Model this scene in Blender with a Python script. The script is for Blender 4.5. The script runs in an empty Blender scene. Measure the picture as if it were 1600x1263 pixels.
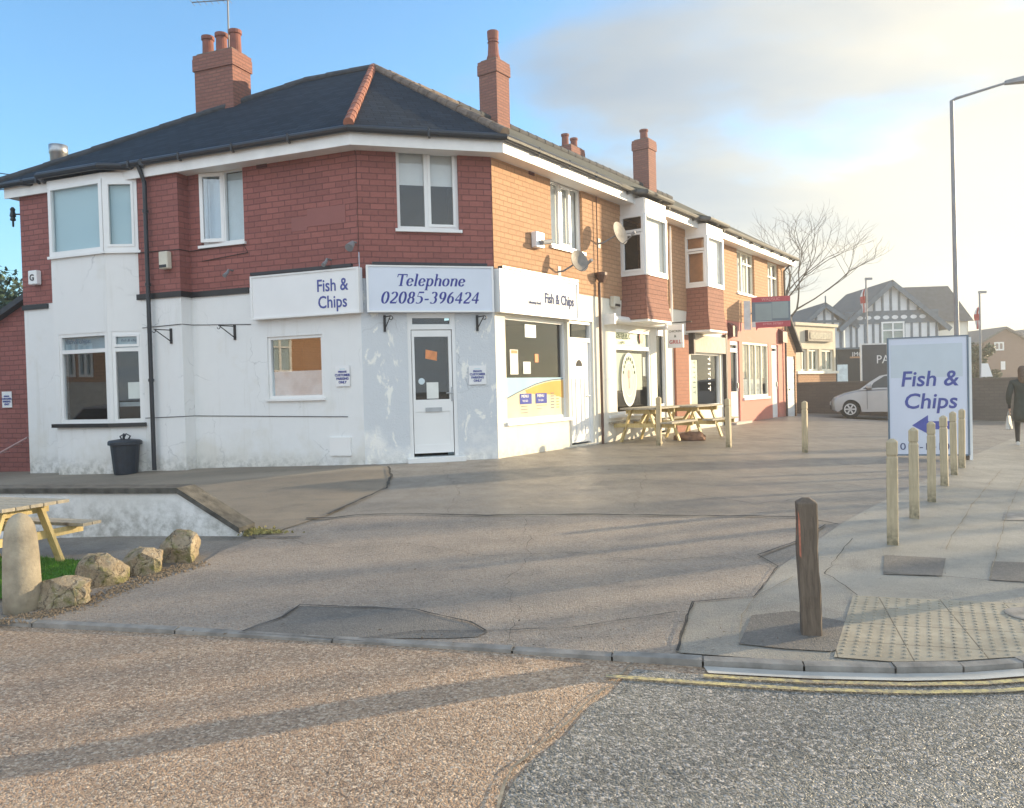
import bpy, bmesh, math, random
from mathutils import Vector, Matrix
random.seed(7)
PI=math.pi; rad=math.radians
scene=bpy.context.scene
COL=scene.collection
# ------------------------------------------------------------------ camera
F_PX=1250.0; PITCH=rad(-1.08); ROLL=rad(1.52); EYE=1.6
_up0=(0,-math.sin(PITCH),math.cos(PITCH)); FW=(0,math.cos(PITCH),math.sin(PITCH))
RT=tuple((1,0,0)[i]*math.cos(ROLL)-_up0[i]*math.sin(ROLL) for i in range(3))
UP=tuple((1,0,0)[i]*math.sin(ROLL)+_up0[i]*math.cos(ROLL) for i in range(3))
cam_d=bpy.data.cameras.new('camera'); cam=bpy.data.objects.new('camera',cam_d); COL.objects.link(cam)
cam_d.sensor_width=36; cam_d.lens=F_PX/1600*36; cam_d.clip_start=.05; cam_d.clip_end=3000
cam.matrix_world=Matrix(((RT[0],UP[0],-FW[0],0),(RT[1],UP[1],-FW[1],0),(RT[2],UP[2],-FW[2],EYE),(0,0,0,1)))
scene.camera=cam
# ------------------------------------------------------------------ light
SUN_AZ=69.0; SUN_EL=10.5
scene.view_settings.view_transform='Standard'; scene.view_settings.look='None'
scene.view_settings.gamma=1; scene.view_settings.exposure=1.6
scene.render.engine='CYCLES'
sd=bpy.data.lights.new('sun','SUN'); sun=bpy.data.objects.new('sun',sd); COL.objects.link(sun)
sd.energy=3.5; sd.angle=rad(.6); sd.color=(1.0,.80,.52)
S=Vector((math.sin(rad(SUN_AZ))*math.cos(rad(SUN_EL)),math.cos(rad(SUN_AZ))*math.cos(rad(SUN_EL)),math.sin(rad(SUN_EL))))
sun.rotation_euler=S.to_track_quat('Z','Y').to_euler(); sun.location=(30,10,20)
w=bpy.data.worlds.new('World'); scene.world=w; w.use_nodes=True
nt=w.node_tree; nt.nodes.clear()
def N(t,typ,**k):
    n=t.nodes.new(typ)
    for a,b in k.items():
        if a.startswith('i_'):
            key=a[2:]; key=int(key) if key.isdigit() else key
            n.inputs[key].default_value=b
        else: setattr(n,a,b)
    return n
def build_world():
    l=nt.links.new
    out=N(nt,'ShaderNodeOutputWorld'); 
    sky=N(nt,'ShaderNodeTexSky'); sky.sky_type='NISHITA'; sky.sun_disc=False
    sky.sun_elevation=rad(SUN_EL); sky.sun_rotation=rad(SUN_AZ); sky.air_density=1.0; sky.dust_density=.6; sky.ozone_density=1.6
    tc=N(nt,'ShaderNodeTexCoord')
    sep=N(nt,'ShaderNodeSeparateXYZ'); l(tc.outputs['Generated'],sep.inputs[0])
    zz=N(nt,'ShaderNodeMath',operation='MAXIMUM',i_1=0.0); l(sep.outputs[2],zz.inputs[0])
    za=N(nt,'ShaderNodeMath',operation='ADD',i_1=.16); l(zz.outputs[0],za.inputs[0])
    dx=N(nt,'ShaderNodeMath',operation='DIVIDE'); l(sep.outputs[0],dx.inputs[0]); l(za.outputs[0],dx.inputs[1])
    dy=N(nt,'ShaderNodeMath',operation='DIVIDE'); l(sep.outputs[1],dy.inputs[0]); l(za.outputs[0],dy.inputs[1])
    cmb=N(nt,'ShaderNodeCombineXYZ'); l(dx.outputs[0],cmb.inputs[0]); l(dy.outputs[0],cmb.inputs[1])
    n1=N(nt,'ShaderNodeTexNoise',i_Scale=1.0,i_Detail=9.0,i_Roughness=.55,i_Distortion=.25)
    mp=N(nt,'ShaderNodeMapping'); mp.inputs['Location'].default_value=(3.4,1.2,0); mp.inputs['Scale'].default_value=(.75,1.15,1)
    l(cmb.outputs[0],mp.inputs[0]); l(mp.outputs[0],n1.inputs['Vector'])
    # cloud bank grows towards the sun side (a compass direction)
    dot=N(nt,'ShaderNodeVectorMath',operation='DOT_PRODUCT'); l(tc.outputs['Generated'],dot.inputs[0])
    a=rad(64); dot.inputs[1].default_value=(math.sin(a),math.cos(a),0)
    cov=N(nt,'ShaderNodeMapRange'); cov.inputs[1].default_value=.12; cov.inputs[2].default_value=.80; cov.inputs[3].default_value=-.22; cov.inputs[4].default_value=.21
    l(dot.outputs['Value'],cov.inputs[0])
    # unseen cloud added behind the camera to lift light on shaded walls
    dot2=N(nt,'ShaderNodeVectorMath',operation='DOT_PRODUCT'); l(tc.outputs['Generated'],dot2.inputs[0]); a2=rad(195); dot2.inputs[1].default_value=(math.sin(a2),math.cos(a2),0)
    back=N(nt,'ShaderNodeMapRange'); back.inputs[1].default_value=-.15; back.inputs[2].default_value=.45; back.inputs[3].default_value=0; back.inputs[4].default_value=.40
    l(dot2.outputs['Value'],back.inputs[0])
    low=N(nt,'ShaderNodeMapRange'); low.inputs[1].default_value=.0; low.inputs[2].default_value=.3; low.inputs[3].default_value=.10; low.inputs[4].default_value=0.0
    l(sep.outputs[2],low.inputs[0])
    ad=N(nt,'ShaderNodeMath',operation='ADD'); l(n1.outputs['Fac'],ad.inputs[0]); l(cov.outputs[0],ad.inputs[1])
    ad2=N(nt,'ShaderNodeMath',operation='ADD'); l(ad.outputs[0],ad2.inputs[0]); l(low.outputs[0],ad2.inputs[1])
    msk=N(nt,'ShaderNodeMapRange',interpolation_type='SMOOTHSTEP'); msk.inputs[1].default_value=.44; msk.inputs[2].default_value=.66; msk.inputs[4].default_value=.93
    ad3=N(nt,'ShaderNodeMath',operation='ADD'); l(ad2.outputs[0],ad3.inputs[0]); l(back.outputs[0],ad3.inputs[1]); l(ad3.outputs[0],msk.inputs[0])
    # cloud shade: grey-blue bellies and cream tops, brighter towards the sun
    n2=N(nt,'ShaderNodeTexNoise',i_Scale=1.7,i_Detail=7.0,i_Roughness=.5); l(mp.outputs[0],n2.inputs['Vector'])
    cr=N(nt,'ShaderNodeValToRGB'); e=cr.color_ramp.elements
    e[0].position=.36; e[0].color=(.55,.59,.63,1); e[1].position=.64; e[1].color=(.79,.75,.67,1)
    l(n2.outputs['Fac'],cr.inputs[0])
    glow=N(nt,'ShaderNodeMapRange'); glow.inputs[1].default_value=.45; glow.inputs[2].default_value=.84; glow.inputs[3].default_value=.27; glow.inputs[4].default_value=.46
    l(dot.outputs['Value'],glow.inputs[0])
    gb=N(nt,'ShaderNodeMapRange'); gb.inputs[1].default_value=-.1; gb.inputs[2].default_value=.6; gb.inputs[3].default_value=0; gb.inputs[4].default_value=.56; l(dot2.outputs['Value'],gb.inputs[0])  # extra brightness of the added rear cloud, fills the shaded walls
    gs=N(nt,'ShaderNodeMath',operation='ADD'); l(glow.outputs[0],gs.inputs[0]); l(gb.outputs[0],gs.inputs[1])
    wm=N(nt,'ShaderNodeMix',data_type='RGBA',blend_type='MIX'); wm.inputs['A'].default_value=(.82,.95,1.10,1); wm.inputs['B'].default_value=(1.08,1.0,.83,1)
    gl2=N(nt,'ShaderNodeMapRange'); gl2.inputs[1].default_value=.45; gl2.inputs[2].default_value=.85; l(dot.outputs['Value'],gl2.inputs[0]); l(gl2.outputs[0],wm.inputs['Factor'])
    m0=N(nt,'ShaderNodeMix',data_type='RGBA',blend_type='MULTIPLY'); m0.inputs['Factor'].default_value=1; l(cr.outputs[0],m0.inputs['A']); l(wm.outputs['Result'],m0.inputs['B'])
    sc=N(nt,'ShaderNodeVectorMath',operation='SCALE'); l(m0.outputs['Result'],sc.inputs[0]); l(gs.outputs[0],sc.inputs['Scale'])
    sks=N(nt,'ShaderNodeVectorMath',operation='MULTIPLY'); l(sky.outputs[0],sks.inputs[0]); sks.inputs[1].default_value=(SKY_S*.60,SKY_S*.92,SKY_S*1.12)
    mix=N(nt,'ShaderNodeMix',data_type='RGBA'); l(msk.outputs[0],mix.inputs['Factor']); l(sks.outputs[0],mix.inputs['A']); l(sc.outputs[0],mix.inputs['B'])
    bg=N(nt,'ShaderNodeBackground',i_Strength=1.0); l(mix.outputs['Result'],bg.inputs[0]); l(bg.outputs[0],out.inputs[0])
SKY_S=.125
build_world()
# ------------------------------------------------------------------ geometry helpers
def ray(px,py):
    a=(px-800)/F_PX; b=-(py-631.5)/F_PX
    return tuple(a*RT[i]+b*UP[i]+FW[i] for i in range(3))
def at_y(px,py,Y):
    d=ray(px,py); t=Y/d[1]; return Vector((d[0]*t,Y,EYE+d[2]*t))
def at_z(px,py,z):
    d=ray(px,py); t=(z-EYE)/d[2]; return Vector((d[0]*t,d[1]*t,z))
class Fac:
    """a vertical plane: u along it, o outwards, z up"""
    def __init__(s,P,az):
        a=rad(az); s.P=(P[0],P[1]); s.t=(math.sin(a),math.cos(a)); s.n=(math.cos(a),-math.sin(a))
    def pt(s,u,o,z): return Vector((s.P[0]+u*s.t[0]+o*s.n[0],s.P[1]+u*s.t[1]+o*s.n[1],z))
    def uz(s,px,py,o=0):
        d=ray(px,py); k=(s.P[0]*s.n[0]+s.P[1]*s.n[1]+o)/(d[0]*s.n[0]+d[1]*s.n[1])
        x,y,z=d[0]*k,d[1]*k,EYE+d[2]*k
        return ((x-s.P[0])*s.t[0]+(y-s.P[1])*s.t[1],z)
    def rect(s,x0,y0,x1,y1,o=0):
        xm,ym=(x0+x1)/2,(y0+y1)/2
        return (s.uz(x0,ym,o)[0],s.uz(x1,ym,o)[0],s.uz(xm,y1,o)[1],s.uz(xm,y0,o)[1])
    def dist(s,x,y): return (x-s.P[0])*s.n[0]+(y-s.P[1])*s.n[1]
    def along(s,x,y): return (x-s.P[0])*s.t[0]+(y-s.P[1])*s.t[1]
def fac_from(A,B):
    az=math.degrees(math.atan2(B[0]-A[0],B[1]-A[1])); f=Fac(A,az); f.len=math.hypot(B[0]-A[0],B[1]-A[1]); return f
P1=at_y(571,728,13.1); FC=Fac(P1,74.9); WC=FC.uz(779,716)[0]; P2=FC.pt(WC,0,0)
FL=Fac(P1,111.2); FR=Fac(P2,35.0)
def gz(x,y):
    d=max(FR.dist(x,y),FC.dist(x,y),FL.dist(x,y),0)
    u=FR.along(x,y); k=min(1,max(0,(u-16.6)/2.6)); k=k*k*(3-2*k)
    z=.42-.054*d-.028*max(0,-FL.along(x,y))-.10*k
    return max(z,0.0) if z>.03 else max(0,.03*math.exp((z-.03)/.03))
def ground(px,py):
    z=0
    for _ in range(30):
        p=at_z(px,py,z); z=z*.4+gz(p.x,p.y)*.6
    p=at_z(px,py,z); return Vector((p.x,p.y,gz(p.x,p.y)))
def wloc(o):
    v=Vector((0,0,0))
    while o: v+=o.location; o=o.parent
    return v
class MB:
    def __init__(s): s.v=[]; s.f=[]; s.m=[]; s.uvs={}
    def face(s,pts,m=0):
        i=len(s.v); s.v+= [Vector(p) for p in pts]; s.f.append(list(range(i,i+len(pts)))); s.m.append(m); return s
    def hexa(s,p,m=0):   # 8 points: bottom 4 ccw, top 4
        i=len(s.v); s.v+=[Vector(q) for q in p]
        for f in ((3,2,1,0),(4,5,6,7),(0,1,5,4),(1,2,6,5),(2,3,7,6),(3,0,4,7)): s.f.append([i+k for k in f]); s.m.append(m)
        return s
    def fbox(s,F,u0,u1,o0,o1,z0,z1,m=0):
        return s.hexa([F.pt(u0,o1,z0),F.pt(u1,o1,z0),F.pt(u1,o0,z0),F.pt(u0,o0,z0),F.pt(u0,o1,z1),F.pt(u1,o1,z1),F.pt(u1,o0,z1),F.pt(u0,o0,z1)],m)
    def box(s,x0,x1,y0,y1,z0,z1,m=0):
        return s.hexa([(x0,y0,z0),(x1,y0,z0),(x1,y1,z0),(x0,y1,z0),(x0,y0,z1),(x1,y0,z1),(x1,y1,z1),(x0,y1,z1)],m)
    def bar(s,A,B,w,h,m=0,up=(0,0,1)):    # rectangular bar from A to B
        A=Vector(A);B=Vector(B); d=(B-A).normalized(); u=Vector(up)
        if abs(d.dot(u))>.98: u=Vector((0,1,0))
        x=d.cross(u).normalized()*w/2; y=x.cross(d).normalized()*h/2
        return s.hexa([A-x-y,A+x-y,A+x+y,A-x+y,B-x-y,B+x-y,B+x+y,B-x+y],m)
    def tube(s,path,r,n=8,m=0,cap=True):
        P=[Vector(p) for p in path]; rr=r if isinstance(r,(list,tuple)) else [r]*len(P)
        i0=len(s.v); prev=None
        for k,p in enumerate(P):
            d=(P[min(k+1,len(P)-1)]-P[max(k-1,0)]).normalized()
            if prev is None:
                x=d.cross(Vector((0,0,1)));  x=x if x.length>.05 else d.cross(Vector((1,0,0)))
            else: x=prev-d*prev.dot(d)
            x.normalize(); prev=x; y=d.cross(x)
            for j in range(n):
                a=2*PI*j/n; s.v.append(p+(x*math.cos(a)+y*math.sin(a))*rr[k])
        for k in range(len(P)-1):
            for j in range(n):
                a=i0+k*n+j; b=i0+k*n+(j+1)%n; s.f.append([a,b,b+n,a+n]); s.m.append(m)
        if cap:
            s.f.append([i0+j for j in range(n)][::-1]); s.m.append(m)
            e=i0+(len(P)-1)*n; s.f.append([e+j for j in range(n)]); s.m.append(m)
        return s
    def lathe(s,c,prof,n=20,m=0):   # prof [(r,z)...]
        c=Vector(c); i0=len(s.v)
        for r,z in prof:
            for j in range(n):
                a=2*PI*j/n; s.v.append(c+Vector((r*math.cos(a),r*math.sin(a),z)))
        for k in range(len(prof)-1):
            for j in range(n):
                a=i0+k*n+j; b=i0+k*n+(j+1)%n; s.f.append([a,b,b+n,a+n]); s.m.append(m)
        e=i0+(len(prof)-1)*n
        s.f.append([i0+j for j in range(n)][::-1]); s.f.append([e+j for j in range(n)]); s.m+=[m,m]
        return s
    def prism(s,pts,off,m=0):  # planar polygon extruded by vector off
        off=Vector(off); P=[Vector(p) for p in pts]; n=len(P); i=len(s.v); s.v+=P+[p+off for p in P]
        s.f.append(list(range(i,i+n))[::-1]); s.f.append(list(range(i+n,i+2*n))); s.m+=[m,m]
        for k in range(n): s.f.append([i+k,i+(k+1)%n,i+n+(k+1)%n,i+n+k]); s.m.append(m)
        return s
    def wall(s,F,u0,u1,z0,z1,holes=(),o=0,rev=.12,m=0,top=None):
        us=sorted(set([u0,u1]+[h[0] for h in holes]+[h[1] for h in holes])); zs=sorted(set([z0,z1]+[h[2] for h in holes]+[h[3] for h in holes]))
        us=[u for u in us if u0-1e-6<=u<=u1+1e-6]; zs=[z for z in zs if z0-1e-6<=z<=z1+1e-6]
        for a,b in zip(us,us[1:]):
            for c,d in zip(zs,zs[1:]):
                if b-a<1e-5 or d-c<1e-5: continue
                mu,mz=(a+b)/2,(c+d)/2
                if any(h[0]<mu<h[1] and h[2]<mz<h[3] for h in holes): continue
                s.face([F.pt(a,o,c),F.pt(b,o,c),F.pt(b,o,d),F.pt(a,o,d)],m)
        for h in holes:
            a,b,c,d=max(h[0],u0),min(h[1],u1),max(h[2],z0),min(h[3],z1)
            if b<=a or d<=c: continue
            i=o-rev
            s.face([F.pt(a,i,c),F.pt(a,o,c),F.pt(a,o,d),F.pt(a,i,d)],m); s.face([F.pt(b,o,c),F.pt(b,i,c),F.pt(b,i,d),F.pt(b,o,d)],m)
            if c>z0+1e-4: s.face([F.pt(a,o,c),F.pt(a,i,c),F.pt(b,i,c),F.pt(b,o,c)],m)
            if d<z1-1e-4: s.face([F.pt(a,o,d),F.pt(b,o,d),F.pt(b,i,d),F.pt(a,i,d)],m)
        return s
    def build(s,name,mats,parent=None,smooth=False,bevel=0,loc=None,weld=False):
        if not isinstance(mats,(list,tuple)): mats=[mats]
        me=bpy.data.meshes.new(name)
        if parent is not None: org=wloc(parent)
        elif loc is not None: org=Vector(loc)
        else:
            xs=[v.x for v in s.v];ys=[v.y for v in s.v];zs=[v.z for v in s.v]
            org=Vector(((min(xs)+max(xs))/2,(min(ys)+max(ys))/2,min(zs)))
        me.from_pydata([v-org for v in s.v],[],s.f)
        for mt in mats: me.materials.append(mt)
        for p,mi in zip(me.polygons,s.m): p.material_index=mi; p.use_smooth=smooth
        uv=me.uv_layers.new(name='UVMap'); me.update()
        for p in me.polygons:
            n=p.normal
            t=Vector((0,0,1)).cross(n)
            t=Vector((1,0,0)) if t.length<1e-3 else t.normalized()
            b=n.cross(t)
            for li in p.loop_indices:
                q=s.v[me.loops[li].vertex_index]; uv.data[li].uv=(q.dot(t),q.dot(b))
        o=bpy.data.objects.new(name,me); COL.objects.link(o)
        if parent is not None: o.parent=parent
        else: o.location=org
        if weld or bevel:
            bm=bmesh.new(); bm.from_mesh(me); bmesh.ops.remove_doubles(bm,verts=bm.verts,dist=1e-4)
            if bevel: bmesh.ops.bevel(bm,geom=list(bm.edges),offset=bevel,segments=1,affect='EDGES')
            bm.to_mesh(me); bm.free()
        return o
def thing(name,label,cat,loc=(0,0,0),group=None,rz=0):
    o=bpy.data.objects.new(name,None); COL.objects.link(o); o.location=loc; o.rotation_euler=(0,0,rz); o.empty_display_size=.3
    o['label']=label; o['category']=cat
    if group: o['group']=group
    return o
def tag(o,label,cat,group=None,kind=None):
    o['label']=label; o['category']=cat
    if group: o['group']=group
    if kind: o['kind']=kind
    return o
def structure(o): o['kind']='structure'; return o
def copy_tree(o,parent=None):
    c=o.copy(); COL.objects.link(c)
    if parent is not None: c.parent=parent
    for ch in list(o.children): copy_tree(ch,c)
    return c
# ------------------------------------------------------------------ materials
def newmat(name):
    m=bpy.data.materials.new(name); m.use_nodes=True; t=m.node_tree; t.nodes.clear()
    out=N(t,'ShaderNodeOutputMaterial'); b=N(t,'ShaderNodeBsdfPrincipled'); t.links.new(b.outputs[0],out.inputs[0]); return m,t,b
def c4(c): return (c[0],c[1],c[2],1)
def mixc(t,fac,a,b,mode='MIX'):
    n=N(t,'ShaderNodeMix',data_type='RGBA',blend_type=mode)
    for k,v in (('Factor',fac),('A',a),('B',b)):
        if isinstance(v,(int,float)): n.inputs[k].default_value=v
        elif isinstance(v,tuple): n.inputs[k].default_value=c4(v)
        else: t.links.new(v,n.inputs[k])
    return n.outputs['Result']
def noise(t,scale,detail=4,rough=.55,vec=None,coord='Object',dist=0):
    n=N(t,'ShaderNodeTexNoise',i_Scale=scale,i_Detail=float(detail),i_Roughness=rough,i_Distortion=dist)
    if vec is None: vec=N(t,'ShaderNodeTexCoord').outputs[coord]
    t.links.new(vec,n.inputs['Vector']); return n.outputs['Fac']
def ramp(t,fac,p0,p1,c0=(0,0,0),c1=(1,1,1)):
    r=N(t,'ShaderNodeValToRGB'); e=r.color_ramp.elements; e[0].position=p0; e[1].position=p1; e[0].color=c4(c0); e[1].color=c4(c1)
    t.links.new(fac,r.inputs[0]); return r.outputs[0]
def bump(t,b,h,strength=.3,dist=.01,normal=None):
    n=N(t,'ShaderNodeBump',i_Strength=strength,i_Distance=dist); t.links.new(h,n.inputs['Height'])
    if normal is not None: t.links.new(normal,n.inputs['Normal'])
    t.links.new(n.outputs[0],b.inputs['Normal']); return n.outputs[0]
def scl(c,k): return tuple(v*k for v in c)
_mc={}
def plain(name,col,rough=.5,var=.12,scale=6,bmp=0,bs=60,metal=0,spec=None,coat=0):
    """paint, metal, plastic: a colour with a little uneven wear"""
    if name in _mc: return _mc[name]
    m,t,b=newmat(name)
    f=noise(t,scale,5)
    t.links.new(mixc(t,ramp(t,f,.35,.68),scl(col,1-var),scl(col,1+var)),b.inputs['Base Color'])
    r=N(t,'ShaderNodeMapRange',i_3=max(rough-.1,.02),i_4=min(rough+.12,1)); t.links.new(f,r.inputs[0]); t.links.new(r.outputs[0],b.inputs['Roughness'])
    b.inputs['Metallic'].default_value=metal
    if spec is not None: b.inputs['Specular IOR Level'].default_value=spec
    if coat: b.inputs['Coat Weight'].default_value=coat; b.inputs['Coat Roughness'].default_value=.08
    if bmp: bump(t,b,noise(t,bs,3),bmp,.01)
    _mc[name]=m; return m
def brickmat(name,c1,c2,mort,w,h,ms=.012,bstr=.5,sq=.5,dirt=.25,roughness=.85):
    if name in _mc: return _mc[name]
    m,t,b=newmat(name)
    uv=N(t,'ShaderNodeTexCoord').outputs['UV']
    br=N(t,'ShaderNodeTexBrick',i_Scale=1.0); br.offset=.5
    br.inputs['Color1'].default_value=c4(c1); br.inputs['Color2'].default_value=c4(c2); br.inputs['Mortar'].default_value=c4(mort)
    br.inputs['Mortar Size'].default_value=ms; br.inputs['Mortar Smooth'].default_value=.25; br.inputs['Brick Width'].default_value=w; br.inputs['Row Height'].default_value=h; br.inputs['Bias'].default_value=-.1
    wob=N(t,'ShaderNodeVectorMath',operation='MULTIPLY_ADD'); nz=N(t,'ShaderNodeTexNoise',i_Scale=3.0,i_Detail=2.0); t.links.new(uv,nz.inputs['Vector'])
    t.links.new(nz.outputs['Color'],wob.inputs[0]); wob.inputs[1].default_value=(.012,.016,0); t.links.new(uv,wob.inputs[2]); t.links.new(wob.outputs[0],br.inputs['Vector'])
    f=noise(t,1.3,6,.6,vec=uv); f2=noise(t,22,4,.6,vec=uv)
    col=mixc(t,ramp(t,f,.35,.7),br.outputs['Color'],mixc(t,.5,br.outputs['Color'],scl(c2,1-dirt)))
    col=mixc(t,.35,col,mixc(t,f2,scl(c1,.75),scl(c2,1.35)))
    t.links.new(col,b.inputs['Base Color']); b.inputs['Roughness'].default_value=roughness
    if 'slate' in name: b.inputs['Specular IOR Level'].default_value=.2
    inv=N(t,'ShaderNodeMath',operation='SUBTRACT',i_0=1.0); t.links.new(br.outputs['Fac'],inv.inputs[1])
    ad=N(t,'ShaderNodeMath',operation='MULTIPLY_ADD',i_1=.35); t.links.new(f2,ad.inputs[0]); t.links.new(inv.outputs[0],ad.inputs[2])
    bump(t,b,ad.outputs[0],bstr,.012); _mc[name]=m; return m
def render_mat(name,base,stain,amt=.35,bstr=.25,bscale=9,fleck=True):
    """painted roughcast / render with damp stains low down and scuffs"""
    if name in _mc: return _mc[name]
    m,t,b=newmat(name)
    uv=N(t,'ShaderNodeTexCoord').outputs['UV']
    f=noise(t,.9,7,.62,vec=uv); g=noise(t,5,5,.6,vec=uv)
    sp=N(t,'ShaderNodeSeparateXYZ'); t.links.new(uv,sp.inputs[0])
    lowm=N(t,'ShaderNodeMapRange',i_1=.3,i_2=1.35,i_3=.20,i_4=-.04); t.links.new(sp.outputs[1],lowm.inputs[0])
    ad=N(t,'ShaderNodeMath',operation='ADD'); t.links.new(f,ad.inputs[0]); t.links.new(lowm.outputs[0],ad.inputs[1])
    k=ramp(t,ad.outputs[0],.56,.70)
    km=N(t,'ShaderNodeMath',operation='MULTIPLY',i_1=amt); t.links.new(k,km.inputs[0])
    col=mixc(t,km.outputs[0],mixc(t,g,scl(base,.93),base),stain)
    # splash dirt just above the ground
    spl=N(t,'ShaderNodeMapRange',i_1=.30,i_2=.62,i_3=.62,i_4=0.0); t.links.new(sp.outputs[1],spl.inputs[0])
    mm=N(t,'ShaderNodeMath',operation='MULTIPLY'); t.links.new(spl.outputs[0],mm.inputs[0]); t.links.new(ramp(t,noise(t,7,6,.7,vec=uv),.42,.62),mm.inputs[1])
    col=mixc(t,mm.outputs[0],col,(.20,.20,.17))
    mps=N(t,'ShaderNodeMapping'); mps.inputs['Scale'].default_value=(6.5,.45,1); t.links.new(uv,mps.inputs[0])
    sk=noise(t,1.0,6,.65,vec=mps.outputs[0]); sm_=N(t,'ShaderNodeMath',operation='MULTIPLY',i_1=.30); t.links.new(ramp(t,sk,.56,.76),sm_.inputs[0]); col=mixc(t,sm_.outputs[0],col,scl(stain,.8))
    vc=N(t,'ShaderNodeTexVoronoi',i_Scale=.9,feature='DISTANCE_TO_EDGE'); wv=N(t,'ShaderNodeTexNoise',i_Scale=4.0,i_Detail=5.0); t.links.new(uv,wv.inputs['Vector']); wa=N(t,'ShaderNodeVectorMath',operation='MULTIPLY_ADD'); t.links.new(wv.outputs['Color'],wa.inputs[0]); wa.inputs[1].default_value=(.35,.35,0); t.links.new(uv,wa.inputs[2]); t.links.new(wa.outputs[0],vc.inputs['Vector'])
    ck=N(t,'ShaderNodeMath',operation='MULTIPLY',i_1=.55); t.links.new(ramp(t,vc.outputs['Distance'],.0,.006,(1,1,1),(0,0,0)),ck.inputs[0]); ck2=N(t,'ShaderNodeMath',operation='MULTIPLY'); t.links.new(ck.outputs[0],ck2.inputs[0]); t.links.new(ramp(t,noise(t,.8,3,.5,vec=uv),.48,.60),ck2.inputs[1]); col=mixc(t,ck2.outputs[0],col,(.28,.28,.28))
    if 'flaking' in name:   # paler flecks scattered through the wall colour
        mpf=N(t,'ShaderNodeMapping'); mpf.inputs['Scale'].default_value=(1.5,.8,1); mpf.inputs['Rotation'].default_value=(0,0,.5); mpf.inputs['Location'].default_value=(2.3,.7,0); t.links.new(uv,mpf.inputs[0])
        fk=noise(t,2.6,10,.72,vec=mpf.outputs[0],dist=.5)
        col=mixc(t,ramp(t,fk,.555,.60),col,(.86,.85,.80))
    # hairline streaks
    t.links.new(col,b.inputs['Base Color']); b.inputs['Roughness'].default_value=.75
    h=N(t,'ShaderNodeMath',operation='MULTIPLY_ADD',i_1=.35); t.links.new(noise(t,bscale*7,4,.7,vec=uv),h.inputs[0]); t.links.new(noise(t,bscale*.35,5,.6,vec=uv),h.inputs[2])
    bump(t,b,h.outputs[0],bstr,.03); _mc[name]=m; return m
def asphalt(name,ca,cb,patch,speck=.5,scale=60,rough=.8,bstr=.5,wet=0,light=(.45,.42,.38)):
    if name in _mc: return _mc[name]
    m,t,b=newmat(name)
    co=N(t,'ShaderNodeTexCoord').outputs['Object']
    big=noise(t,.35,6,.6,vec=co); mid=noise(t,2.6,6,.65,vec=co)
    wv=N(t,'ShaderNodeTexNoise',i_Scale=float(scale)*.5,i_Detail=2.0); t.links.new(co,wv.inputs['Vector'])
    wa=N(t,'ShaderNodeVectorMath',operation='MULTIPLY_ADD'); t.links.new(wv.outputs['Color'],wa.inputs[0]); wa.inputs[1].default_value=(2.2/scale,2.2/scale,2.2/scale); t.links.new(co,wa.inputs[2])
    vo=N(t,'ShaderNodeTexVoronoi',i_Scale=float(scale)*1.5); t.links.new(wa.outputs[0],vo.inputs['Vector'])
    fine=noise(t,scale*.8,3,.7,vec=co)
    base=mixc(t,ramp(t,big,.38,.62),ca,cb); base=mixc(t,ramp(t,mid,.45,.75),base,patch)
    gr=N(t,'ShaderNodeSeparateColor'); t.links.new(vo.outputs['Color'],gr.inputs[0])
    stn=noise(t,.9,7,.7,vec=co,dist=1.2); base=mixc(t,ramp(t,stn,.55,.72),base,mixc(t,.5,base,scl(ca,.55)))
    mpt=N(t,'ShaderNodeMapping'); mpt.inputs['Scale'].default_value=(.22,1.3,1); mpt.inputs['Rotation'].default_value=(0,0,.25); t.links.new(co,mpt.inputs[0])
    trk=noise(t,1.0,4,.5,vec=mpt.outputs[0]); base=mixc(t,ramp(t,trk,.50,.72),base,scl(cb,1.16))
    st=ramp(t,gr.outputs[0],.55,.95); sm=N(t,'ShaderNodeMath',operation='MULTIPLY',i_1=speck); t.links.new(st,sm.inputs[0])
    col=mixc(t,sm.outputs[0],base,light)
    dk=ramp(t,fine,.34,.50); dm=N(t,'ShaderNodeMath',operation='MULTIPLY_ADD',i_1=-.8*min(1,speck*1.6),i_2=.8*min(1,speck*1.6)); t.links.new(dk,dm.inputs[0])
    col=mixc(t,dm.outputs[0],col,scl(ca,.25))
    t.links.new(col,b.inputs['Base Color'])
    rr=N(t,'ShaderNodeMapRange',i_1=.35,i_2=.65,i_3=rough-wet,i_4=rough); t.links.new(mid,rr.inputs[0]); t.links.new(rr.outputs[0],b.inputs['Roughness'])
    inv=N(t,'ShaderNodeMath',operation='MULTIPLY_ADD',i_1=-1.0,i_2=1.0); t.links.new(vo.outputs['Distance'],inv.inputs[0])
    h=N(t,'ShaderNodeMath',operation='MULTIPLY_ADD',i_1=.8); t.links.new(fine,h.inputs[0]); t.links.new(inv.outputs[0],h.inputs[2])
    h2=N(t,'ShaderNodeMath',operation='MULTIPLY_ADD',i_1=2.5); t.links.new(mid,h2.inputs[0]); t.links.new(h.outputs[0],h2.inputs[2])
    bump(t,b,h2.outputs[0],bstr,.012); _mc[name]=m; return m
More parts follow.
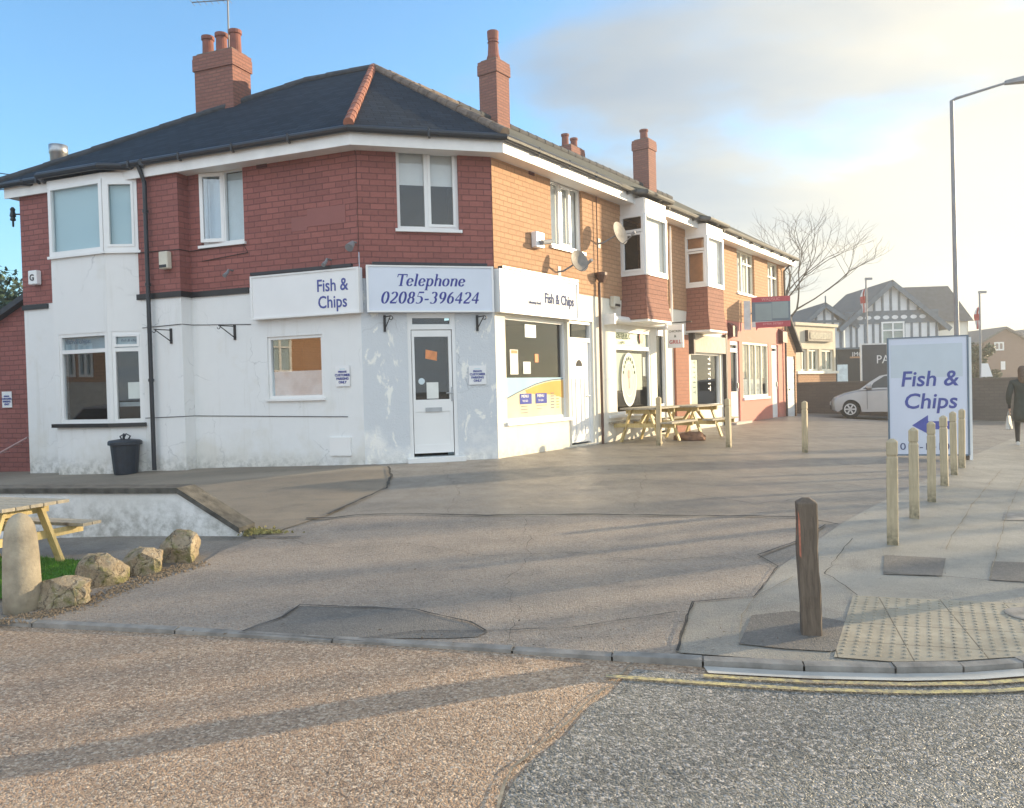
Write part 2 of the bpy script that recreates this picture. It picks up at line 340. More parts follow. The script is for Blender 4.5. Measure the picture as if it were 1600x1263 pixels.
def woodmat(name,c1,c2,sc=3,bstr=.3,rough=.7,dark=(.12,.09,.06)):
    if name in _mc: return _mc[name]
    m,t,b=newmat(name); co=N(t,'ShaderNodeTexCoord').outputs['Object']
    mp=N(t,'ShaderNodeMapping'); mp.inputs['Scale'].default_value=(14,14,1.6); t.links.new(co,mp.inputs[0])
    f=noise(t,sc,5,.6,vec=mp.outputs[0],dist=.6); k=noise(t,3.2,3,.5,vec=co)
    col=mixc(t,ramp(t,f,.3,.7),c1,c2); col=mixc(t,ramp(t,k,.64,.74),col,dark)
    if 'treated' in name:   # green and muddy at the foot, greyer at the top
        sp=N(t,'ShaderNodeSeparateXYZ'); t.links.new(co,sp.inputs[0]); a_=N(t,'ShaderNodeMapRange',i_1=.02,i_2=.22,i_3=.85,i_4=0.0); t.links.new(sp.outputs[2],a_.inputs[0]); b_=N(t,'ShaderNodeMath',operation='MULTIPLY'); t.links.new(a_.outputs[0],b_.inputs[0]); t.links.new(ramp(t,noise(t,22,4,.6,vec=co),.30,.60),b_.inputs[1]); col=mixc(t,b_.outputs[0],col,(.09,.085,.05))
    t.links.new(col,b.inputs['Base Color']); b.inputs['Roughness'].default_value=rough; bump(t,b,f,bstr,.006); _mc[name]=m; return m
def glassmat(name,tint=(.88,.9,.9),ior=1.75,rough=.01):
    if name in _mc: return _mc[name]
    m=bpy.data.materials.new(name); m.use_nodes=True; t=m.node_tree; t.nodes.clear(); out=N(t,'ShaderNodeOutputMaterial')
    tr=N(t,'ShaderNodeBsdfTransparent'); tr.inputs[0].default_value=c4(tint); gl=N(t,'ShaderNodeBsdfGlossy',i_Roughness=rough)
    gl.inputs[0].default_value=(1,1,1,1)
    f0=((ior-1)/(ior+1))**2; lw=N(t,'ShaderNodeLayerWeight',i_Blend=.5); pw=N(t,'ShaderNodeMath',operation='POWER',i_1=5.0); t.links.new(lw.outputs['Facing'],pw.inputs[0]); fr=N(t,'ShaderNodeMath',operation='MULTIPLY_ADD',i_1=1-f0,i_2=f0); t.links.new(pw.outputs[0],fr.inputs[0]); mx=N(t,'ShaderNodeMixShader')
    co=N(t,'ShaderNodeTexCoord').outputs['Object']; bn=N(t,'ShaderNodeBump',i_Strength=.02,i_Distance=.02); t.links.new(noise(t,1.6,1,vec=co),bn.inputs['Height']); t.links.new(bn.outputs[0],gl.inputs['Normal'])
    t.links.new(fr.outputs[0],mx.inputs[0]); t.links.new(tr.outputs[0],mx.inputs[1]); t.links.new(gl.outputs[0],mx.inputs[2]); t.links.new(mx.outputs[0],out.inputs[0])
    _mc[name]=m; return m
M={}
M['brick']=brickmat('red tile hung brick',(.205,.074,.066),(.345,.124,.106),(.080,.036,.042),.255,.098,.008,.9)
M['brick2']=brickmat('orange brick',(.43,.235,.135),(.52,.305,.175),(.25,.15,.075),.24,.092,.0115,.7)
M['brick3']=brickmat('chimney brick',(.20,.085,.07),(.31,.135,.10),(.12,.07,.06),.22,.075,.013,.9)
M['brick4']=brickmat('brown boundary wall brick',(.095,.082,.072),(.135,.115,.10),(.07,.065,.06),.3,.11,.012,.6)
M['hung']=brickmat('dark hung tiles',(.24,.105,.075),(.32,.14,.10),(.09,.045,.035),.22,.10,.006,1.0)
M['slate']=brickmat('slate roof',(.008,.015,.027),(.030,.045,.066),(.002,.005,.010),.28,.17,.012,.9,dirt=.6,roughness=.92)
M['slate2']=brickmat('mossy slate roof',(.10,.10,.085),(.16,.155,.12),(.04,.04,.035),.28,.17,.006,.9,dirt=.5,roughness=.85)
M['ridge']=plain('terracotta ridge tile',(.30,.12,.08),.8,.3,5,.3,30)
M['ridge2']=plain('weathered ridge tile',(.17,.13,.10),.85,.35,5,.3,30)
M['white']=render_mat('white painted render',(.80,.80,.79),(.60,.56,.46),.38,.10,6)
M['whiteC']=render_mat('white flaking render',(.64,.67,.70),(.86,.85,.82),1.0,.75,5)  # greyer base broken by paler blotches and flecks
M['cream']=render_mat('cream painted render',(.80,.76,.66),(.62,.56,.44),.25,.08,6)
M['upvc']=plain('white plastic frame',(.80,.80,.79),.3,.03,2)
M['fascia']=plain('white painted fascia board',(.80,.79,.77),.45,.06,3)
M['black']=plain('black painted metal',(.018,.019,.022),.4,.2,8)
M['gutter']=plain('black plastic gutter',(.016,.02,.028),.35,.2,4)
M['glass']=glassmat('window glass'); M['glassm']=glassmat('mirror like window glass',(.8,.85,.87),2.7)
M['dark']=plain('dark room',(.03,.032,.035),.8,.4,2)
M['blue']=plain('blue vinyl letter',(.055,.075,.30),.4,.08,8)
M['navy']=plain('navy letter',(.02,.03,.26),.4,.08,8)
M['sign']=plain('white sign panel',(.80,.80,.80),.35,.03,1.5)
M['signbg']=plain('pale blue sign panel',(.66,.71,.80),.35,.03,1.5)
M['steel']=plain('galvanised steel',(.42,.43,.44),.38,.15,5,metal=.85)
M['lamp']=plain('grey painted column',(.22,.23,.25),.5,.15,3)
# ------------------------------------------------------------------ shared builders
def window(F,r,parent,o=0,rec=.08,fr=.055,vb=(),hb=(),glass='glass',back=None,bd=.05,sill=None,frame='upvc',name='window',room=.9,sash=()):
    """frame with bars (world metres), one pane, what stands behind it, sill"""
    u0,u1,z0,z1=r; a=o-rec-.05; b=o-rec+.02
    mb=MB(); mb.fbox(F,u0,u1,a,b,z0,z0+fr); mb.fbox(F,u0,u1,a,b,z1-fr,z1); mb.fbox(F,u0,u0+fr,a,b-.002,z0+fr,z1-fr); mb.fbox(F,u1-fr,u1,a,b-.002,z0+fr,z1-fr)
    for v in vb:
        x=u0+(u1-u0)*v[0]; mb.fbox(F,x-v[1]/2,x+v[1]/2,a,b-.004,z0+fr,z1-fr)
    for v in hb:   # (fraction, width, u-from fraction, u-to fraction)
        z=z0+(z1-z0)*v[0]; ua=u0+(u1-u0)*(v[2] if len(v)>2 else 0); ub=u0+(u1-u0)*(v[3] if len(v)>3 else 1)
        mb.fbox(F,max(ua,u0+fr),min(ub,u1-fr),a,b-.006,z-v[1]/2,z+v[1]/2)
    for (sa,sb,sc,sd) in sash:   # inner opening sashes, fractions
        A=u0+(u1-u0)*sa;B=u0+(u1-u0)*sb;c=z0+(z1-z0)*sc;d=z0+(z1-z0)*sd; k=.045
        mb.fbox(F,A,B,a+.03,b+.012,c,c+k); mb.fbox(F,A,B,a+.03,b+.012,d-k,d); mb.fbox(F,A,A+k,a+.03,b+.010,c+k,d-k); mb.fbox(F,B-k,B,a+.03,b+.010,c+k,d-k)
    w=mb.build(name,M[frame],parent)
    g=o-rec-.02
    MB().face([F.pt(u0+.01,g,z0+.01),F.pt(u1-.01,g,z0+.01),F.pt(u1-.01,g,z1-.01),F.pt(u0+.01,g,z1-.01)]).build('pane',M[glass],w)
    if room:
        i=o-rec-.055-room; mb=MB(); q=o-rec-.055
        mb.face([F.pt(u0,i,z0),F.pt(u1,i,z0),F.pt(u1,i,z1),F.pt(u0,i,z1)])
        mb.face([F.pt(u0,i,z0),F.pt(u0,q,z0),F.pt(u0,q,z1),F.pt(u0,i,z1)][::-1]); mb.face([F.pt(u1,i,z0),F.pt(u1,q,z0),F.pt(u1,q,z1),F.pt(u1,i,z1)])
        mb.face([F.pt(u0,i,z0),F.pt(u1,i,z0),F.pt(u1,q,z0),F.pt(u0,q,z0)]); mb.face([F.pt(u0,i,z1),F.pt(u1,i,z1),F.pt(u1,q,z1),F.pt(u0,q,z1)])
        mb.build('room_behind',M['dark'],w)
    if back:
        for (mat_,a0,a1,c0,c1,dep,nm) in back:
            A=u0+(u1-u0)*a0;B=u0+(u1-u0)*a1;c=z0+(z1-z0)*c0;d=z0+(z1-z0)*c1;y=o-rec-.03-dep
            MB().fbox(F,A,B,y-.006,y,c,d).build(nm,M[mat_],w)
    if sill:
        MB().fbox(F,u0-.04,u1+.04,o-rec,o+.05,z0-sill,z0-.002).build('sill',M['upvc' if frame!='black' else 'black'],w)
    return w
def text(body,size,F,u,z,o,mat,parent,name='lettering',shear=0,align='LEFT',bold=0,sx=1.0,ext=.002):
    cu=bpy.data.curves.new('t','FONT'); cu.body=body; cu.size=size; cu.shear=shear; cu.align_x=align; cu.offset=bold; cu.extrude=ext; cu.resolution_u=3
    ob=bpy.data.objects.new('t',cu); COL.objects.link(ob); dg=bpy.context.evaluated_depsgraph_get(); dg.update()
    me=bpy.data.meshes.new_from_object(ob.evaluated_get(dg)); bpy.data.objects.remove(ob); bpy.data.curves.remove(cu)
    org=wloc(parent)
    for v in me.vertices:
        p=F.pt(u+v.co.x*sx,o+ext+v.co.z,z+v.co.y); v.co=p-org
    me.materials.clear(); me.materials.append(M[mat] if isinstance(mat,str) else mat)
    n=bpy.data.objects.new(name,me); COL.objects.link(n); n.parent=parent; me.name=name; return n
# pen drawn slanted bold serif letters ------------------------------------------------
def arc(cx,cy,rx,ry,a0,a1,n=14): return [(cx+rx*math.cos(rad(a0+(a1-a0)*k/n)),cy+ry*math.sin(rad(a0+(a1-a0)*k/n))) for k in range(n+1)]
TK,TN=.125,.035
GL={
'T':(.60,[([(.32,.02),(.32,.62)],TK),([(.06,.625),(.58,.625)],.06),([(.06,.65),(.05,.48)],.05),([(.58,.65),(.58,.48)],.05),([(.2,.015),(.44,.015)],.035)]),
'e':(.42,[(arc(.22,.215,.15,.20,8,330),0),([(.09,.20),(.36,.235)],.035)]),
'l':(.28,[([(.14,.02),(.14,.66)],TK),([(.03,.665),(.15,.675)],.03),([(.05,.012),(.24,.012)],.03)]),
'p':(.49,[([(.13,-.20),(.13,.42)],TK*.9),(arc(.27,.215,.15,.20,150,-150),0),([(.02,.41),(.14,.42)],.03),([(.03,-.21),(.24,-.21)],.03)]),
'h':(.50,[([(.12,.0),(.12,.66)],TK*.9),(arc(.27,.30,.12,.12,170,0)+[(.39,.0)],0),([(.02,.665),(.13,.675)],.03),([(.39,.015),(.47,.03)],.03)]),
'o':(.46,[(arc(.23,.215,.155,.20,0,360,20),0)]),
'n':(.50,[([(.12,.0),(.12,.42)],TK*.9),(arc(.27,.30,.12,.12,170,0)+[(.39,.0)],0),([(.02,.41),(.13,.42)],.03),([(.39,.015),(.47,.03)],.03)]),
'0':(.50,[(arc(.25,.32,.165,.31,0,360,22),0)]),
'2':(.50,[(arc(.24,.46,.15,.16,160,-25,12)+[(.30,.28),(.08,.06)],0),([(.06,.04),(.42,.04)],.085),([(.42,.03),(.45,.16)],.03)]),
'8':(.50,[(arc(.25,.475,.125,.15,0,360,18),0),(arc(.25,.17,.15,.165,0,360,18),0)]),
'5':(.50,[([(.14,.61),(.44,.61)],.085),([(.15,.62),(.10,.38)],.035),([(.10,.38)]+arc(.20,.20,.19,.19,75,-130,14),0)]),
'-':(.34,[([(.05,.22),(.29,.22)],.08)]),
'3':(.50,[(arc(.22,.475,.14,.15,150,-70,12),0),(arc(.21,.18,.17,.175,80,-140,14),0)]),
'9':(.50,[(arc(.25,.44,.145,.185,0,360,18),0),(arc(.10,.42,.30,.41,8,-78,12),0)]),
'6':(.50,[(arc(.25,.20,.145,.185,0,360,18),0),(arc(.40,.22,.30,.41,188,102,12),0)]),
'4':(.50,[([(.33,.0),(.33,.63)],TK*.9),([(.33,.62),(.04,.19)],.05),([(.03,.19),(.46,.19)],.075)]),
}
def pen_text(body,h,F,uc,z,o,mat,parent,shear=.24,name='lettering',sx=1.0):
    wtot=sum(GL[c][0] for c in body)*h*sx; u=uc-wtot/2; mb=MB(); lay=0
    for c in body:
        adv,st=GL[c]
        for pts,wd in st:
            lay+=1; q=o+.001+.00025*(lay%7)
            n=len(pts); ed=[]
            for k in range(n):
                a=pts[max(k-1,0)]; b=pts[min(k+1,n-1)]; dx,dy=b[0]-a[0],b[1]-a[1]; L_=math.hypot(dx,dy) or 1
                ww=wd if wd else TN+(TK*1.05-TN)*abs(dy/L_)**1.4
                nx,ny=-dy/L_*ww/2,dx/L_*ww/2
                ed.append(((pts[k][0]+nx,pts[k][1]+ny),(pts[k][0]-nx,pts[k][1]-ny)))
            for k in range(n-1):
                P=[ed[k][0],ed[k][1],ed[k+1][1],ed[k+1][0]]
                W=[F.pt(u+(x+shear*y)*h*sx,q,z+y*h) for x,y in P]
                if (W[1]-W[0]).cross(W[2]-W[0]).dot(Vector((F.n[0],F.n[1],0)))<0: W=W[::-1]
                mb.face(W)
        u+=adv*h*sx
    return mb.build(name,M[mat],parent)
def tiles_line(A,B,r,seg,parent,mat,name='ridge_tiles',up=.02):
    A=Vector(A);B=Vector(B); n=max(1,int((B-A).length/seg)); mb=MB()
    for k in range(n):
        a=A.lerp(B,k/n); b=A.lerp(B,(k+1.06)/n); j=random.uniform(-.006,.006)
        mb.tube([a+Vector((0,0,j)),b+Vector((0,0,j))],[r*1.08,r*.94],10)
    return mb.build(name,mat,parent)
def chimney(parent,cx,cy,z0,z1,wx,wy,az,pots,potm,mat='brick3',cap=2,poth=.45,potr=.11,tall=False):
    F=Fac((cx,cy),az); mb=MB()
    mb.fbox(F,-wx/2,wx/2,-wy/2,wy/2,z0,z1-.30)
    mb.fbox(F,-wx/2-.03,wx/2+.03,-wy/2-.03,wy/2+.03,z1-.34,z1-.08); mb.fbox(F,-wx/2-.02,wx/2+.02,-wy/2-.02,wy/2+.02,z1-.08,z1)
    c=mb.build('chimney',M[mat],parent)
    MB().fbox(F,-wx/2+.04,wx/2-.04,-wy/2+.04,wy/2-.04,z1,z1+.05).build('flaunching',M['ridge2'],c)
    MB().fbox(F,-wx/2-.03,wx/2+.03,-wy/2-.03,wy/2+.03,z0-.1,z0+.12).build('flashing',M['lead'],c)
    for k in range(pots):
        u=(k-(pots-1)/2)*(wx-.28)/max(1,pots-1) if pots>1 else 0
        p=F.pt(u,0,z1+.03)
        if tall: prof=[(potr*1.15,0),(potr*1.1,.12),(potr*.92,.2),(potr*.80,poth*.62),(potr*.95,poth*.64),(potr*.78,poth*.7),(potr*.9,poth*.74),(potr*.95,poth),(potr*.6,poth)]
        else: prof=[(potr,0),(potr*.93,poth*.8),(potr*1.12,poth*.84),(potr*1.12,poth),(potr*.8,poth)]
        MB().lathe(p,prof,16).build('chimney_pot',M[potm],c,smooth=False)
    return c
M['lead']=plain('lead flashing',(.16,.17,.18),.6,.2,6)
M['pot']=plain('red clay pot',(.22,.08,.06),.8,.2,6,.2,30)
M['blind']=plain('closed white blind',(.74,.76,.76),.6,.06,3)
M['blindblue']=plain('pale net blind',(.50,.60,.66),.6,.06,3)
M['curtain']=plain('beige curtain',(.50,.46,.36),.9,.25,9)
M['paper']=plain('paper notice',(.75,.76,.72),.8,.05,5)
M['orange']=plain('orange poster',(.70,.28,.12),.7,.15,12)
M['frost']=plain('frosted window vinyl',(.62,.72,.76),.5,.15,4)
M['counter']=plain('shop counter',(.30,.34,.36),.6,.3,3)
EZ=5.72                              # eaves
RI=4.35                              # ridge distance behind the eaves
E0=FL.pt(-7.75,.42,EZ+.10); 
def isect(F1,o1,F2,o2,z):
    a,b=F1.n; c,d=F2.n; p=F1.P[0]*a+F1.P[1]*b+o1; q=F2.P[0]*c+F2.P[1]*d+o2; D=a*d-b*c
    return Vector(((p*d-b*q)/D,(a*q-c*p)/D,z))
E1=isect(FL,.42,FC,.42,EZ+.10); E2=isect(FC,.42,FR,.42,EZ+.10)
APEX=at_y(583,107,17.35)
# =================================================================== corner building
corner=thing('corner_building','two storey corner building, red tiled above, white below, under a hipped slate roof','building',(P2.x,P2.y,.3))
def build_corner():
    R_=corner; LO=.25; UL=-3.50; UE=-7.38
    ub0,ub2=FL.uz(79,390,.5)[0],FL.uz(218,390,.25)[0]
    BZ=3.47
    # window rectangles (u0,u1,z0,z1)
    wL_up=FL.rect(313.6,263.6,381,381.4); wL_lo=FL.rect(418.4,524.6,504.6,622.8)
    wC_up=FC.rect(619.5,231,716,359); dC=FC.rect(638.7,489,714,713)
    dC=(dC[0],dC[1],.50,dC[3])
    wR_up=FR.rect(860,287.5,909,389); wR_lo=FR.rect(791,498,888,652.5); dR=FR.rect(892,502,928,697)
    wR_lo=(wR_lo[0],wR_lo[1],1.02,wR_lo[3]); dR=(dR[0],dR[1],.45,dR[3])
    print('rects',wL_up,wL_lo,wC_up,dC,wR_up,wR_lo,dR)
    z0=-.1; wh=MB(); U4=4.42
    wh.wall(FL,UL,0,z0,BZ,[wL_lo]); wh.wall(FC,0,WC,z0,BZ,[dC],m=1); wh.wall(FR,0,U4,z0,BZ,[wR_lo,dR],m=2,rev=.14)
    wh.wall(FL,UE,UL,z0,BZ,[(ub0-.1,ub2-.03,1.0,2.95)],o=LO); wh.face([FL.pt(UL,LO,z0),FL.pt(UL,0,z0),FL.pt(UL,0,BZ),FL.pt(UL,LO,BZ)])
    wh.face([FL.pt(UE,-8,z0),FL.pt(UE,LO,z0),FL.pt(UE,LO,BZ),FL.pt(UE,-8,BZ)])
    # rear walls so that the block is closed
    wh.face([FL.pt(UE,-8,z0),FL.pt(UE,-8,EZ),FR.pt(2,-9,EZ),FR.pt(2,-9,z0)]); wh.face([FR.pt(2,-9,z0),FR.pt(2,-9,EZ),FR.pt(U4,-9,EZ),FR.pt(U4,-9,z0)])
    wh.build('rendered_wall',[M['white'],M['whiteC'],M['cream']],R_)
    bw=MB(); k=.012
    bw.wall(FL,UL,0,BZ,EZ-.02,[wL_up],o=k); bw.wall(FC,0,WC,BZ,EZ-.02,[wC_up],o=k)
    bw.wall(FL,UE,UL+k,BZ,EZ-.02,[(ub0-.1,ub2-.03,4.15,5.6)],o=LO+k); bw.face([FL.pt(UL+k,LO+k,BZ),FL.pt(UL+k,0,BZ),FL.pt(UL+k,0,EZ),FL.pt(UL+k,LO+k,EZ)])
    bw.face([FL.pt(UE,-8,BZ),FL.pt(UE,LO+k,BZ),FL.pt(UE,LO+k,EZ),FL.pt(UE,-8,EZ)])
    # bottom edge of the tiling
    bw.build('tiled_wall',M['brick'],R_)
    MB().wall(FR,0,U4,BZ,EZ-.02,[wR_up],o=k).build('brick_wall',M['brick2'],R_)
    s=MB(); s.fbox(FL,UL+.01,-2.22,0,.035,BZ-.09,BZ+.01); s.fbox(FL,-4.62,UL,LO,LO+.035,BZ-.09,BZ+.01); s.fbox(FL,UL,UL+.035,0,LO+.035,BZ-.09,BZ+.01)
    s.build('black_band',M['black'],R_)
    MB().fbox(FL,UE-.02,-6.72,LO,LO+.035,BZ-.10,BZ-.01).build('black_band',M['black'],R_)
    # windows
    w=window(FL,wL_up,R_,o=k,vb=((.49,.07),),back=[('blindblue',.52,.97,.05,.95,.04,'blind'),('blindblue',.04,.40,.05,.95,.06,'blind')],sill=.05,room=.9)
    # the open left casement, hinged on its left edge
    u0,u1,a,b=wL_up; H=FL.pt(u0+.03,.03,0); az=111.2-16; FO=Fac((H.x,H.y),az); cw=(u1-u0)*.47
    mb=MB(); kk=.06
    for q in ((0,cw,a+.05,a+.05+kk),(0,cw,b-.05-kk,b-.05),(0,kk,a+.05+kk,b-.05-kk),(cw-kk,cw,a+.05+kk,b-.05-kk)): mb.fbox(FO,q[0],q[1],0,.05,q[2],q[3])
    c=mb.build('open_casement',M['upvc'],w); MB().face([FO.pt(kk,.025,a+.11),FO.pt(cw-kk,.025,a+.11),FO.pt(cw-kk,.025,b-.11),FO.pt(kk,.025,b-.11)]).build('pane',M['glassm'],c)
    window(FL,wL_lo,R_,rec=.05,fr=.05,back=[('frost',.03,.97,.04,.44,.02,'frosted_vinyl')],sill=.04,glass='glassm')
    window(FC,wC_up,R_,o=k,vb=((.49,.08),),sash=((.51,.96,.04,.96),),back=[('blind',.04,.47,.56,.97,.05,'blind'),('blind',.53,.95,.56,.97,.05,'blind')],sill=.05)
    window(FR,wR_up,R_,o=k,vb=((.36,.07),(.68,.06)),back=[('blind',.02,.98,.03,.97,.05,'blind')],sill=.06,sash=((.37,.67,.04,.96),))
    # corner door with fanlight
    u0,u1,a,b=dC; mb=MB(); zt=2.66; fr=.06
    for q in ((u0,u0+fr,a,b),(u1-fr,u1,a,b),(u0+fr,u1-fr,b-fr,b),(u0+fr,u1-fr,zt-.03,zt+.03)): mb.fbox(FC,q[0],q[1],-.10,-.02,q[2],q[3])
    mb.fbox(FC,u0+.09,u1-.09,-.09,-.03,zt+.03,zt+.06); mb.fbox(FC,u0+fr,u0+.09,-.09,-.03,zt+.03,b-fr); mb.fbox(FC,u1-.09,u1-fr,-.09,-.03,zt+.03,b-fr); mb.fbox(FC,u0+.09,u1-.09,-.09,-.03,b-.085,b-fr)
    fw_=mb.build('door_frame',M['upvc'],R_)
    MB().face([FC.pt(u0+.1,-.06,zt),FC.pt(u1-.1,-.06,zt),FC.pt(u1-.1,-.06,b-.05),FC.pt(u0+.1,-.06,b-.05)]).build('fanlight_pane',M['glass'],fw_)
    MB().fbox(FC,u0+.02,u1-.02,-1.0,-.9,.45,b).build('room_behind',M['dark'],fw_)
    gl=FC.rect(648.7,526,702,624.5); A,B=u0+fr+.012,u1-fr-.012; mb=MB(); zb=a+.06; g0,g1,g2,g3=gl
    for q in ((A,g0,zb,zt-.04),(g1,B,zb,zt-.04),(g0,g1,g3,zt-.04),(g0,g1,g2-.20,g2),(g0,g1,zb,zb+.14)): mb.fbox(FC,q[0],q[1],-.085,-.035,q[2],q[3])
    mb.fbox(FC,g0-.01,g1+.01,-.075,-.048,zb+.13,g2-.19)
    d=mb.build('door',M['upvc'],R_)
    MB().face([FC.pt(g0,-.06,g2),FC.pt(g1,-.06,g2),FC.pt(g1,-.06,g3),FC.pt(g0,-.06,g3)]).build('pane',M['glass'],d)
    lb=FC.rect(665.5,637,691,643.6); MB().fbox(FC,lb[0],lb[1],-.036,-.022,lb[2],lb[3]).build('letterbox',M['steel'],d)
    hx=FC.uz(706.5,600)[0]; mb=MB(); mb.fbox(FC,hx-.016,hx+.016,-.036,-.02,1.42,1.66); mb.tube([FC.pt(hx,-.02,1.56),FC.pt(hx,.03,1.56),FC.pt(hx-.11,.03,1.56)],.010,8); mb.build('handle',M['steel'],d)
    q=FC.rect(665,547,684,562); F2=FC; MB().hexa([FC.pt(q[0],-.050,q[2]+.02),FC.pt(q[1]-.01,-.050,q[2]-.02),FC.pt(q[1]-.01,-.055,q[2]-.02),FC.pt(q[0],-.055,q[2]+.02),FC.pt(q[0]+.01,-.050,q[3]+.01),FC.pt(q[1],-.050,q[3]-.03),FC.pt(q[1],-.055,q[3]-.03),FC.pt(q[0]+.01,-.055,q[3]+.01)]).build('orange_poster',M['orange'],d)
    q=FC.rect(667.5,597.5,686,624); MB().fbox(FC,q[0],q[1],-.055,-.050,q[2]+.01,q[3]).build('paper_notice',M['paper'],d)
    q=FC.uz(659.5,596); mb=MB(); cpt=[FC.pt(q[0]+.055*math.cos(t*.4488),-.052,q[1]+.055*math.sin(t*.4488)) for t in range(14)]; mb.face(cpt); mb.build('round_sticker',M['frost'],d)
    MB().fbox(FC,u0-.06,u1+.10,-.10,.12,.36,.485).build('door_step',M['upvc'],R_)
    # right hand door beside the shop window, panelled with a small fan of glass
    u0,u1,a,b=dR; mb=MB(); zt=2.55
    for q in ((u0,u0+fr,a,b),(u1-fr,u1,a,b),(u0+fr,u1-fr,b-fr,b),(u0+fr,u1-fr,zt-.04,zt+.04)): mb.fbox(FR,q[0],q[1],-.13,-.04,q[2],q[3])
    f2=mb.build('door_frame',M['upvc'],R_); MB().face([FR.pt(u0,-.09,zt),FR.pt(u1,-.09,zt),FR.pt(u1,-.09,b),FR.pt(u0,-.09,b)]).build('fanlight_pane',M['glass'],f2)
    MB().fbox(FR,u0,u1,-.6,-.5,.4,b).build('room_behind',M['dark'],f2)
    mb=MB(); mb.fbox(FR,u0+fr,u1-fr,-.12,-.075,a+.04,zt-.04); uw=(u1-u0-2*fr)
    for s0 in (.12,.30,.56,.74):
        mb.fbox(FR,u0+fr+uw*s0,u0+fr+uw*(s0+.12),-.076,-.060,a+.2,1.78)
    d2=mb.build('door',M['upvc'],R_)
    mb=MB(); um=(u0+u1)/2; mb.face([FR.pt(um+.13*math.cos(rad(t)),-.072,2.02+.13*math.sin(rad(t))) for t in range(0,181,20)]); mb.build('fan_pane',M['dark'],d2)
    mb=MB(); mb.tube([FR.pt(u1-.14,-.07,1.42),FR.pt(u1-.14,-.02,1.42),FR.pt(u1-.24,-.02,1.42)],.012,8); mb.build('handle',M['steel'],d2)
    # shop window: dark glass above, printed vinyl below
    u0,u1,a,b=wR_lo; zv=FR.uz(840,590)[1]
    w=window(FR,wR_lo,R_,rec=.10,fr=.055,sill=.06,room=1.6)
    z1_=zv; 
    def vp(fu,fz): return FR.pt(u0+.05+(u1-u0-.1)*fu,-.092,a+.05+(z1_-a-.05)*fz)
    MB().fbox(FR,u0+.05,u1-.05,-.105,-.095,a+.05,z1_).build('printed_vinyl',M['vinyl'],w)
    def vq(fu0,fu1,fz0,fz1,mat,nm,o=-.092):
        A=u0+.05+(u1-u0-.1)*fu0;B=u0+.05+(u1-u0-.1)*fu1; z_=z1_-a-.05
        return MB().fbox(FR,A,B,o-.001,o+.001,a+.05+z_*fz0,a+.05+z_*fz1).build(nm,M[mat],w)
    vs=[(0,.47),(.1,.55),(.2,.63),(.33,.72),(.5,.83),(.66,.9),(.8,.94),(1,.965)]
    mb=MB(); mb.face([vp(x,y) for x,y in vs]+[vp(1,1),vp(0,1)]); mb.build('vinyl_blue_sweep',M['vblue'],w)
    mb=MB()
    for (x,y),(x2,y2) in zip(vs,vs[1:]): 
        P=[vp(x,y-.012),vp(x2,y2-.012),vp(x2,y2+.012),vp(x,y+.012)]; mb.face([p+Vector((FR.n[0],FR.n[1],0))*.002 for p in P])
    mb.build('vinyl_curve',M['vgrey'],w)
    mb=MB(); mb.face([vp(.35,.62)]+[vp(x,y-.04) for x,y in vs[3:]]+[vp(1,.45),vp(.82,.55),vp(.35,.60)]); mb.build('vinyl_yellow_patch',M['vyel'],w)
    for A,B in ((.24,.43),(.50,.69)):
        vq(A,B,.34,.60,'navyv','menu_box',-.088); text('MENU',.075,FR,u0+.05+(u1-u0-.1)*(A+.02),a+.05+(z1_-a)*.47,-.086,'sign',w,sx=1.15)
        text('TO GO',.05,FR,u0+.05+(u1-u0-.1)*(A+.035),a+.05+(z1_-a)*.37,-.086,'sign',w,sx=1.1)
    for k_ in range(6):
        vq(.25,.38 if k_%2 else .36,.28-.04*k_,.293-.04*k_,'vgrey','small_print',-.088) if k_%2==0 else None
        vq(.76,.82,.58-.075*k_,.60-.075*k_,'vgrey','small_print',-.088); vq(.86,.91,.58-.075*k_,.60-.075*k_,'vyel','small_print',-.088)
    vq(.51,.69,.285,.295,'vgrey','small_print',-.088); vq(.51,.60,.20,.21,'vgrey','small_print',-.088)
    def onglass(x0,y0,x1,y1,mat,nm):
        q=FR.rect(x0,y0,x1,y1); MB().fbox(FR,q[0],q[1],-.115,-.11,q[2],q[3]).build(nm,M[mat],w)
    onglass(805,546,817.5,585,'paper','taped_notice'); onglass(825.5,565,837,584,'paper','taped_notice'); onglass(843.5,553,849,566,'orange','orange_poster'); onglass(828,507,845,527,'frost','hanging_notice'); onglass(793,560,797.5,583,'redp','red_flyer')
    q=FR.rect(806.5,547,816,552); MB().fbox(FR,q[0],q[1],-.109,-.107,q[2],q[3]).build('notice_header',M['orange'],w)
    mb=MB(); mb.fbox(FR,u0+.1,u1-.3,-1.5,-1.1,.5,1.5); mb.build('counter',M['counter'],w)
    # ---- two storey canted bay on the left facade
    uB0,uB1,uB2=FL.uz(79,390,.5)[0],FL.uz(163.5,390,.5)[0],FL.uz(218,390,LO)[0]
    print('bay',uB0,uB1,uB2)
    A=FL.pt(uB0-.25,LO,0); B=FL.pt(uB0,.5,0); Cc=FL.pt(uB1,.5,0); D=FL.pt(uB2,LO,0)
    faces=[fac_from(A,B),fac_from(B,Cc),fac_from(Cc,D)]
    FBf=faces[1]
    zu0,zu1=FBf.uz(122,397)[1],FBf.uz(120,286)[1]; zl0,zl1=FBf.uz(130,661)[1],FBf.uz(130,521)[1]; zt0=FBf.uz(130,549)[1]; zsl=FBf.uz(150,662)[1]
    print('bayz',zu0,zu1,zl0,zl1,zt0)
    bay=MB(); low_in=FBf.uz(92,600)[0]
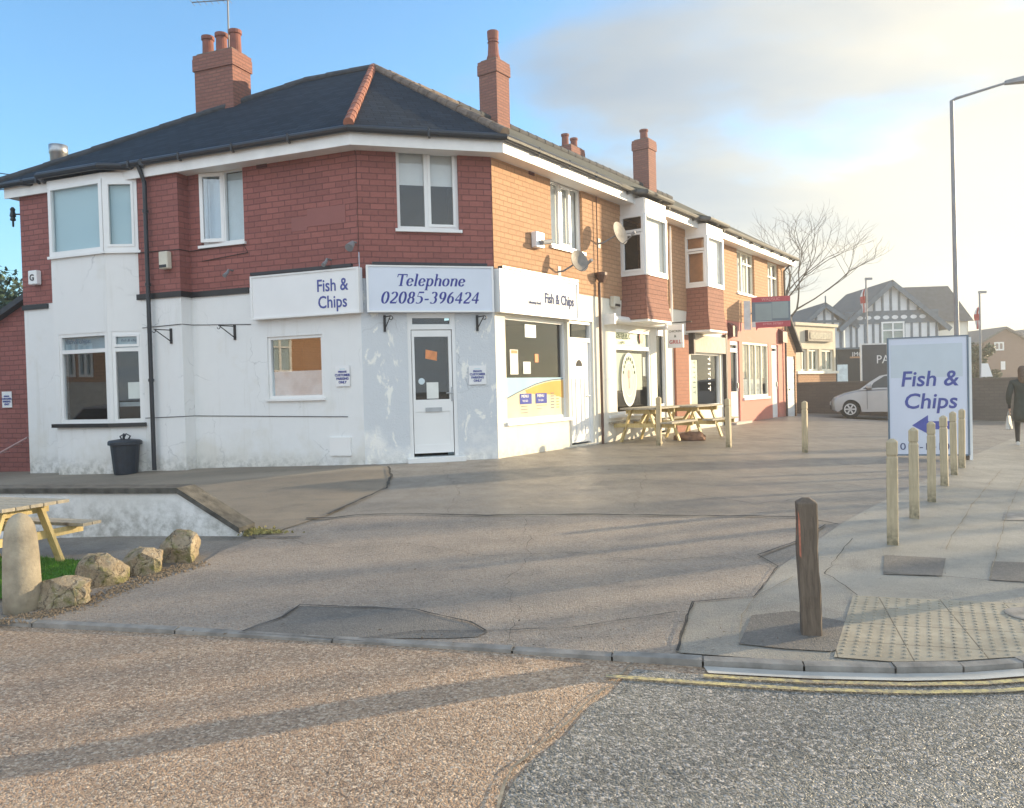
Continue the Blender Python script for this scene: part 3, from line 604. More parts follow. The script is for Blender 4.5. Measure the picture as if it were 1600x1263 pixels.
    for i,f in enumerate(faces):
        l=f.len; h=[(0.01,l-.01,zu0,zu1),(0.12 if i==1 else .06,l-.03,zl0,zl1)] if i else []
        bay.wall(f,0,l,-.1,EZ-.1,h,rev=.1)
    bo=bay.build('bay_wall',M['white'],R_)
    for i,f in enumerate(faces):
        if i==0: continue
        l=f.len
        window(f,(0.005,l-.005,zu0,zu1),R_,rec=-.01,fr=.075,room=0,back=[('bay_sky_blind',.03,.97,.03,.97,.05,'blind')],sash=((.1,.9,.05,.95),) if i==2 else (),sill=.05)  # upper blind is tinted pale blue to paint the sky reflected in the glass
        h=(zt0-zl0)/(zl1-zl0)
        wl=window(f,((0.12 if i==1 else .06),l-.03,zl0,zl1),R_,rec=.03,fr=.06,hb=((h,.07),),room=0,glass='glassm' if i==1 else 'glass',back=[('frost2',.03,.97,h+.02,.97,.03,'frosted_vinyl')],sash=((.06,.94,h+.03,.97),) if i==2 else ())
        u_=(.2,.16)[i-1]; text('fish & chips',.13 if i==1 else .07,f,u_ +.05,(zl1+zt0)/2-.02,-.035,'vgrey',wl,name='faded_lettering',shear=.3)
        if i==2:
            MB().fbox(f,l*.45,l-.12,-.24,-.12,zl0+.42,zl0+.72).build('cooker_hood',M['paper'],wl); MB().fbox(f,.1,l-.1,-.24,-.15,zl0+.28,zl0+.36).build('shelf',M['counter'],wl); 
    sl=MB()
    for i,(f) in enumerate(faces[1:]): sl.fbox(f,-.02 if i else -.06,f.len+(.02 if i else -.0),0,.07,zsl-.07,zsl)
    sl.build('bay_sill',M['black'],R_)
    mb=MB()
    for (za_,zb_) in ((1.0,2.95),(4.15,5.6)):
        a0,a1=uB0-.1,uB2-.03; P_=lambda u,o,z: FL.pt(u,o,z)
        mb.face([P_(a0,-.9,za_),P_(a1,-.9,za_),P_(a1,-.9,zb_),P_(a0,-.9,zb_)]); mb.face([P_(a0,-.9,za_),P_(a0,.24,za_),P_(a0,.24,zb_),P_(a0,-.9,zb_)]); mb.face([P_(a1,-.9,za_),P_(a1,.24,za_),P_(a1,.24,zb_),P_(a1,-.9,zb_)]); mb.face([P_(a0,-.9,za_),P_(a1,-.9,za_),P_(a1,.24,za_),P_(a0,.24,za_)]); mb.face([P_(a0,-.9,zb_),P_(a1,-.9,zb_),P_(a1,.24,zb_),P_(a0,.24,zb_)])
    mb.build('room_inside',M['dark'],bo)
    # fascia board, gutter and small roof over the bay
    def offs(o): 
        return [FL.pt(uB0-.25-o,LO-.1,0),FL.pt(uB0-o*.6,.5+o,0),FL.pt(uB1+o*.5,.5+o,0),FL.pt(uB2+o,LO,0)]
    P=offs(.02); Q=offs(.14)
    fb=MB(); fb.prism([p+Vector((0,0,zu1)) for p in P]+[FL.pt(uB2,-.0,zu1),FL.pt(uB0-.25,-.0,zu1)],(0,0,EZ-.05-zu1)); fb.build('bay_fascia',M['fascia'],R_)
    gm=MB(); gm.tube([p+Vector((0,0,EZ+.03)) for p in [FL.pt(uB0-.75,.48,0)]+Q+[FL.pt(uB2+.35,.48,0)]],.062,10); gm.build('bay_gutter',M['gutter'],R_)
    rf=MB(); q4=[p+Vector((0,0,EZ+.06)) for p in Q]; t0=FL.pt(uB0-.3,.12,EZ+.24); t1=FL.pt(uB2+.1,.12,EZ+.24)
    rf.face([q4[0],q4[1],t0]); rf.face([q4[1],q4[2],t1,t0]); rf.face([q4[2],q4[3],t1]); rf.build('bay_roof',M['slate'],R_)
    # ---- eaves: fascia boards, soffit, gutters
    fo=.36; e0,e1,e2,e3=FL.pt(UE-.28,fo,0),isect(FL,fo,FC,fo,0),isect(FC,fo,FR,fo,0),FR.pt(U4-.55,fo,0)
    fm=MB()
    for a_,b_ in ((e0,e1),(e1,e2),(e2,e3)):
        f=fac_from(a_,b_); fm.fbox(f,0,f.len,-.025,0,EZ-.19,EZ+.01)
    fm.build('fascia_board',M['fascia'],R_)
    sm=MB(); zs=EZ-.17
    for F_,a_,b_,u0_,u1_ in ((FL,e0,e1,UE-.28,0),(FC,e1,e2,0,WC),(FR,e2,e3,0,U4-.55)):
        sm.face([Vector((a_.x,a_.y,zs)),Vector((b_.x,b_.y,zs)),F_.pt(u1_,-.02,zs),F_.pt(u0_,-.02,zs)])
    sm.build('soffit',M['fascia'],R_)
    gp=[FL.pt(UE-.42,.43,EZ+.045),isect(FL,.43,FC,.43,EZ+.045),isect(FC,.43,FR,.43,EZ+.045),FR.pt(U4-.45,.43,EZ+.045)]
    g=MB(); g.tube(gp,.058,10)
    for a_,b_ in zip(gp,gp[1:]):
        n=int((b_-a_).length/1.0)
        for k_ in range(1,n): 
            p=a_.lerp(b_,k_/n); g.bar(p+Vector((0,0,-.07)),p+Vector((0,0,.05)),.03,.14)
    g.build('gutter',M['gutter'],R_)
    # ---- roof
    EF=FR.pt(U4,.42,EZ+.10); RD=Vector((FR.t[0],FR.t[1],0)); AP=APEX
    s0=(EF-Vector((AP.x,AP.y,EF.z))).dot(RD); RF=AP+RD*s0
    Q0=FL.pt(UE-.35,-8.4,EZ+.1); E0_=FL.pt(UE-.45,.42,EZ+.10); 
    J=FR.pt(1.5,-9.4,EZ+.1); QF=FR.pt(U4,-9.4,EZ+.1)
    AL=AP-Vector((FL.t[0],FL.t[1],0))*1.75
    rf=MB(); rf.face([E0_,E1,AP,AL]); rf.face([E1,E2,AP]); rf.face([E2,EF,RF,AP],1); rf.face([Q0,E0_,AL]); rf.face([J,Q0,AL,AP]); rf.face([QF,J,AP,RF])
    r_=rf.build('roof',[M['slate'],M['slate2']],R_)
    up=Vector((0,0,.02))
    tiles_line(E1+up*1.5,AP+up,.08,.30,r_,M['ridge'],'hip_tiles'); tiles_line(E2+up,AP+up,.085,.38,r_,M['ridge2'],'hip_tiles'); tiles_line(E0_+up,AL+up,.07,.45,r_,M['slatecap'],'hip_tiles'); tiles_line(AL+up,AP+up,.07,.45,r_,M['slatecap']); tiles_line(AP+up,RF+up,.085,.42,r_,M['ridge2'])
    print('apex',AP,'E2',E2,'RF',RF)
    # ---- chimneys
    zc1=at_y(347,90,17.6); chimney(R_,zc1.x,zc1.y,6.6,zc1.z,1.02,.58,111.2,3,'pot',poth=.48,potr=.125)
    zc2=AP+RD*4.45; zz=at_y(775,100,zc2.y); chimney(R_,zc2.x,zc2.y,7.9,zz.z,.56,.56,35,1,'pot',poth=.80,potr=.16,tall=True)
    # steel flue at the left
    fl=at_y(91,228,19.5); mb=MB(); mb.lathe((fl.x,fl.y,6.2),[(.19,0),(.19,fl.z-6.2-.22),(.21,fl.z-6.2-.2),(.21,fl.z-6.2),(.17,fl.z-6.2)],24); mb.build('flue',M['steel'],R_,smooth=True)
    # ---- rainwater pipes
    up_=FL.uz(233,500,LO+.1)[0]
    mb=MB(); mb.tube([FL.pt(up_-.05,.43,EZ),FL.pt(up_,LO+.10,EZ-.28),FL.pt(up_,LO+.10,.32)],.038,10)
    for z_ in (1.9,3.6,4.9): mb.tube([FL.pt(up_,LO+.10,z_),FL.pt(up_,LO+.10,z_+.05)],.052,10)
    mb.build('drainpipe',M['gutter'],R_)
    up_=FR.uz(939,560,.07)[0]
    mb=MB(); mb.tube([FR.pt(up_,.07,3.75),FR.pt(up_,.07,.40)],.030,8)
    mb.build('drainpipe',M['brownp'],R_)
    mb=MB(); mb.tube([FR.pt(up_-.02,.06,EZ-.2),FR.pt(up_-.02,.06,3.95)],.012,6); mb.lathe(FR.pt(up_,.12,3.75),[(.05,0),(.13,.14),(.13,.2),(.1,.2)],12); mb.build('rain_hopper',M['brownp'],R_)
    # render patches, meter box, air bricks
    q=FL.rect(517,683.5,549.5,712); MB().fbox(FL,q[0],q[1],0,.035,q[2],q[3]).build('meter_box',M['upvc'],R_)
    for F_,x,y in ((FL,410,256),):
        q=F_.rect(x-8,y-7,x+8,y+7); MB().fbox(F_,q[0],q[1],.012,.03,q[2],q[3]).build('air_brick',M['brickdark'],R_)
    q=FR.rect(825,262,833,274); MB().fbox(FR,q[0],q[1],.012,.03,q[2],q[3]).build('air_brick',M['brickdark'],R_)
    q=FL.rect(456,325,541,358); mb=MB(); qm=q[0]+(q[1]-q[0])*.30; zl=q[2]+(q[3]-q[2])*.35
    mb.fbox(FL,qm,q[1],.012,.02,q[2]+.05,q[3]); mb.fbox(FL,q[0],qm,.012,.02,q[2],q[3]-.12); mb.build('painted_over_patch',M['patch'],R_)
    # wires clipped along the left wall
    wire=MB()
    for y0,y1 in ((653,652),(510,500)):
        a_=FL.uz(262,y0,LO)[1]; b_=FL.uz(500,y1,0)[1]
        wire.tube([FL.pt(-4.4,LO+.01,a_),FL.pt(UL,LO+.01,a_+.02),FL.pt(UL+.01,.01,a_+.02),FL.pt(-2.2 if y0<600 else -.3,.01,b_)],.006,5)
    a_=FL.uz(240,393,LO)[1]
    wire.tube([FL.pt(-4.5,LO+.03,a_),FL.pt(UL+.02,LO+.03,a_-.02),FL.pt(UL+.03,.03,a_-.02),FL.pt(-2.3,.03,a_+.02),FL.pt(-2.2,.03,a_-.15),FL.pt(-3.2,.03,a_-.22)],.007,5)
    wire.build('wall_cable',M['black'],R_)
M['vinyl']=plain('cream printed vinyl',(.72,.64,.46),.9,.08,2,spec=.1); M['vblue']=plain('pale blue vinyl',(.42,.60,.70),.9,.06,2,spec=.1); M['vgrey']=plain('grey print',(.16,.19,.23),.9,.1,3,spec=.1); M['vyel']=plain('yellow print',(.70,.42,.14),.9,.08,2,spec=.1)
M['navyv']=plain('violet blue print',(.10,.12,.38),.8,.1,6,spec=.1); M['redp']=plain('red print',(.5,.07,.06),.5,.2,8)
M['bay_sky_blind']=plain('sky reflection tinted blind',(.40,.58,.64),.5,.04,1.2); M['frost2']=plain('grey blue frosted film',(.42,.54,.60),.5,.1,4)  # the bay blind's blue is sky reflection put into its colour
M['slatecap']=plain('dark capping',(.05,.055,.065),.8,.3,6); M['brownp']=plain('brown pipe',(.10,.05,.035),.5,.2,6); M['brickdark']=plain('dark red air brick',(.10,.03,.03),.9,.2,12)
M['patch']=plain('smooth brick red paint patch',(.27,.105,.095),.8,.05,3)
build_corner()
# =================================================================== the other three shops of the terrace
def terrace_roof(parent,u0,u1,gable=False,u1x=0):
    RD=Vector((FR.t[0],FR.t[1],0)); E=FR.pt(u0,.42,EZ+.10); E_=FR.pt(u1+u1x,.42,EZ+.10)
    A=APEX+RD*((E-Vector((APEX.x,APEX.y,E.z))).dot(RD)); B=APEX+RD*((E_-Vector((APEX.x,APEX.y,E.z))).dot(RD))
    rf=MB(); rf.face([E,E_,B,A],0); rf.face([FR.pt(u1+u1x,-9.4,EZ+.1),FR.pt(u0,-9.4,EZ+.1),A,B])
    r=rf.build('roof',[M['slate2']],parent); tiles_line(A+Vector((0,0,.02)),B+Vector((0,0,.02)),.085,.42,r,M['slatecap'])
    if gable: MB().face([FR.pt(u1,0,EZ),FR.pt(u1,-9,EZ),Vector((B.x,B.y,B.z-.1))]).build('gable_wall',M['brick2'],parent)
    return A,B
BAYS={}
def eaves(parent,u0,u1,gaps=()):
    fm=MB(); fm.fbox(FR,u0,u1,.335,.36,EZ-.19,EZ+.01); fm.build('fascia_board',M['fascia'],parent)
    MB().face([FR.pt(u0,.34,EZ-.17),FR.pt(u1,.34,EZ-.17),FR.pt(u1,-.02,EZ-.17),FR.pt(u0,-.02,EZ-.17)]).build('soffit',M['fascia'],parent)
    g=MB(); g.tube([FR.pt(u0,.43,EZ+.045),FR.pt(u1,.43,EZ+.045)],.058,8)
    for k in range(1,int((u1-u0)/1.0)+1): g.fbox(FR,u0+k-.5,u0+k-.46,.34,.46,EZ-.05,EZ+.04)
    g.build('gutter',M['gutterg'],parent)
def oriel(parent,u0,u1,dep,zs,zw0,zw1,za,sidebrick,wood):
    """square bay upstairs: hung tile apron, window on the near side and the front"""
    A=FR.pt(u0,0,0); B=FR.pt(u0,dep,0); C_=FR.pt(u1,dep,0); D=FR.pt(u1,0,0)
    fs=[fac_from(A,B),fac_from(B,C_),fac_from(C_,D)]
    mb=MB()
    for f in fs: # apron, flared at the foot
        k=.07; L_=f.len
        mb.face([f.pt(-k if f is not fs[0] else 0,k,za),f.pt(L_+(k if f is not fs[2] else 0),k,za),f.pt(L_,.0,za+.5),f.pt(0,.0,za+.5)]); mb.face([f.pt(0,0,za+.5),f.pt(L_,0,za+.5),f.pt(L_,0,zw0-.02),f.pt(0,0,zw0-.02)])
    mb.build('hung_tile_apron',M['hung'],parent)
    mb=MB(); mb.prism([FR.pt(u0-.05,0,za-.05),FR.pt(u0-.05,dep+.06,za-.05),FR.pt(u1+.05,dep+.06,za-.05),FR.pt(u1+.05,0,za-.05)],(0,0,.06)); mb.build('bay_underside',M['fascia'],parent)
    mb=MB(); 
    for f in fs: mb.fbox(f,-.0,f.len,-.05,.03,zw0-.05,zw0)
    mb.build('bay_sill',M['upvc'],parent)
    mb=MB()
    for f in fs: mb.fbox(f,-.0,f.len,-.06,.004,zw1,EZ-.08)
    mb.build('bay_fascia',M['fascia'],parent)
    for i,f in enumerate(fs[:2]):
        window(f,(0.004,f.len-.004,zw0,zw1),parent,rec=-.01,fr=.06,room=0,hb=((.72,.06),) if i==0 else (),back=[(('bayw') if i else ('room3' if not wood else 'orangeb'),.02,.98,.02,.98,.06,'blind')] if (i or wood) else None,sash=((.08,.93,.03,.68),) if i==0 else ())
    P_=FR.pt; mb=MB(); a0,a1=u0+.04,u1-.04
    mb.face([P_(a0,-.9,zw0),P_(a1,-.9,zw0),P_(a1,-.9,zw1),P_(a0,-.9,zw1)]); mb.face([P_(a0,-.9,zw0),P_(a0,0,zw0),P_(a0,0,zw1),P_(a0,-.9,zw1)]); mb.face([P_(a1,-.9,zw0),P_(a1,0,zw0),P_(a1,0,zw1),P_(a1,-.9,zw1)]); mb.face([P_(a0,-.9,zw0),P_(a1,-.9,zw0),P_(a1,dep-.07,zw0),P_(a0,dep-.07,zw0)]); mb.face([P_(a0,-.9,zw1),P_(a1,-.9,zw1),P_(a1,dep-.07,zw1),P_(a0,dep-.07,zw1)])
    mb.build('room_inside',M['dark'],parent)
    MB().face([FR.pt(u1,0,zw0),FR.pt(u1,dep,zw0),FR.pt(u1,dep,zw1),FR.pt(u1,0,zw1)]).build('bay_side',M['upvc'],parent)
    g=MB(); g.tube([FR.pt(u0-.1,.43,EZ+.03),FR.pt(u0-.1,dep+.12,EZ-.0),FR.pt(u1+.12,dep+.12,EZ-.0),FR.pt(u1+.12,.43,EZ+.03)],.055,8); g.build('bay_gutter',M['gutterg'],parent)
    rf=MB(); rf.face([FR.pt(u0-.1,dep+.14,EZ+.04),FR.pt(u1+.12,dep+.14,EZ+.04),FR.pt(u1+.12,.1,EZ+.26),FR.pt(u0-.1,.1,EZ+.26)]); rf.face([FR.pt(u0-.1,dep+.14,EZ+.04),FR.pt(u0-.1,.1,EZ+.26),FR.pt(u0-.1,.1,EZ+.0)]); rf.build('bay_roof',M['slate2'],parent)
M['gutterg']=plain('weathered grey gutter',(.10,.095,.085),.6,.3,4); M['bayw']=plain('off white blind',(.74,.76,.76),.6,.06,1.5); M['room3']=M['dark']; M['orangeb']=plain('orange brown board',(.42,.20,.10),.7,.15,6)
M['pinkr']=render_mat('salmon painted render',(.56,.20,.155),(.45,.18,.15),.3,.12,6); M['pier']=brickmat('brown red pier',(.30,.12,.075),(.36,.155,.10),(.22,.12,.09),.24,.09,.008,.5)
M['stone']=plain('pale stone fascia',(.52,.48,.42),.8,.12,8,.2,30); M['maroon']=plain('maroon paint',(.10,.03,.035),.5,.15,6); M['darkpost']=plain('dark brown post',(.06,.045,.04),.6,.2,6)
def rel(f,x,y): return f.uz(x,y)
U1,U2,U3,U4_=4.42,7.45,10.86,17.0
def shop_a():
    T=thing('terraced_shop','cream terraced shop with a tile hung bay above a window with an oval emblem','building',FR.pt(5.9,0,.4))
    eaves(T,U1-.55,U2); A,B=terrace_roof(T,U1,U2)
    win=FR.rect(951,516,1017,645); win=(win[0],win[1],.98,win[3]); door=FR.rect(1027,548,1041,641); door=(door[0],door[1],.45,3.0)
    print('shopa',win,door)
    MB().wall(FR,U1,U2,-.1,3.47,[win,door],rev=.10).build('rendered_wall',M['cream'],T)
    MB().wall(FR,U1,U2,3.47,EZ-.02,[(4.78,5.82,*[FR.uz(988,y,.3)[1] for y in (427,336)])],o=.012).build('brick_wall',M['brick2'],T)
    t=(FR.uz(983,544)[1]-win[2])/(win[3]-win[2])
    w=window(FR,win,T,rec=.03,fr=.06,hb=((t,.09),),room=1.2,sill=.06,back=[('greenv',.03,.97,t+.03,.97,.0,'printed_transom'),('greenv2',.02,.86,.28,t-.06,.03,'green_blind'),('paper',.88,.95,.45,t-.10,.02,'menu_sheet')])
    zt=win[2]+(win[3]-win[2])*t
    text('CHICKEN REPUBLIC',.17,FR,win[0]+.14,zt+.20,-.020,'gdark',w,sx=.62); text('GRILL',.08,FR,win[0]+.62,zt+.09,-.020,'gdark',w)
    q=MB(); c=FR.pt(0,0,0); ux=win[0]+.80*(win[1]-win[0]) ; q.face([FR.pt(ux+.1*math.cos(rad(a)),-.018,zt+.25+.14*math.sin(rad(a))) for a in range(0,360,24)]); q.build('red_mark',M['redp'],w)
    # oval emblem on the glass
    uc=win[0]+(win[1]-win[0])*.50; zc=win[2]+(zt-win[2])*.52
    def ring(r0,r1,o,mat,nm):
        mb=MB()
        for k in range(36):
            a,b=k*10,(k+1)*10
            mb.face([FR.pt(uc+r*.62*math.cos(rad(x)),o,zc+r*math.sin(rad(x))) for r,x in ((r0,a),(r1,a),(r1,b),(r0,b))][::-1])
        mb.build(nm,M[mat],w)
    ring(.0,.56,-.046,'greenv2','emblem_disc'); ring(.54,.60,-.043,'paper','emblem_ring'); ring(.36,.385,-.043,'paper','emblem_ring')
    mb=MB(); mb.face([FR.pt(uc+.06*math.cos(rad(a)),-.040,zc+.12+.10*math.sin(rad(a))) for a in range(0,360,30)]); mb.fbox(FR,uc-.012,uc+.012,-.042,-.040,zc-.2,zc+.05); mb.build('emblem_mark',M['redp'],w)
    for k in range(9):   # little letters round the ring
        a=rad(160-k*17.5); s=MB(); u_=uc+.47*.62*math.cos(a); z_=zc+.47*math.sin(a); s.fbox(FR,u_-.018,u_+.018,-.042,-.040,z_-.03,z_+.03); s.build('emblem_letter',M['gdark'],w)
    d=MB(); d.fbox(FR,door[0],door[1],-.08,-.04,.5,1.15); d.fbox(FR,door[0],door[1],-.08,-.04,2.78,3.0); d.fbox(FR,door[0],door[0]+.06,-.08,-.04,1.15,2.78); d.fbox(FR,door[1]-.06,door[1],-.08,-.04,1.15,2.78)
    dd=d.build('door',M['upvc'],T); MB().fbox(FR,door[0],door[1],-.5,-.09,.5,3.0).build('dark_glass',M['darkg'],dd)
    # roller awning cassette
    q=FR.rect(950,505,1045,514); mb=MB(); mb.tube([FR.pt(win[0]-.12,.16,3.02),FR.pt(door[0]+.05,.16,3.02)],.075,10); mb.fbox(FR,win[0]-.1,door[0],.0,.10,2.95,3.10)
    for u_ in (win[0]-.14,door[0]+.06): mb.fbox(FR,u_-.03,u_+.03,0,.26,2.9,3.12)
    mb.build('awning_box',M['fascia'],T)
    oriel(T,4.74,5.86,.58,3.0,*[FR.uz(988,y,.3)[1] for y in (427,336)],FR.uz(1024,500,.6)[1],True,False)
    pp=FR.uz(1046,470)[0]; MB().tube([FR.pt(pp,.05,EZ-.25),FR.pt(pp,.05,3.1)],.03,8).build('drainpipe',M['fascia'],T)
    c=A.lerp(B,.62); zz=at_y(997,219,c.y).z; chimney(T,*[v for v in (APEX+Vector((FR.t[0],FR.t[1],0))*13.4).xy],7.9,at_y(997,222,(APEX.y+FR.t[1]*13.4)).z,.60,.60,35,1,'pot',poth=.38,potr=.14)
    z3=at_y(890,224,26); chimney(T,at_y(890,224,27.0).x,27.0,7.2,z3.z+.1,.85,.6,35,2,'pot',poth=.4,potr=.12)
M['greenv']=plain('pale green print',(.62,.68,.52),.5,.06,3); M['greenv2']=plain('soft green translucent blind',(.42,.47,.38),.6,.12,2); M['gdark']=plain('dark green lettering',(.04,.07,.05),.95,.1,3,spec=.05); M['darkg']=plain('dark glass',(.02,.025,.025),.06,.2,2)
shop_a()
def shop_b():
    T=thing('terraced_cafe','terraced unit with a brick pier, blue grey window and a second tile hung bay upstairs','building',FR.pt(9.1,0,.4))
    eaves(T,U2,U3); terrace_roof(T,U2,U3)
    win=FR.rect(1080,552,1125.5,632); win=(win[0],win[1],1.0,win[3]); fas=FR.rect(1079,526,1128.5,552); pier=FR.rect(1053,523,1073.5,640)
    print('shopb',win,fas,pier)
    zb=FR.uz(1062,523)[1]
    MB().wall(FR,U2,U3,-.1,3.47,[win],rev=.08).build('rendered_wall',M['cream'],T)
    MB().wall(FR,U2,U3,3.47,EZ-.02,[(8.37,9.41,*[FR.uz(1088,y,.3)[1] for y in (446,369)])],o=.012).build('brick_wall',M['brick2'],T)
    MB().fbox(FR,pier[0],pier[1],0,.06,-.05,zb).build('brick_pier',M['pier'],T)
    MB().fbox(FR,fas[0],fas[1],0,.10,fas[2],fas[3]).build('blank_fascia_panel',M['stone'],T)
    MB().fbox(FR,fas[0]-.12,fas[0]-.02,0,.14,fas[2]-.05,fas[3]+.05).build('dark_bracket',M['darkpost'],T)
    w=window(FR,win,T,rec=.05,fr=.05,room=1.2,sill=.05,back=[('greenv',.28,.58,.0,.88,.25,'leaning_board')])
    text('GELATO',.26,FR,0,0,0,'sign',w) if False else None
    # sign writing that runs up the glass
    mb=MB(); us=win[0]+(win[1]-win[0])*.68
    for k in range(9):
        z_=win[2]+.45+k*.135; mb.fbox(FR,us-.09,us+.09,-.062,-.060,z_,z_+.035)
        if k in (0,3,6,8): mb.fbox(FR,us+.05,us+.09,-.064,-.062,z_-.05,z_+.09)
    mb.build('vertical_lettering',M['sign'],w)
    MB().fbox(FR,fas[1]+.02,fas[1]+.16,0,.10,-.05,fas[3]+.1).build('dark_post',M['darkpost'],T)
    oriel(T,8.33,9.45,.58,3.0,*[FR.uz(1088,y,.3)[1] for y in (446,369)],FR.uz(1117,516,.6)[1],True,True)
    MB().tube([FR.pt(9.75,.45,EZ-.1),FR.pt(9.8,.06,EZ-.45),FR.pt(9.8,.06,4.3)],.03,8).build('drainpipe',M['fascia'],T)
shop_b()
def shop_c():
    T=thing('pink_shop','end of terrace shop with a salmon pink ground floor and orange brick above','building',FR.pt(13.9,0,.4))
    eaves(T,U3,U4_+.1); terrace_roof(T,U3,U4_,True,.15)
    win=FR.rect(1161,536,1201,623); d1=FR.rect(1142,531,1156,660); d2=FR.rect(1206.5,536,1216.5,652)
    win=(win[0],win[1],1.15,win[3]); d1=(d1[0],d1[1],.42,win[3]); d2=(d2[0],d2[1],.42,win[3])
    w3=FR.rect(1151,394,1178,460); w4=FR.rect(1199,411,1216,470)
    print('shopc',win,d1,d2,w3,w4)
    mb=MB(); mb.wall(FR,U3,U4_,-.1,3.40,[win,d1,d2],rev=.10); mb.face([FR.pt(U4_,0,-.1),FR.pt(U4_,-9,-.1),FR.pt(U4_,-9,3.4),FR.pt(U4_,0,3.4)]); mb.build('pink_wall',M['pinkr'],T)
    mb=MB(); mb.wall(FR,U3,U4_,3.40,EZ-.02,[w3,w4],o=.012); mb.face([FR.pt(U4_,.012,3.4),FR.pt(U4_,-9,3.4),FR.pt(U4_,-9,EZ),FR.pt(U4_,.012,EZ)]); mb.build('brick_wall',M['brick2'],T)
    window(FR,win,T,rec=.04,fr=.07,vb=((.27,.05),(.5,.05),(.74,.05)),room=.9,sill=.08,back=[('curtain',.02,.98,.35,.97,.05,'curtain'),('counter',.02,.98,.02,.36,.12,'stacked_boxes')],frame='creamf')
    window(FR,w3,T,o=.012,vb=((.36,.07),(.68,.06)),hb=((.72,.05,.36,1),),back=[('blind',.02,.98,.03,.97,.05,'blind')],sill=.06,frame='creamf')
    window(FR,w4,T,o=.012,vb=((.5,.07),),hb=((.62,.05),),back=[('blind',.02,.98,.03,.97,.05,'blind')],sill=.06,frame='creamf')
    for i,d in enumerate((d1,d2)):
        mb=MB(); mb.fbox(FR,d[0],d[1],-.09,-.05,d[2],2.35 if i else 1.35)
        fr=.05
        mb.fbox(FR,d[0],d[0]+fr*2,-.09,-.04,1.35,d[3]); mb.fbox(FR,d[1]-fr*2,d[1],-.09,-.04,1.35,d[3]); mb.fbox(FR,d[0]+.1,d[1]-.1,-.09,-.04,2.5,2.62); mb.fbox(FR,d[0]+.1,d[1]-.1,-.09,-.04,d[3]-.12,d[3])
        if i: mb.fbox(FR,d[0]+.1,d[1]-.1,-.09,-.05,2.35,2.5)
        o=mb.build('door',M['upvc'],T)
        MB().fbox(FR,d[0],d[1],-.4,-.10,d[2],d[3]).build('dark_glass',M['darkg'],o)
        if not i: MB().fbox(FR,d[0]-.08,d[1]+.08,0,.05,d[2],d[3]+.1) 
        MB().fbox(FR,d[1]-.12,d[1]-.08,-.05,-.01,1.45,1.6).build('handle',M['steel'],o)
    MB().fbox(FR,d1[0]-.3,d1[1]+.3,0,.25,.30,.47).build('door_step',M['stone'],T)
    up=16.72; mb=MB(); mb.tube([FR.pt(up,.43,EZ),FR.pt(up,.07,EZ-.35),FR.pt(up,.07,.42)],.036,8); mb.build('drainpipe',M['darkpost'],T)
    for px,y0,y1,nm in ((1140.5,510,527,'x'),(1219.5,519,536,'y')):
        q=FR.rect(px-3.5,y0,px+3.5,y1); mb=MB(); mb.fbox(FR,q[0],q[1],0,.16,q[2],q[3]); mb.prism([FR.pt(q[0],0,q[3]),FR.pt(q[0],.16,q[3]),FR.pt(q[0],0,q[3]+.1)],(FR.pt(q[1],0,0)-FR.pt(q[0],0,0))); mb.build('wall_lantern',M['maroon'],T)
M['creamf']=plain('cream painted window frame',(.78,.74,.62),.5,.06,3)
shop_c()
def garage():
    T=thing('brick_garage','small brick lean-to garage with a white door at the end of the pink shop','building',FR.pt(18.2,0,.4))
    a,b=17.12,FR.uz(1249,600)[0]; top=[(a,3.95),(b+.1,2.75)]; print('garage',a,b)
    def zt(u): return 3.95+(u-a)/(b+.1-a)*(2.75-3.95)
    dz=2.5
    mb=MB(); d0,d1=a+.14,b-.16
    mb.face([FR.pt(a,-.1,dz),FR.pt(b,-.1,dz),FR.pt(b,-.1,zt(b)-.06),FR.pt(a,-.1,zt(a)-.06)]); mb.face([FR.pt(a,-.1,0),FR.pt(d0,-.1,0),FR.pt(d0,-.1,dz),FR.pt(a,-.1,dz)]); mb.face([FR.pt(d1,-.1,0),FR.pt(b,-.1,0),FR.pt(b,-.1,dz),FR.pt(d1,-.1,dz)])
    mb.face([FR.pt(b,-.1,0),FR.pt(b,-6,0),FR.pt(b,-6,zt(b)-.06),FR.pt(b,-.1,zt(b)-.06)])
    mb.build('brick_wall',M['brick2'],T)
    mb=MB(); mb.hexa([FR.pt(a,.1,zt(a)-.06),FR.pt(b+.15,.1,zt(b+.15)-.06),FR.pt(b+.15,-6,zt(b+.15)-.06),FR.pt(a,-6,zt(a)-.06),FR.pt(a,.1,zt(a)+.06),FR.pt(b+.15,.1,zt(b+.15)+.06),FR.pt(b+.15,-6,zt(b+.15)+.06),FR.pt(a,-6,zt(a)+.06)]); mb.build('roof',M['slatecap'],T)
    mb=MB(); mb.fbox(FR,d0,d1,-.2,-.14,.3,dz)
    for k in range(9): mb.fbox(FR,d0+.06,d1-.06,-.141,-.125,.45+k*.22,.45+k*.22+.17)
    g=mb.build('garage_door',M['upvc'],T); MB().fbox(FR,(d0+d1)/2-.08,(d0+d1)/2+.08,-.125,-.09,1.3,1.36).build('handle',M['steel'],g)
garage()
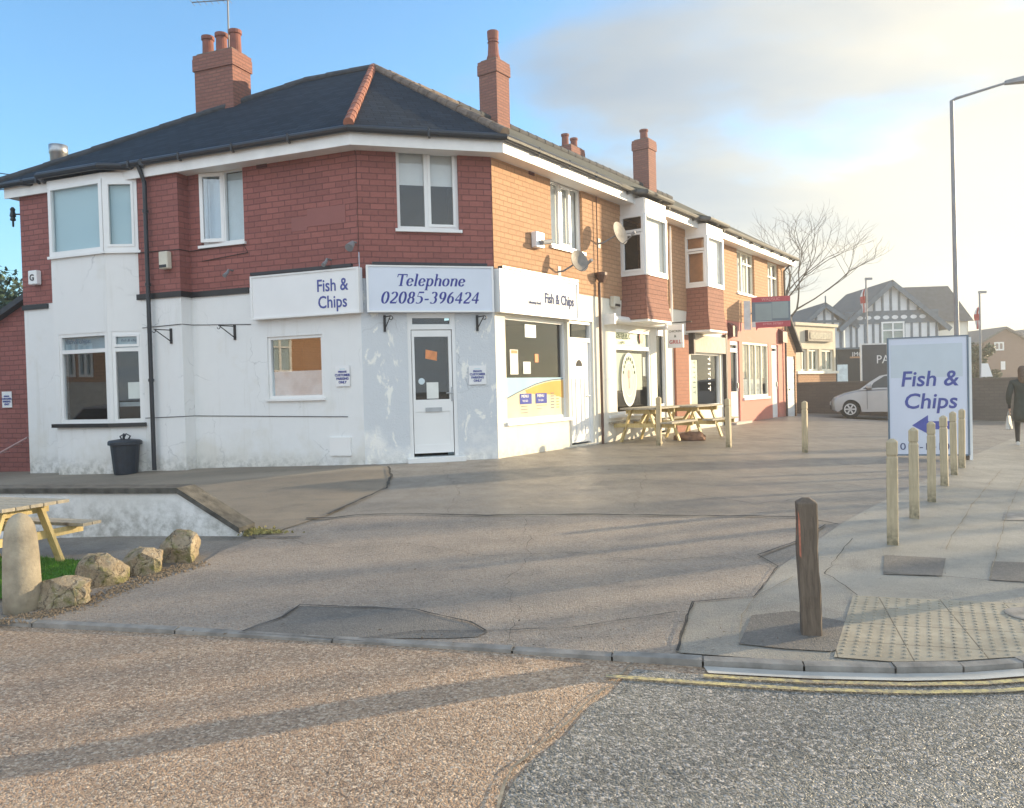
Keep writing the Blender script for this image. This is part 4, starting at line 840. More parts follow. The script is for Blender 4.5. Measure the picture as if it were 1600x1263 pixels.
# annexe at the left end
def annexe():
    ua=-7.38; T=thing('side_annexe','low red brick annexe with a sloping roof at the far left edge','building',FL.pt(-9.3,-.1,0))
    def zt(u): return FL.uz(34,460,-.1)[1]+(u-ua)*.42
    e=-12.5
    MB().face([FL.pt(e,-.1,-.4),FL.pt(ua,-.1,-.4),FL.pt(ua,-.1,zt(ua)),FL.pt(e,-.1,zt(e))]).build('brick_wall',M['brick'],T)
    mb=MB(); mb.hexa([FL.pt(e,.06,zt(e)-.02),FL.pt(ua,.06,zt(ua)-.02),FL.pt(ua,-7,zt(ua)-.02),FL.pt(e,-7,zt(e)-.02),FL.pt(e,.06,zt(e)+.1),FL.pt(ua,.06,zt(ua)+.1),FL.pt(ua,-7,zt(ua)+.1),FL.pt(e,-7,zt(e)+.1)]); mb.build('roof',M['slatecap'],T)
    a=FL.uz(0,708,.1); b=FL.uz(43,684,.1); mb=MB(); mb.tube([FL.pt(a[0]-1,.1,a[1]-.55*(b[1]-a[1])/(b[0]-a[0])-.0),FL.pt(a[0],.1,a[1]),FL.pt(b[0],.1,b[1])],.022,8)
    for k in (0,.5,.95):
        u=a[0]+(b[0]-a[0])*k; z=a[1]+(b[1]-a[1])*k; mb.tube([FL.pt(u,.1,z),FL.pt(u,-.1,z)],.012,6)
    mb.build('handrail',M['railp'],T)
M['railp']=plain('pinkish painted rail',(.45,.28,.27),.5,.1,4)
annexe()
# =================================================================== ground
M['forec']=asphalt('dark forecourt tarmac',(0.196,0.172,0.145),(0.241,0.209,0.174),(0.162,0.147,0.128),.25,70,.50,.6,wet=.14)
M['front']=asphalt('worn pale tarmac',(0.292,0.240,0.195),(0.354,0.286,0.227),(0.238,0.202,0.169),.4,55,.62,.8,wet=.12)
M['pave']=asphalt('pavement tarmac',(0.276,0.256,0.216),(0.331,0.305,0.256),(0.228,0.213,0.185),.25,75,.52,.5,wet=.16)
M['patchd']=asphalt('dark patch tarmac',(0.144,0.132,0.118),(0.180,0.162,0.142),(0.120,0.112,0.102),.2,60,.75,.5)
M['road']=asphalt('brown worn chip road',(0.350,0.237,0.157),(0.448,0.301,0.191),(0.280,0.205,0.145),1.0,56,.66,.75,wet=.14,light=(0.660,0.520,0.388))
M['road2']=asphalt('grey wet chip road',(0.146,0.144,0.130),(0.202,0.195,0.168),(0.112,0.113,0.106),.95,52,.50,.7,wet=.14,light=(0.515,0.470,0.423))
M['flag']=asphalt('brown paving flags',(0.209,0.171,0.131),(0.253,0.209,0.158),(0.165,0.143,0.116),.12,80,.85,.3)
M['kerb']=plain('concrete kerb',(.26,.24,.215),.75,.3,7,.3,60)
M['channel']=plain('wet gutter channel',(.50,.48,.44),.10,.15,4,.06,12)
M['yellow']=None
def yl():
    m,t,b=newmat('worn yellow line paint'); co=N(t,'ShaderNodeTexCoord').outputs['Object']; f=noise(t,30,5,.7,vec=co); g=noise(t,2.5,4,.6,vec=co)
    ad=N(t,'ShaderNodeMath',operation='MULTIPLY_ADD',i_1=.5); t.links.new(g,ad.inputs[0]); t.links.new(f,ad.inputs[2])
    t.links.new(mixc(t,ramp(t,ad.outputs[0],.62,.86),(.68,.55,.22),(.24,.21,.16)),b.inputs['Base Color']); b.inputs['Roughness'].default_value=.6; bump(t,b,f,.4,.005); return m
M['yellow']=yl()
M['soil']=asphalt('bare ground',(.12,.11,.09),(.16,.14,.11),(.1,.1,.08),.2,30,.95,.5)
M['crack']=plain('tar filled crack',(.045,.043,.04),.9,.3,20)
M['crackl']=plain('pale grit filled joint',(.26,.225,.17),.9,.3,20)
KW=[(-60,19.0),(-14,8.2),(-6.2,6.30),(-3.45,5.65),(-2.33,5.40),(-1.2,5.12),(-.04,4.85),(.55,4.70),(1.06,4.58),(1.6,4.46),(2.08,4.39),(2.45,4.38),(2.81,4.42),(3.3,4.62),(3.9,5.05),(4.6,5.75),(5.4,6.85),(6.2,8.0),(12.0,16.3),(40.7,57.3),(80,113.4)]
def smooth(a,b,x): x=min(1,max(0,(x-a)/(b-a))); return x*x*(3-2*x)
def zroad(x,y): return -.002-.034*smooth(-1.0,1.6,x)
def poly_sheet(name,pts,mat,zf,dz,step=.6,bound=None):
    bm=bmesh.new(); vs=[bm.verts.new((p[0],p[1],0)) for p in pts]; f=bm.faces.new(vs)
    if f.normal.z<0: f.normal_flip()
    bm.normal_update()
    xs=[p[0] for p in pts];ys=[p[1] for p in pts]
    bmesh.ops.triangulate(bm,faces=list(bm.faces))
    bx=(max(min(xs),-16),min(max(xs),24)); by=(max(min(ys),-4),min(max(ys),44))
    for ax,(lo,hi) in ((0,bx),(1,by)):
        k=math.floor(lo/step)*step
        while k<=hi:
            co=(k,0,0) if ax==0 else (0,k,0); no=(1,0,0) if ax==0 else (0,1,0)
            bmesh.ops.bisect_plane(bm,geom=bm.verts[:]+bm.edges[:]+bm.faces[:],plane_co=co,plane_no=no,dist=1e-5); k+=step
    for v in bm.verts: v.co.z=zf(v.co.x,v.co.y)+dz
    bm.normal_update()
    for f in bm.faces:
        f.smooth=True
        if f.normal.z<0: f.normal_flip()
    me=bpy.data.meshes.new(name); bm.to_mesh(me); bm.free(); me.materials.append(mat); uv=me.uv_layers.new(name='UVMap')
    for p in me.polygons:
        for li in p.loop_indices: c=me.vertices[me.loops[li].vertex_index].co; uv.data[li].uv=(c.x,c.y)
    o=bpy.data.objects.new(name,me); COL.objects.link(o); return structure(o)
G=lambda *a:[ground(*p) for p in a]
far=900
poly_sheet('ground',[(-far,-far),(far,-far),(far,far),(-far,far)],M['soil'],gz,-.16,step=2.4)
hi=[(80,113),(80,200),(-60,200)]
poly_sheet('forecourt',KW[:]+[(40,120),(-60,120)],M['forec'],gz,0)
R_far=[(86,109),(300,60),(300,-200),(-300,-200),(-300,60)]
poly_sheet('road',[(-300,80)]+KW[:-1]+[(80,113.4)]+[(300,113),(300,-200),(-300,-200)],M['road'],zroad,0)
zk=at_z
RDP=lambda *a:[at_z(p[0],p[1],zroad(at_z(p[0],p[1],-.06).x,0)) for p in a]
dk=[(775,1300),(790,1245),(803,1222),(835,1190),(862,1168),(885,1150),(905,1125),(930,1100),(955,1085),(975,1062),(992,1047)]
DK=[tuple(v.xy) for v in RDP(*dk)]
poly_sheet('road_resurfaced',[(DK[0][0]-.6,-8)]+DK+[(p[0],p[1]-.18) for p in KW[9:-1]]+[(80,90),(80,-8)],M['road2'],zroad,.006)
# front apron of the forecourt, paler and worn
ap=G((520,812),(560,808),(640,806),(760,809),(900,807),(1060,809),(1180,810),(1250,812),(1290,822),(1262,842),(1185,872),(1215,890),(1180,936),(1082,944),(1058,1022))
poly_sheet('forecourt_apron',[tuple(p.xy) for p in ap]+[(p[0],p[1]+.06) for p in KW[8:2:-1]]+[tuple(p.xy) for p in G((20,948),(120,925),(312,884),(345,862),(402,842),(440,830))],M['front'],gz,.006)
# pavement beyond the post line
pv=G((1350,800),(1300,830),(1215,890),(1180,936),(1082,944),(1058,1022))
poly_sheet('pavement',[tuple(p.xy) for p in pv]+[(p[0],p[1]+.056) if i<8 else (p[0]-.10,p[1]+.06) for i,p in enumerate(KW[9:])]+[tuple(FR.pt(60,8.4,0).xy),tuple(FR.pt(17,7.2,0).xy),tuple(ground(1513,716).xy)],M['pave'],gz,.009)
# flags along the left facade
fl=G((606,731),(611,745),(603,762),(560,782),(512,806),(480,816),(430,832),(402,842))
poly_sheet('path',[tuple(p.xy) for p in fl]+[(-3.6,8.9),(-14,13),(-12,17.5),tuple(FL.pt(-4,.1,0).xy),tuple(FL.pt(0,-.2,0).xy)],M['flag'],gz,.006)
# patches
def patch(name,pts,mat,dz=.011,z=None):
    P=[tuple((ground(*p) if z is None else at_z(p[0],p[1],z)).xy) for p in pts]; return poly_sheet(name,P,mat,gz if z is None else zroad,dz)
patch('tarmac_patch',[(372,991),(402,978),(438,967),(452,955),(470,949),(520,951),(580,949),(648,956),(690,966),(735,976),(748,984),(762,990),(745,998),(700,1000),(630,1000),(560,1004),(470,997)],M['patchd'])
patch('tarmac_patch',[(1155,1010),(1175,965),(1240,958),(1320,975),(1345,1000),(1300,1022),(1230,1018)],M['patchd'],.016)
patch('tarmac_patch',[(1382,870),(1478,875),(1472,903),(1380,900)],M['patchd'],.016)
patch('tarmac_patch',[(1550,880),(1640,883),(1640,915),(1546,909)],M['patchd'],.016)
patch('tarmac_patch',[(1568,803),(1640,804),(1640,816),(1566,815)],M['kerb'],.016)
# seams
def seam(pts,wd,mat,dz=.014,zf=None,jit=.012):
    P=[]
    raw=[(ground(*p) if zf is None else at_z(p[0],p[1],-.06)) for p in pts]
    zf=zf or gz
    for a,b in zip(raw,raw[1:]):
        n=max(2,int((b-a).length/.12))
        for k in range(n): q=a.lerp(b,k/n); P.append(Vector((q.x+random.uniform(-jit,jit),q.y+random.uniform(-jit,jit),0)))
    P.append(Vector((raw[-1].x,raw[-1].y,0))); mb=MB(); prev=None
    for k,p in enumerate(P):
        d=(P[min(k+1,len(P)-1)]-P[max(k-1,0)]); d=d.normalized() if d.length>1e-6 else Vector((1,0,0)); n_=Vector((-d.y,d.x,0))*wd*random.uniform(.3,1.2)/2
        a,b=p+n_,p-n_; a.z=zf(a.x,a.y)+dz; b.z=zf(b.x,b.y)+dz
        if prev: mb.face([prev[0],a,b,prev[1]] if (a-prev[0]).cross(b-prev[0]).z>0 else [prev[1],b,a,prev[0]])
        prev=(a,b)
    return structure(mb.build('tarmac_seam',mat,loc=(0,0,0)))
seam([(480,812),(520,812),(560,807),(640,805),(760,808),(900,806),(1060,808),(1180,809),(1250,811),(1310,822)],.05,M['crack'],.02)
seam([(607,731),(611,745),(603,765),(560,784),(512,806)],.04,M['crack'],.02)
seam([(1290,822),(1255,845),(1185,870),(1215,888),(1180,936),(1082,944),(1058,1022)],.015,M['crack'],.02,jit=.006)
seam([(400,842),(330,842)],.03,M['crack'],.02); seam([(402,842),(470,842)],.03,M['crack'],.02)
seam([(378,991),(440,968),(470,949),(650,956),(735,976),(760,990)],.018,M['crack'],.02,jit=.006)
seam([(1565,735),(1520,790),(1488,840),(1478,862)],.010,M['crackl'],.022,jit=.01); seam([(1600,748),(1575,800),(1562,850),(1546,908)],.008,M['crackl'],.022,jit=.008)
seam([(1380,898),(1480,905),(1600,915)],.012,M['crack'],.022,jit=.006)
seam([(1240,905),(1180,936),(1160,965),(1155,1010)],.008,M['crackl'],.022,jit=.006)
seam([(560,1002),(650,990),(760,990),(900,985),(1058,960)],.012,M['crack'],.02,jit=.012)
seam(dk,.013,M['crackl'],.014,zf=zroad,jit=.008)
# kerb stones
kb=MB(); kt=.06
kpts=[Vector((p[0],p[1],0)) for p in KW[1:18]]
ch=MB()
for a,b in zip(kpts,kpts[1:]):
    d=(b-a); n=max(1,round(d.length/.9)); d.normalize(); o_=Vector((-d.y,d.x,0))
    for k in range(n):
        p=a.lerp(b,k/n)+d*.006; q=a.lerp(b,(k+1)/n)-d*.006; j=random.uniform(-.004,.004)
        lo=-.16
        z0a=gz(p.x,p.y)+.013+j; z0b=gz(q.x,q.y)+.013+j
        kb.hexa([Vector((p.x,p.y,lo)),Vector((q.x,q.y,lo)),q+o_*kt+Vector((0,0,lo)),p+o_*kt+Vector((0,0,lo)),Vector((p.x,p.y,z0a-.008)),Vector((q.x,q.y,z0b-.008)),q+o_*kt+Vector((0,0,z0b)),p+o_*kt+Vector((0,0,z0a))])
structure(kb.build('kerb',M['kerb'],loc=(0,0,0)))
cpts=[(1040,1044),(1100,1040),(1250,1044),(1400,1048),(1620,1040)]
cw=KW[8:15]
poly_sheet('gutter_channel',[(p[0],p[1]-.012) for p in cw]+[(p[0]+.005*i,p[1]-.125+.003*i) for i,p in list(enumerate(cw))[::-1]],M['channel'],zroad,.012)
# double yellow lines
for dd in (.16,.272):
    P=[]; 
    c=[Vector((p[0],p[1],0)) for p in KW[7 if dd>.2 else 8:18]]
    nn=[]
    for k,p in enumerate(c):
        d=(c[min(k+1,len(c)-1)]-c[max(k-1,0)]).normalized(); nn.append(Vector((d.y,-d.x,0)))
    mb=[p+n_*dd for p,n_ in zip(c,nn)]; mc=[p+n_*(dd+.042) for p,n_ in zip(c,nn)]
    poly_sheet('yellow_line',[tuple(p.xy) for p in mb]+[tuple(p.xy) for p in mc[::-1]],M['yellow'],zroad,.018)
# tactile paving
def tactile():
    m,t,b=newmat('buff tactile slab'); co=N(t,'ShaderNodeTexCoord').outputs['Object']; f=noise(t,5,6,.65,vec=co); g=noise(t,60,3,.6,vec=co)
    br=N(t,'ShaderNodeTexBrick',i_Scale=1.0); br.offset=0; br.inputs['Brick Width'].default_value=.4; br.inputs['Row Height'].default_value=.4; br.inputs['Mortar Size'].default_value=.004; br.inputs['Color1'].default_value=(1,1,1,1); br.inputs['Color2'].default_value=(.82,.82,.82,1); br.inputs['Mortar'].default_value=(.35,.33,.3,1)
    mpp=N(t,'ShaderNodeMapping'); mpp.inputs['Rotation'].default_value=(0,0,.30); t.links.new(N(t,'ShaderNodeTexCoord').outputs['UV'],mpp.inputs[0]); t.links.new(mpp.outputs[0],br.inputs['Vector'])
    t.links.new(mixc(t,1.0,mixc(t,ramp(t,f,.36,.66),(.33,.285,.21),(.43,.38,.29)),br.outputs['Color'],'MULTIPLY'),b.inputs['Base Color']); b.inputs['Roughness'].default_value=.7; bump(t,b,g,.3,.005)
    A=ground(1333,934);B=ground(1303,1031);C_=ground(1600,949)
    ex=(C_-A).normalized(); ex.z=0; ex.normalize(); ey=(A-B); ey.z=0; ey.normalize(); W=2.0; 
    corners=[B,B+ex*0+ey*(A-B).length]
    H=(A-B).length
    def far_y(s): # back edge along A->C, front edge follows kerb
        return 0
    pts=[]; A2=Vector((A.x,A.y)); 
    front=[(p[0]+(.02),p[1]+.063) for p in KW if B.x<=p[0]<=3.5]
    P=[(B.x,B.y)]+front+[(3.75,5.02),(4.05,5.30)]+[(C_.x+.25,C_.y-.03),(A.x,A.y)]
    o=poly_sheet('tactile_paving',P,m,gz,.016,step=.6)
    mb=MB(); n=0
    import itertools
    def inside(x,y):
        c=False
        for (x1,y1),(x2,y2) in zip(P,P[1:]+P[:1]):
            if (y1>y)!=(y2>y) and x<(x2-x1)*(y-y1)/(y2-y1)+x1: c=not c
        return c
    dirx=ex; diry=Vector((ex.y*-1,ex.x,0)); sk=ey
    for i in range(0,46):
        for j in range(-4,30):
            p=Vector((A.x,A.y,0))+dirx*(.035+.0665*i)-sk*(.03+.0665*j)
            if inside(p.x-.02,p.y) and inside(p.x+.02,p.y) and inside(p.x,p.y-.02) and inside(p.x,p.y+.02):
                z=gz(p.x,p.y)+.016
                mb.lathe((p.x,p.y,z-.002),[(.0135,0),(.012,.0055),(.007,.007)],8); 
    d=mb.build('tactile_studs',m,parent=None,loc=(0,0,0)); structure(d)
    cv=ground(1588,966); mb=MB(); mb.lathe((cv.x+.12,cv.y,cv.z+.018),[(.17,0),(.17,.006),(.15,.008)],24); structure(mb.build('manhole_cover',M['kerb'],loc=(cv.x,cv.y,cv.z)))
tactile()

# small debris on the tarmac: grit, twigs and dead leaves
def debris():
    rnd=random.Random(31); mb=MB()
    for _ in range(240):
        px=rnd.uniform(300,1590); py=rnd.choice((rnd.uniform(735,1020),rnd.uniform(980,1025),rnd.uniform(700,760)))
        g=ground(px,py); 
        if g.x>1.8 and g.y<5.9: continue
        if FR.dist(g.x,g.y)<.05 and FC.dist(g.x,g.y)<.05: continue
        r=rnd.uniform(.005,.013); a=rnd.uniform(0,6.28); z=g.z+.022; c=Vector((g.x,g.y,z)); e1=Vector((math.cos(a),math.sin(a),.1))*r*1.4; e2=Vector((-math.sin(a),math.cos(a),rnd.uniform(-.1,.4)))*r*.7
        mb.face([c-e1,c-e2*.8,c+e1+Vector((0,0,r*.3)),c+e2])
    tag(mb.build('leaf_litter',M['gravel0'],loc=(1,7,0)),'scattered dead leaves and grit lying over the tarmac','leaf litter',kind='stuff')
M['gravel0']=plain('dead leaf',(.16,.11,.07),.9,.6,3)
debris()
def moss():
    rnd=random.Random(5); mb=MB()
    for _ in range(700):
        t=rnd.random()
        a=ground(392+rnd.gauss(0,9),834+rnd.gauss(0,3)) if t<.45 else ground(rnd.gauss(418,16),837-abs(rnd.gauss(0,3)))
        r=rnd.uniform(.006,.018); z=a.z+.02; an=rnd.uniform(0,6.28); dx,dy=math.cos(an)*r,math.sin(an)*r
        mb.face([(a.x-dx,a.y-dy,z),(a.x+dx,a.y+dy,z),(a.x+rnd.uniform(-.01,.01),a.y,z+rnd.uniform(.012,.035))])
    tag(mb.build('moss',M['moss'],loc=ground(395,836)),'yellow green moss and grit at the sloping end of the low wall','moss',kind='stuff')
M['moss']=plain('yellow moss',(.26,.235,.09),.9,.5,12)
moss()

seam([(430,842),(520,860),(640,852),(760,872),(900,865),(1010,880),(1130,872),(1215,890)],.006,M['crack'],.02,jit=.03)
seam([(800,1012),(812,960),(790,915),(830,870),(818,812)],.004,M['crack'],.02,jit=.04)
seam([(690,735),(720,770),(700,805)],.004,M['crack'],.02,jit=.04); seam([(980,700),(1010,740),(990,806)],.004,M['crack'],.02,jit=.04)
seam([(1330,845),(1290,900),(1340,935)],.008,M['crack'],.024,jit=.015); seam([(1060,1020),(1066,985),(1085,944)],.012,M['crack'],.022,jit=.01)
seam([(1060,770),(1180,790),(1300,776),(1384,790)],.008,M['crack'],.02,jit=.03)
# =================================================================== signs on the building
def sign_left():
    r=FL.rect(392,424.6,561,494.6,.14); T=thing('shop_sign','white fascia sign reading Fish & Chips on the shaded left wall','sign',FL.pt((r[0]+r[1])/2,.07,r[2]))
    mb=MB(); mb.fbox(FL,r[0],r[1],.02,.14,r[2],r[3]); p=mb.build('panel',M['sign'],T,bevel=.006)
    mb=MB(); k=.03
    for q in ((r[0],r[1],r[2],r[2]+k),(r[0],r[1],r[3]-k,r[3]),(r[0],r[0]+k,r[2]+k,r[3]-k),(r[1]-k,r[1],r[2]+k,r[3]-k)): mb.fbox(FL,q[0]-.004,q[1]+.004,.135,.155,q[2],q[3])
    mb.build('trim',M['upvc'],T)
    MB().fbox(FL,r[0]+.02,r[1]-.12,.10,.17,r[3]+.01,r[3]+.06).build('light_strip',M['gutter'],T)
    a=FL.uz(544,452,.14); b=FL.uz(543,478,.14)
    text('Fish &',.285,FL,a[0],a[1]-.005,.142,'blue',T,align='RIGHT',bold=.003,sx=.86); text('Chips',.285,FL,b[0],b[1]-.01,.142,'blue',T,align='RIGHT',bold=.003,sx=.86)
sign_left()
def sign_mid():
    r=FC.rect(573,415.5,771,488,.14); T=thing('telephone_sign','pale blue fascia sign reading Telephone and a number above the corner door','sign',FC.pt((r[0]+r[1])/2,.07,r[2]))
    MB().fbox(FC,r[0],r[1],.02,.14,r[2],r[3]).build('panel',M['signbg'],T,bevel=.006)
    mb=MB(); k=.025
    for q in ((r[0],r[1],r[2],r[2]+k),(r[0],r[1],r[3]-k,r[3]),(r[0],r[0]+k,r[2]+k,r[3]-k),(r[1]-k,r[1],r[2]+k,r[3]-k)): mb.fbox(FC,q[0]-.004,q[1]+.004,.135,.155,q[2],q[3])
    mb.build('trim',M['upvc'],T)
    MB().fbox(FC,r[0]+.1,r[1]-.1,.08,.16,r[3]+.01,r[3]+.05).build('light_strip',M['gutter'],T)
    a=FC.uz(672,447.5,.14); b=FC.uz(672,474.5,.14)
    pen_text('Telephone',.30,FC,a[0],a[1],.1405,'navy',T,sx=.94); pen_text('02085-396424',.30,FC,b[0],b[1],.1405,'navy',T,sx=.94)
sign_mid()
M['signR']=plain('matt white sign panel',(.76,.76,.74),.95,.04,2,spec=.05)
def sign_right():
    r=FR.rect(781,431,903,494,.14); T=thing('shop_sign','sunlit white fascia sign reading Fish & Chips above the shop window','sign',FR.pt((r[0]+r[1])/2,.07,r[2]))
    MB().fbox(FR,r[0],r[1],.02,.14,r[2],r[3]).build('panel',M['signR'],T,bevel=.006)
    mb=MB(); k=.03
    for q in ((r[0],r[1],r[2],r[2]+k),(r[0],r[1],r[3]-k,r[3]),(r[0],r[0]+k,r[2]+k,r[3]-k),(r[1]-k,r[1],r[2]+k,r[3]-k)): mb.fbox(FR,q[0]-.004,q[1]+.004,.135,.155,q[2],q[3])
    mb.build('trim',M['upvc'],T)
    MB().fbox(FR,r[0]+.05,r[1]-.02,.08,.18,r[3]+.01,r[3]+.05).build('light_strip',M['gutter'],T)
    a=FR.uz(851,473,.14); text('Fish & Chips',.26,FR,a[0],a[1]+.0,.142,'vgrey2',T,sx=.80,bold=.003)
    a=FR.uz(826,474,.14); text('takeaway food',.075,FR,a[0],a[1],.142,'vgrey2',T,sx=.9)
M['vgrey2']=plain('sun faded grey blue letters',(.075,.09,.19),.95,.1,6,spec=.05)
sign_right()
def notice(F,x0,y0,x1,y1,label,o=0):
    r=F.rect(x0,y0,x1,y1,o); w_=r[1]-r[0]; h=r[3]-r[2]; T=thing('parking_notice',label,'notice',F.pt(r[0],o,r[2]),'customer parking notices on the walls')
    MB().fbox(F,r[0],r[1],o+.015,o+.026,r[2],r[3]).build('plate',M['sign'],T)
    for i,(s,hh) in enumerate((('PRIVATE',.10),('CUSTOMER',.13),('PARKING',.13),('ONLY',.13))): text(s,h*hh*1.25,F,(r[0]+r[1])/2,r[3]-h*(.34+.17*i),o+.028,'blue',T,align='CENTER',bold=.002,sx=1.0)
    mb=MB(); mb.fbox(F,(r[0]+r[1])/2-.05,(r[0]+r[1])/2+.05,o+.027,o+.029,r[3]-h*.20,r[3]-h*.14); mb.build('emblem',M['frost'],T)
notice(FC,732,571.5,759,601,'small white customer parking notice on the corner wall right of the white door')
notice(FL,525.5,571.5,547.5,604,'small white customer parking notice between the lower left window and the corner')
notice(FL,5,612,20,637,'small white customer parking notice on the red brick annexe wall',-.1)
def bracket(F,px,y0,y1,label,o=0,reach=.28,side=-1):
    u,zt=F.uz(px,y0,o+.1); zb=F.uz(px,y1,o+.1)[1]; T=thing('hanging_bracket',label,'bracket',F.pt(u,o,zb),'black iron brackets on the walls')
    MB().fbox(F,u-.02,u+.02,o,o+.025,zb,zt).build('back_plate',M['black'],T)
    mb=MB(); mb.tube([F.pt(u,o+.02,zt-.03),F.pt(u+side*.08,o+reach,zt-.03)],.010,6); mb.tube([F.pt(u,o+.02,zb+.04),F.pt(u+side*.07,o+reach*.92,zt-.045)],.009,6)
    mb.tube([F.pt(u+side*.08+.03*math.cos(rad(t)),o+reach,zt-.06+.03*math.sin(rad(t))) for t in range(90,-200,-30)],.007,5); mb.build('scroll_arm',M['black'],T)
bracket(FL,261,513,537,'black iron bracket just right of the drainpipe on the shaded white wall',.25,.32,-1)
bracket(FL,361,507,531,'black iron bracket under the left end of the Fish & Chips sign',0,.32,-1)
bracket(FC,601.5,492,518,'black iron bracket left of the corner door under the Telephone sign',0,.22,1)
bracket(FC,747,492,517,'black iron bracket right of the corner door under the Telephone sign',0,.22,1)
def alarm(F,x0,y0,x1,y1,label,o,letter=None,mat='sign'):
    r=F.rect(x0,y0,x1,y1,o); T=thing('alarm_box',label,'alarm box',F.pt(r[0],o,r[2]),'alarm boxes on the upper walls')
    MB().fbox(F,r[0],r[1],o+.01,o+.13,r[2],r[3]).build('case',M[mat],T,bevel=.015)
    if letter: text(letter,(r[3]-r[2])*.62,F,(r[0]+r[1])/2,r[2]+(r[3]-r[2])*.28,o+.132,'black',T,align='CENTER',bold=.004)
    else: MB().fbox(F,r[0]+.02,r[1]-.02,o+.12,o+.136,r[2]+.02,r[2]+.07).build('dark_lens',M['black'],T)
M['alarmc']=plain('cream plastic',(.62,.58,.48),.5,.08,4)
alarm(FL,53,424,66,446,'white alarm box with a letter G on the far left tiles',.262,'G')
alarm(FL,256,394.5,269.5,421.5,'cream alarm box above the black band right of the drainpipe',.262,None,'alarmc')
alarm(FR,829,364,842,388.5,'pale alarm box left of the sunlit upstairs window',.012,'G')
alarm(FR,952,464,961,481,'yellowish alarm box under the first hung tile bay',0,None,'alarmc')
def dish(px,py,wpx,label,reach=.42,az=35+20):
    u,z=FR.uz(px,py,reach); sc_=wpx; T=thing('satellite_dish',label,'satellite dish',FR.pt(u-.1,0,z-.2),'satellite dishes on the sunlit wall')
    c=FR.pt(u,reach,z); ax=Vector((math.cos(rad(35-40)),-math.sin(rad(35-40)),.32)).normalized(); aa=rad(az); ax=Vector((math.sin(aa),math.cos(aa),.30)).normalized()
    x=ax.cross(Vector((0,0,1))).normalized(); y=x.cross(ax); mb=MB(); R_=wpx; n=24
    rings=[(0,0),(.35,.02),(.7,.055),(1.0,.10)]
    vs=[]; 
    for side in (0,1):
        for a,b in zip(rings,rings[1:]):
            for k in range(n):
                P=[]
                for (rr,dd),kk in ((a,k),(b,k),(b,k+1),(a,k+1)):
                    t=2*PI*kk/n; P.append(c+(x*math.cos(t)*.92+y*math.sin(t))*rr*R_+ax*(dd*.6-side*.012))
                if side: P=P[::-1]
                if a[0]==0: P=[P[0],P[1],P[2]]
                mb.face(P)
    d=mb.build('reflector',M['dishm'],T,smooth=True)
    mb=MB(); mb.tube([c-ax*.02,FR.pt(u-.12,.10,z-.16),FR.pt(u-.12,0.0,z-.16)],.018,8); mb.fbox(FR,u-.17,u-.07,0,.02,z-.26,z-.06); mb.build('wall_mount',M['lamp'],T)
    f=c+ax*.34-y*.06; mb=MB(); mb.tube([c-y*R_*.95+ax*.05,f-y*.1],.010,6); mb.build('arm',M['lamp'],T)
    mb=MB(); mb.tube([f-ax*.05-y*.08,f+ax*.05-y*.08],.03,10); mb.build('receiver',M['lamp'],T)
M['dishm']=plain('grey beige dish',(.25,.225,.20),.6,.15,8)
dish(966,366,.25,'grey satellite dish on an arm beside the first bay upstairs',.40,132)
dish(903,409.5,.22,'grey satellite dish below the sunlit upstairs window',.36,146)
def spot(F,px,py,label,o=.012,r=.06):
    u,z=F.uz(px,py,o+.15); T=thing('wall_light',label,'light',F.pt(u,o,z)); mb=MB(); mb.tube([F.pt(u,o,z+.05),F.pt(u,o+.12,z+.05),F.pt(u,o+.16,z)],.015,6); mb.build('arm',M['lamp'],T)
    mb=MB(); mb.tube([F.pt(u,o+.12,z+.02),F.pt(u+.01,o+.24,z-.07)],[r*.6,r],12); mb.build('lamp_head',M['lamp'],T,smooth=False)
spot(FL,549,382,'small grey wall light on the red tiles near the corner',r=.07)
spot(FL,509,409,'little pale spotlight on top of the left Fish & Chips sign',r=.035); spot(FL,355,426,'little pale spotlight on the tiles left of the Fish & Chips sign',r=.035)
def camera_(px,py,label):
    u,z=FR.uz(px,py,.2); T=thing('security_camera',label,'camera',FR.pt(u,0,z)); mb=MB(); mb.tube([FR.pt(u,.0,z),FR.pt(u,.2,z)],.02,8); mb.fbox(FR,u-.06,u+.06,.012,.03,z-.06,z+.06); mb.build('bracket_arm',M['lamp'],T)
    mb=MB(); mb.tube([FR.pt(u-.14,.2,z-.02),FR.pt(u+.14,.22,z+.03)],.045,10); mb.build('camera_body',M['lamp'],T)
camera_(853,379,'grey security camera beside the pale alarm box')
# projecting cafe board
def cafe_sign():
    r=(FR.uz(1036,500)[0],); u=r[0]; F=fac_from(FR.pt(u,.12,0),FR.pt(u,.75,0)); zt=at_y(1036,508,FR.pt(u,.4,0).y).z; zb=at_y(1036,544,FR.pt(u,.4,0).y).z
    T=thing('hanging_sign','small white double sided sign with red lettering hanging beside the awning box','sign',FR.pt(u,.1,zb))
    MB().fbox(F,0,F.len*.62,-.03,.03,zb,zt).build('board',M['sign'],T)
    MB().tube([FR.pt(u,0,zt+.05),FR.pt(u,.72,zt+.05)],.015,6).build('pole',M['black'],T)
    w_=F.len*.62
    text('CHICKEN',.075,F,w_/2,zt-.18,.031,'gdark',T,align='CENTER'); text('&',.09,F,w_/2,zt-.3,.031,'gdark',T,align='CENTER'); text('GRILL',.12,F,w_/2,zb+.1,.031,'redp',T,align='CENTER',bold=.002)
cafe_sign()
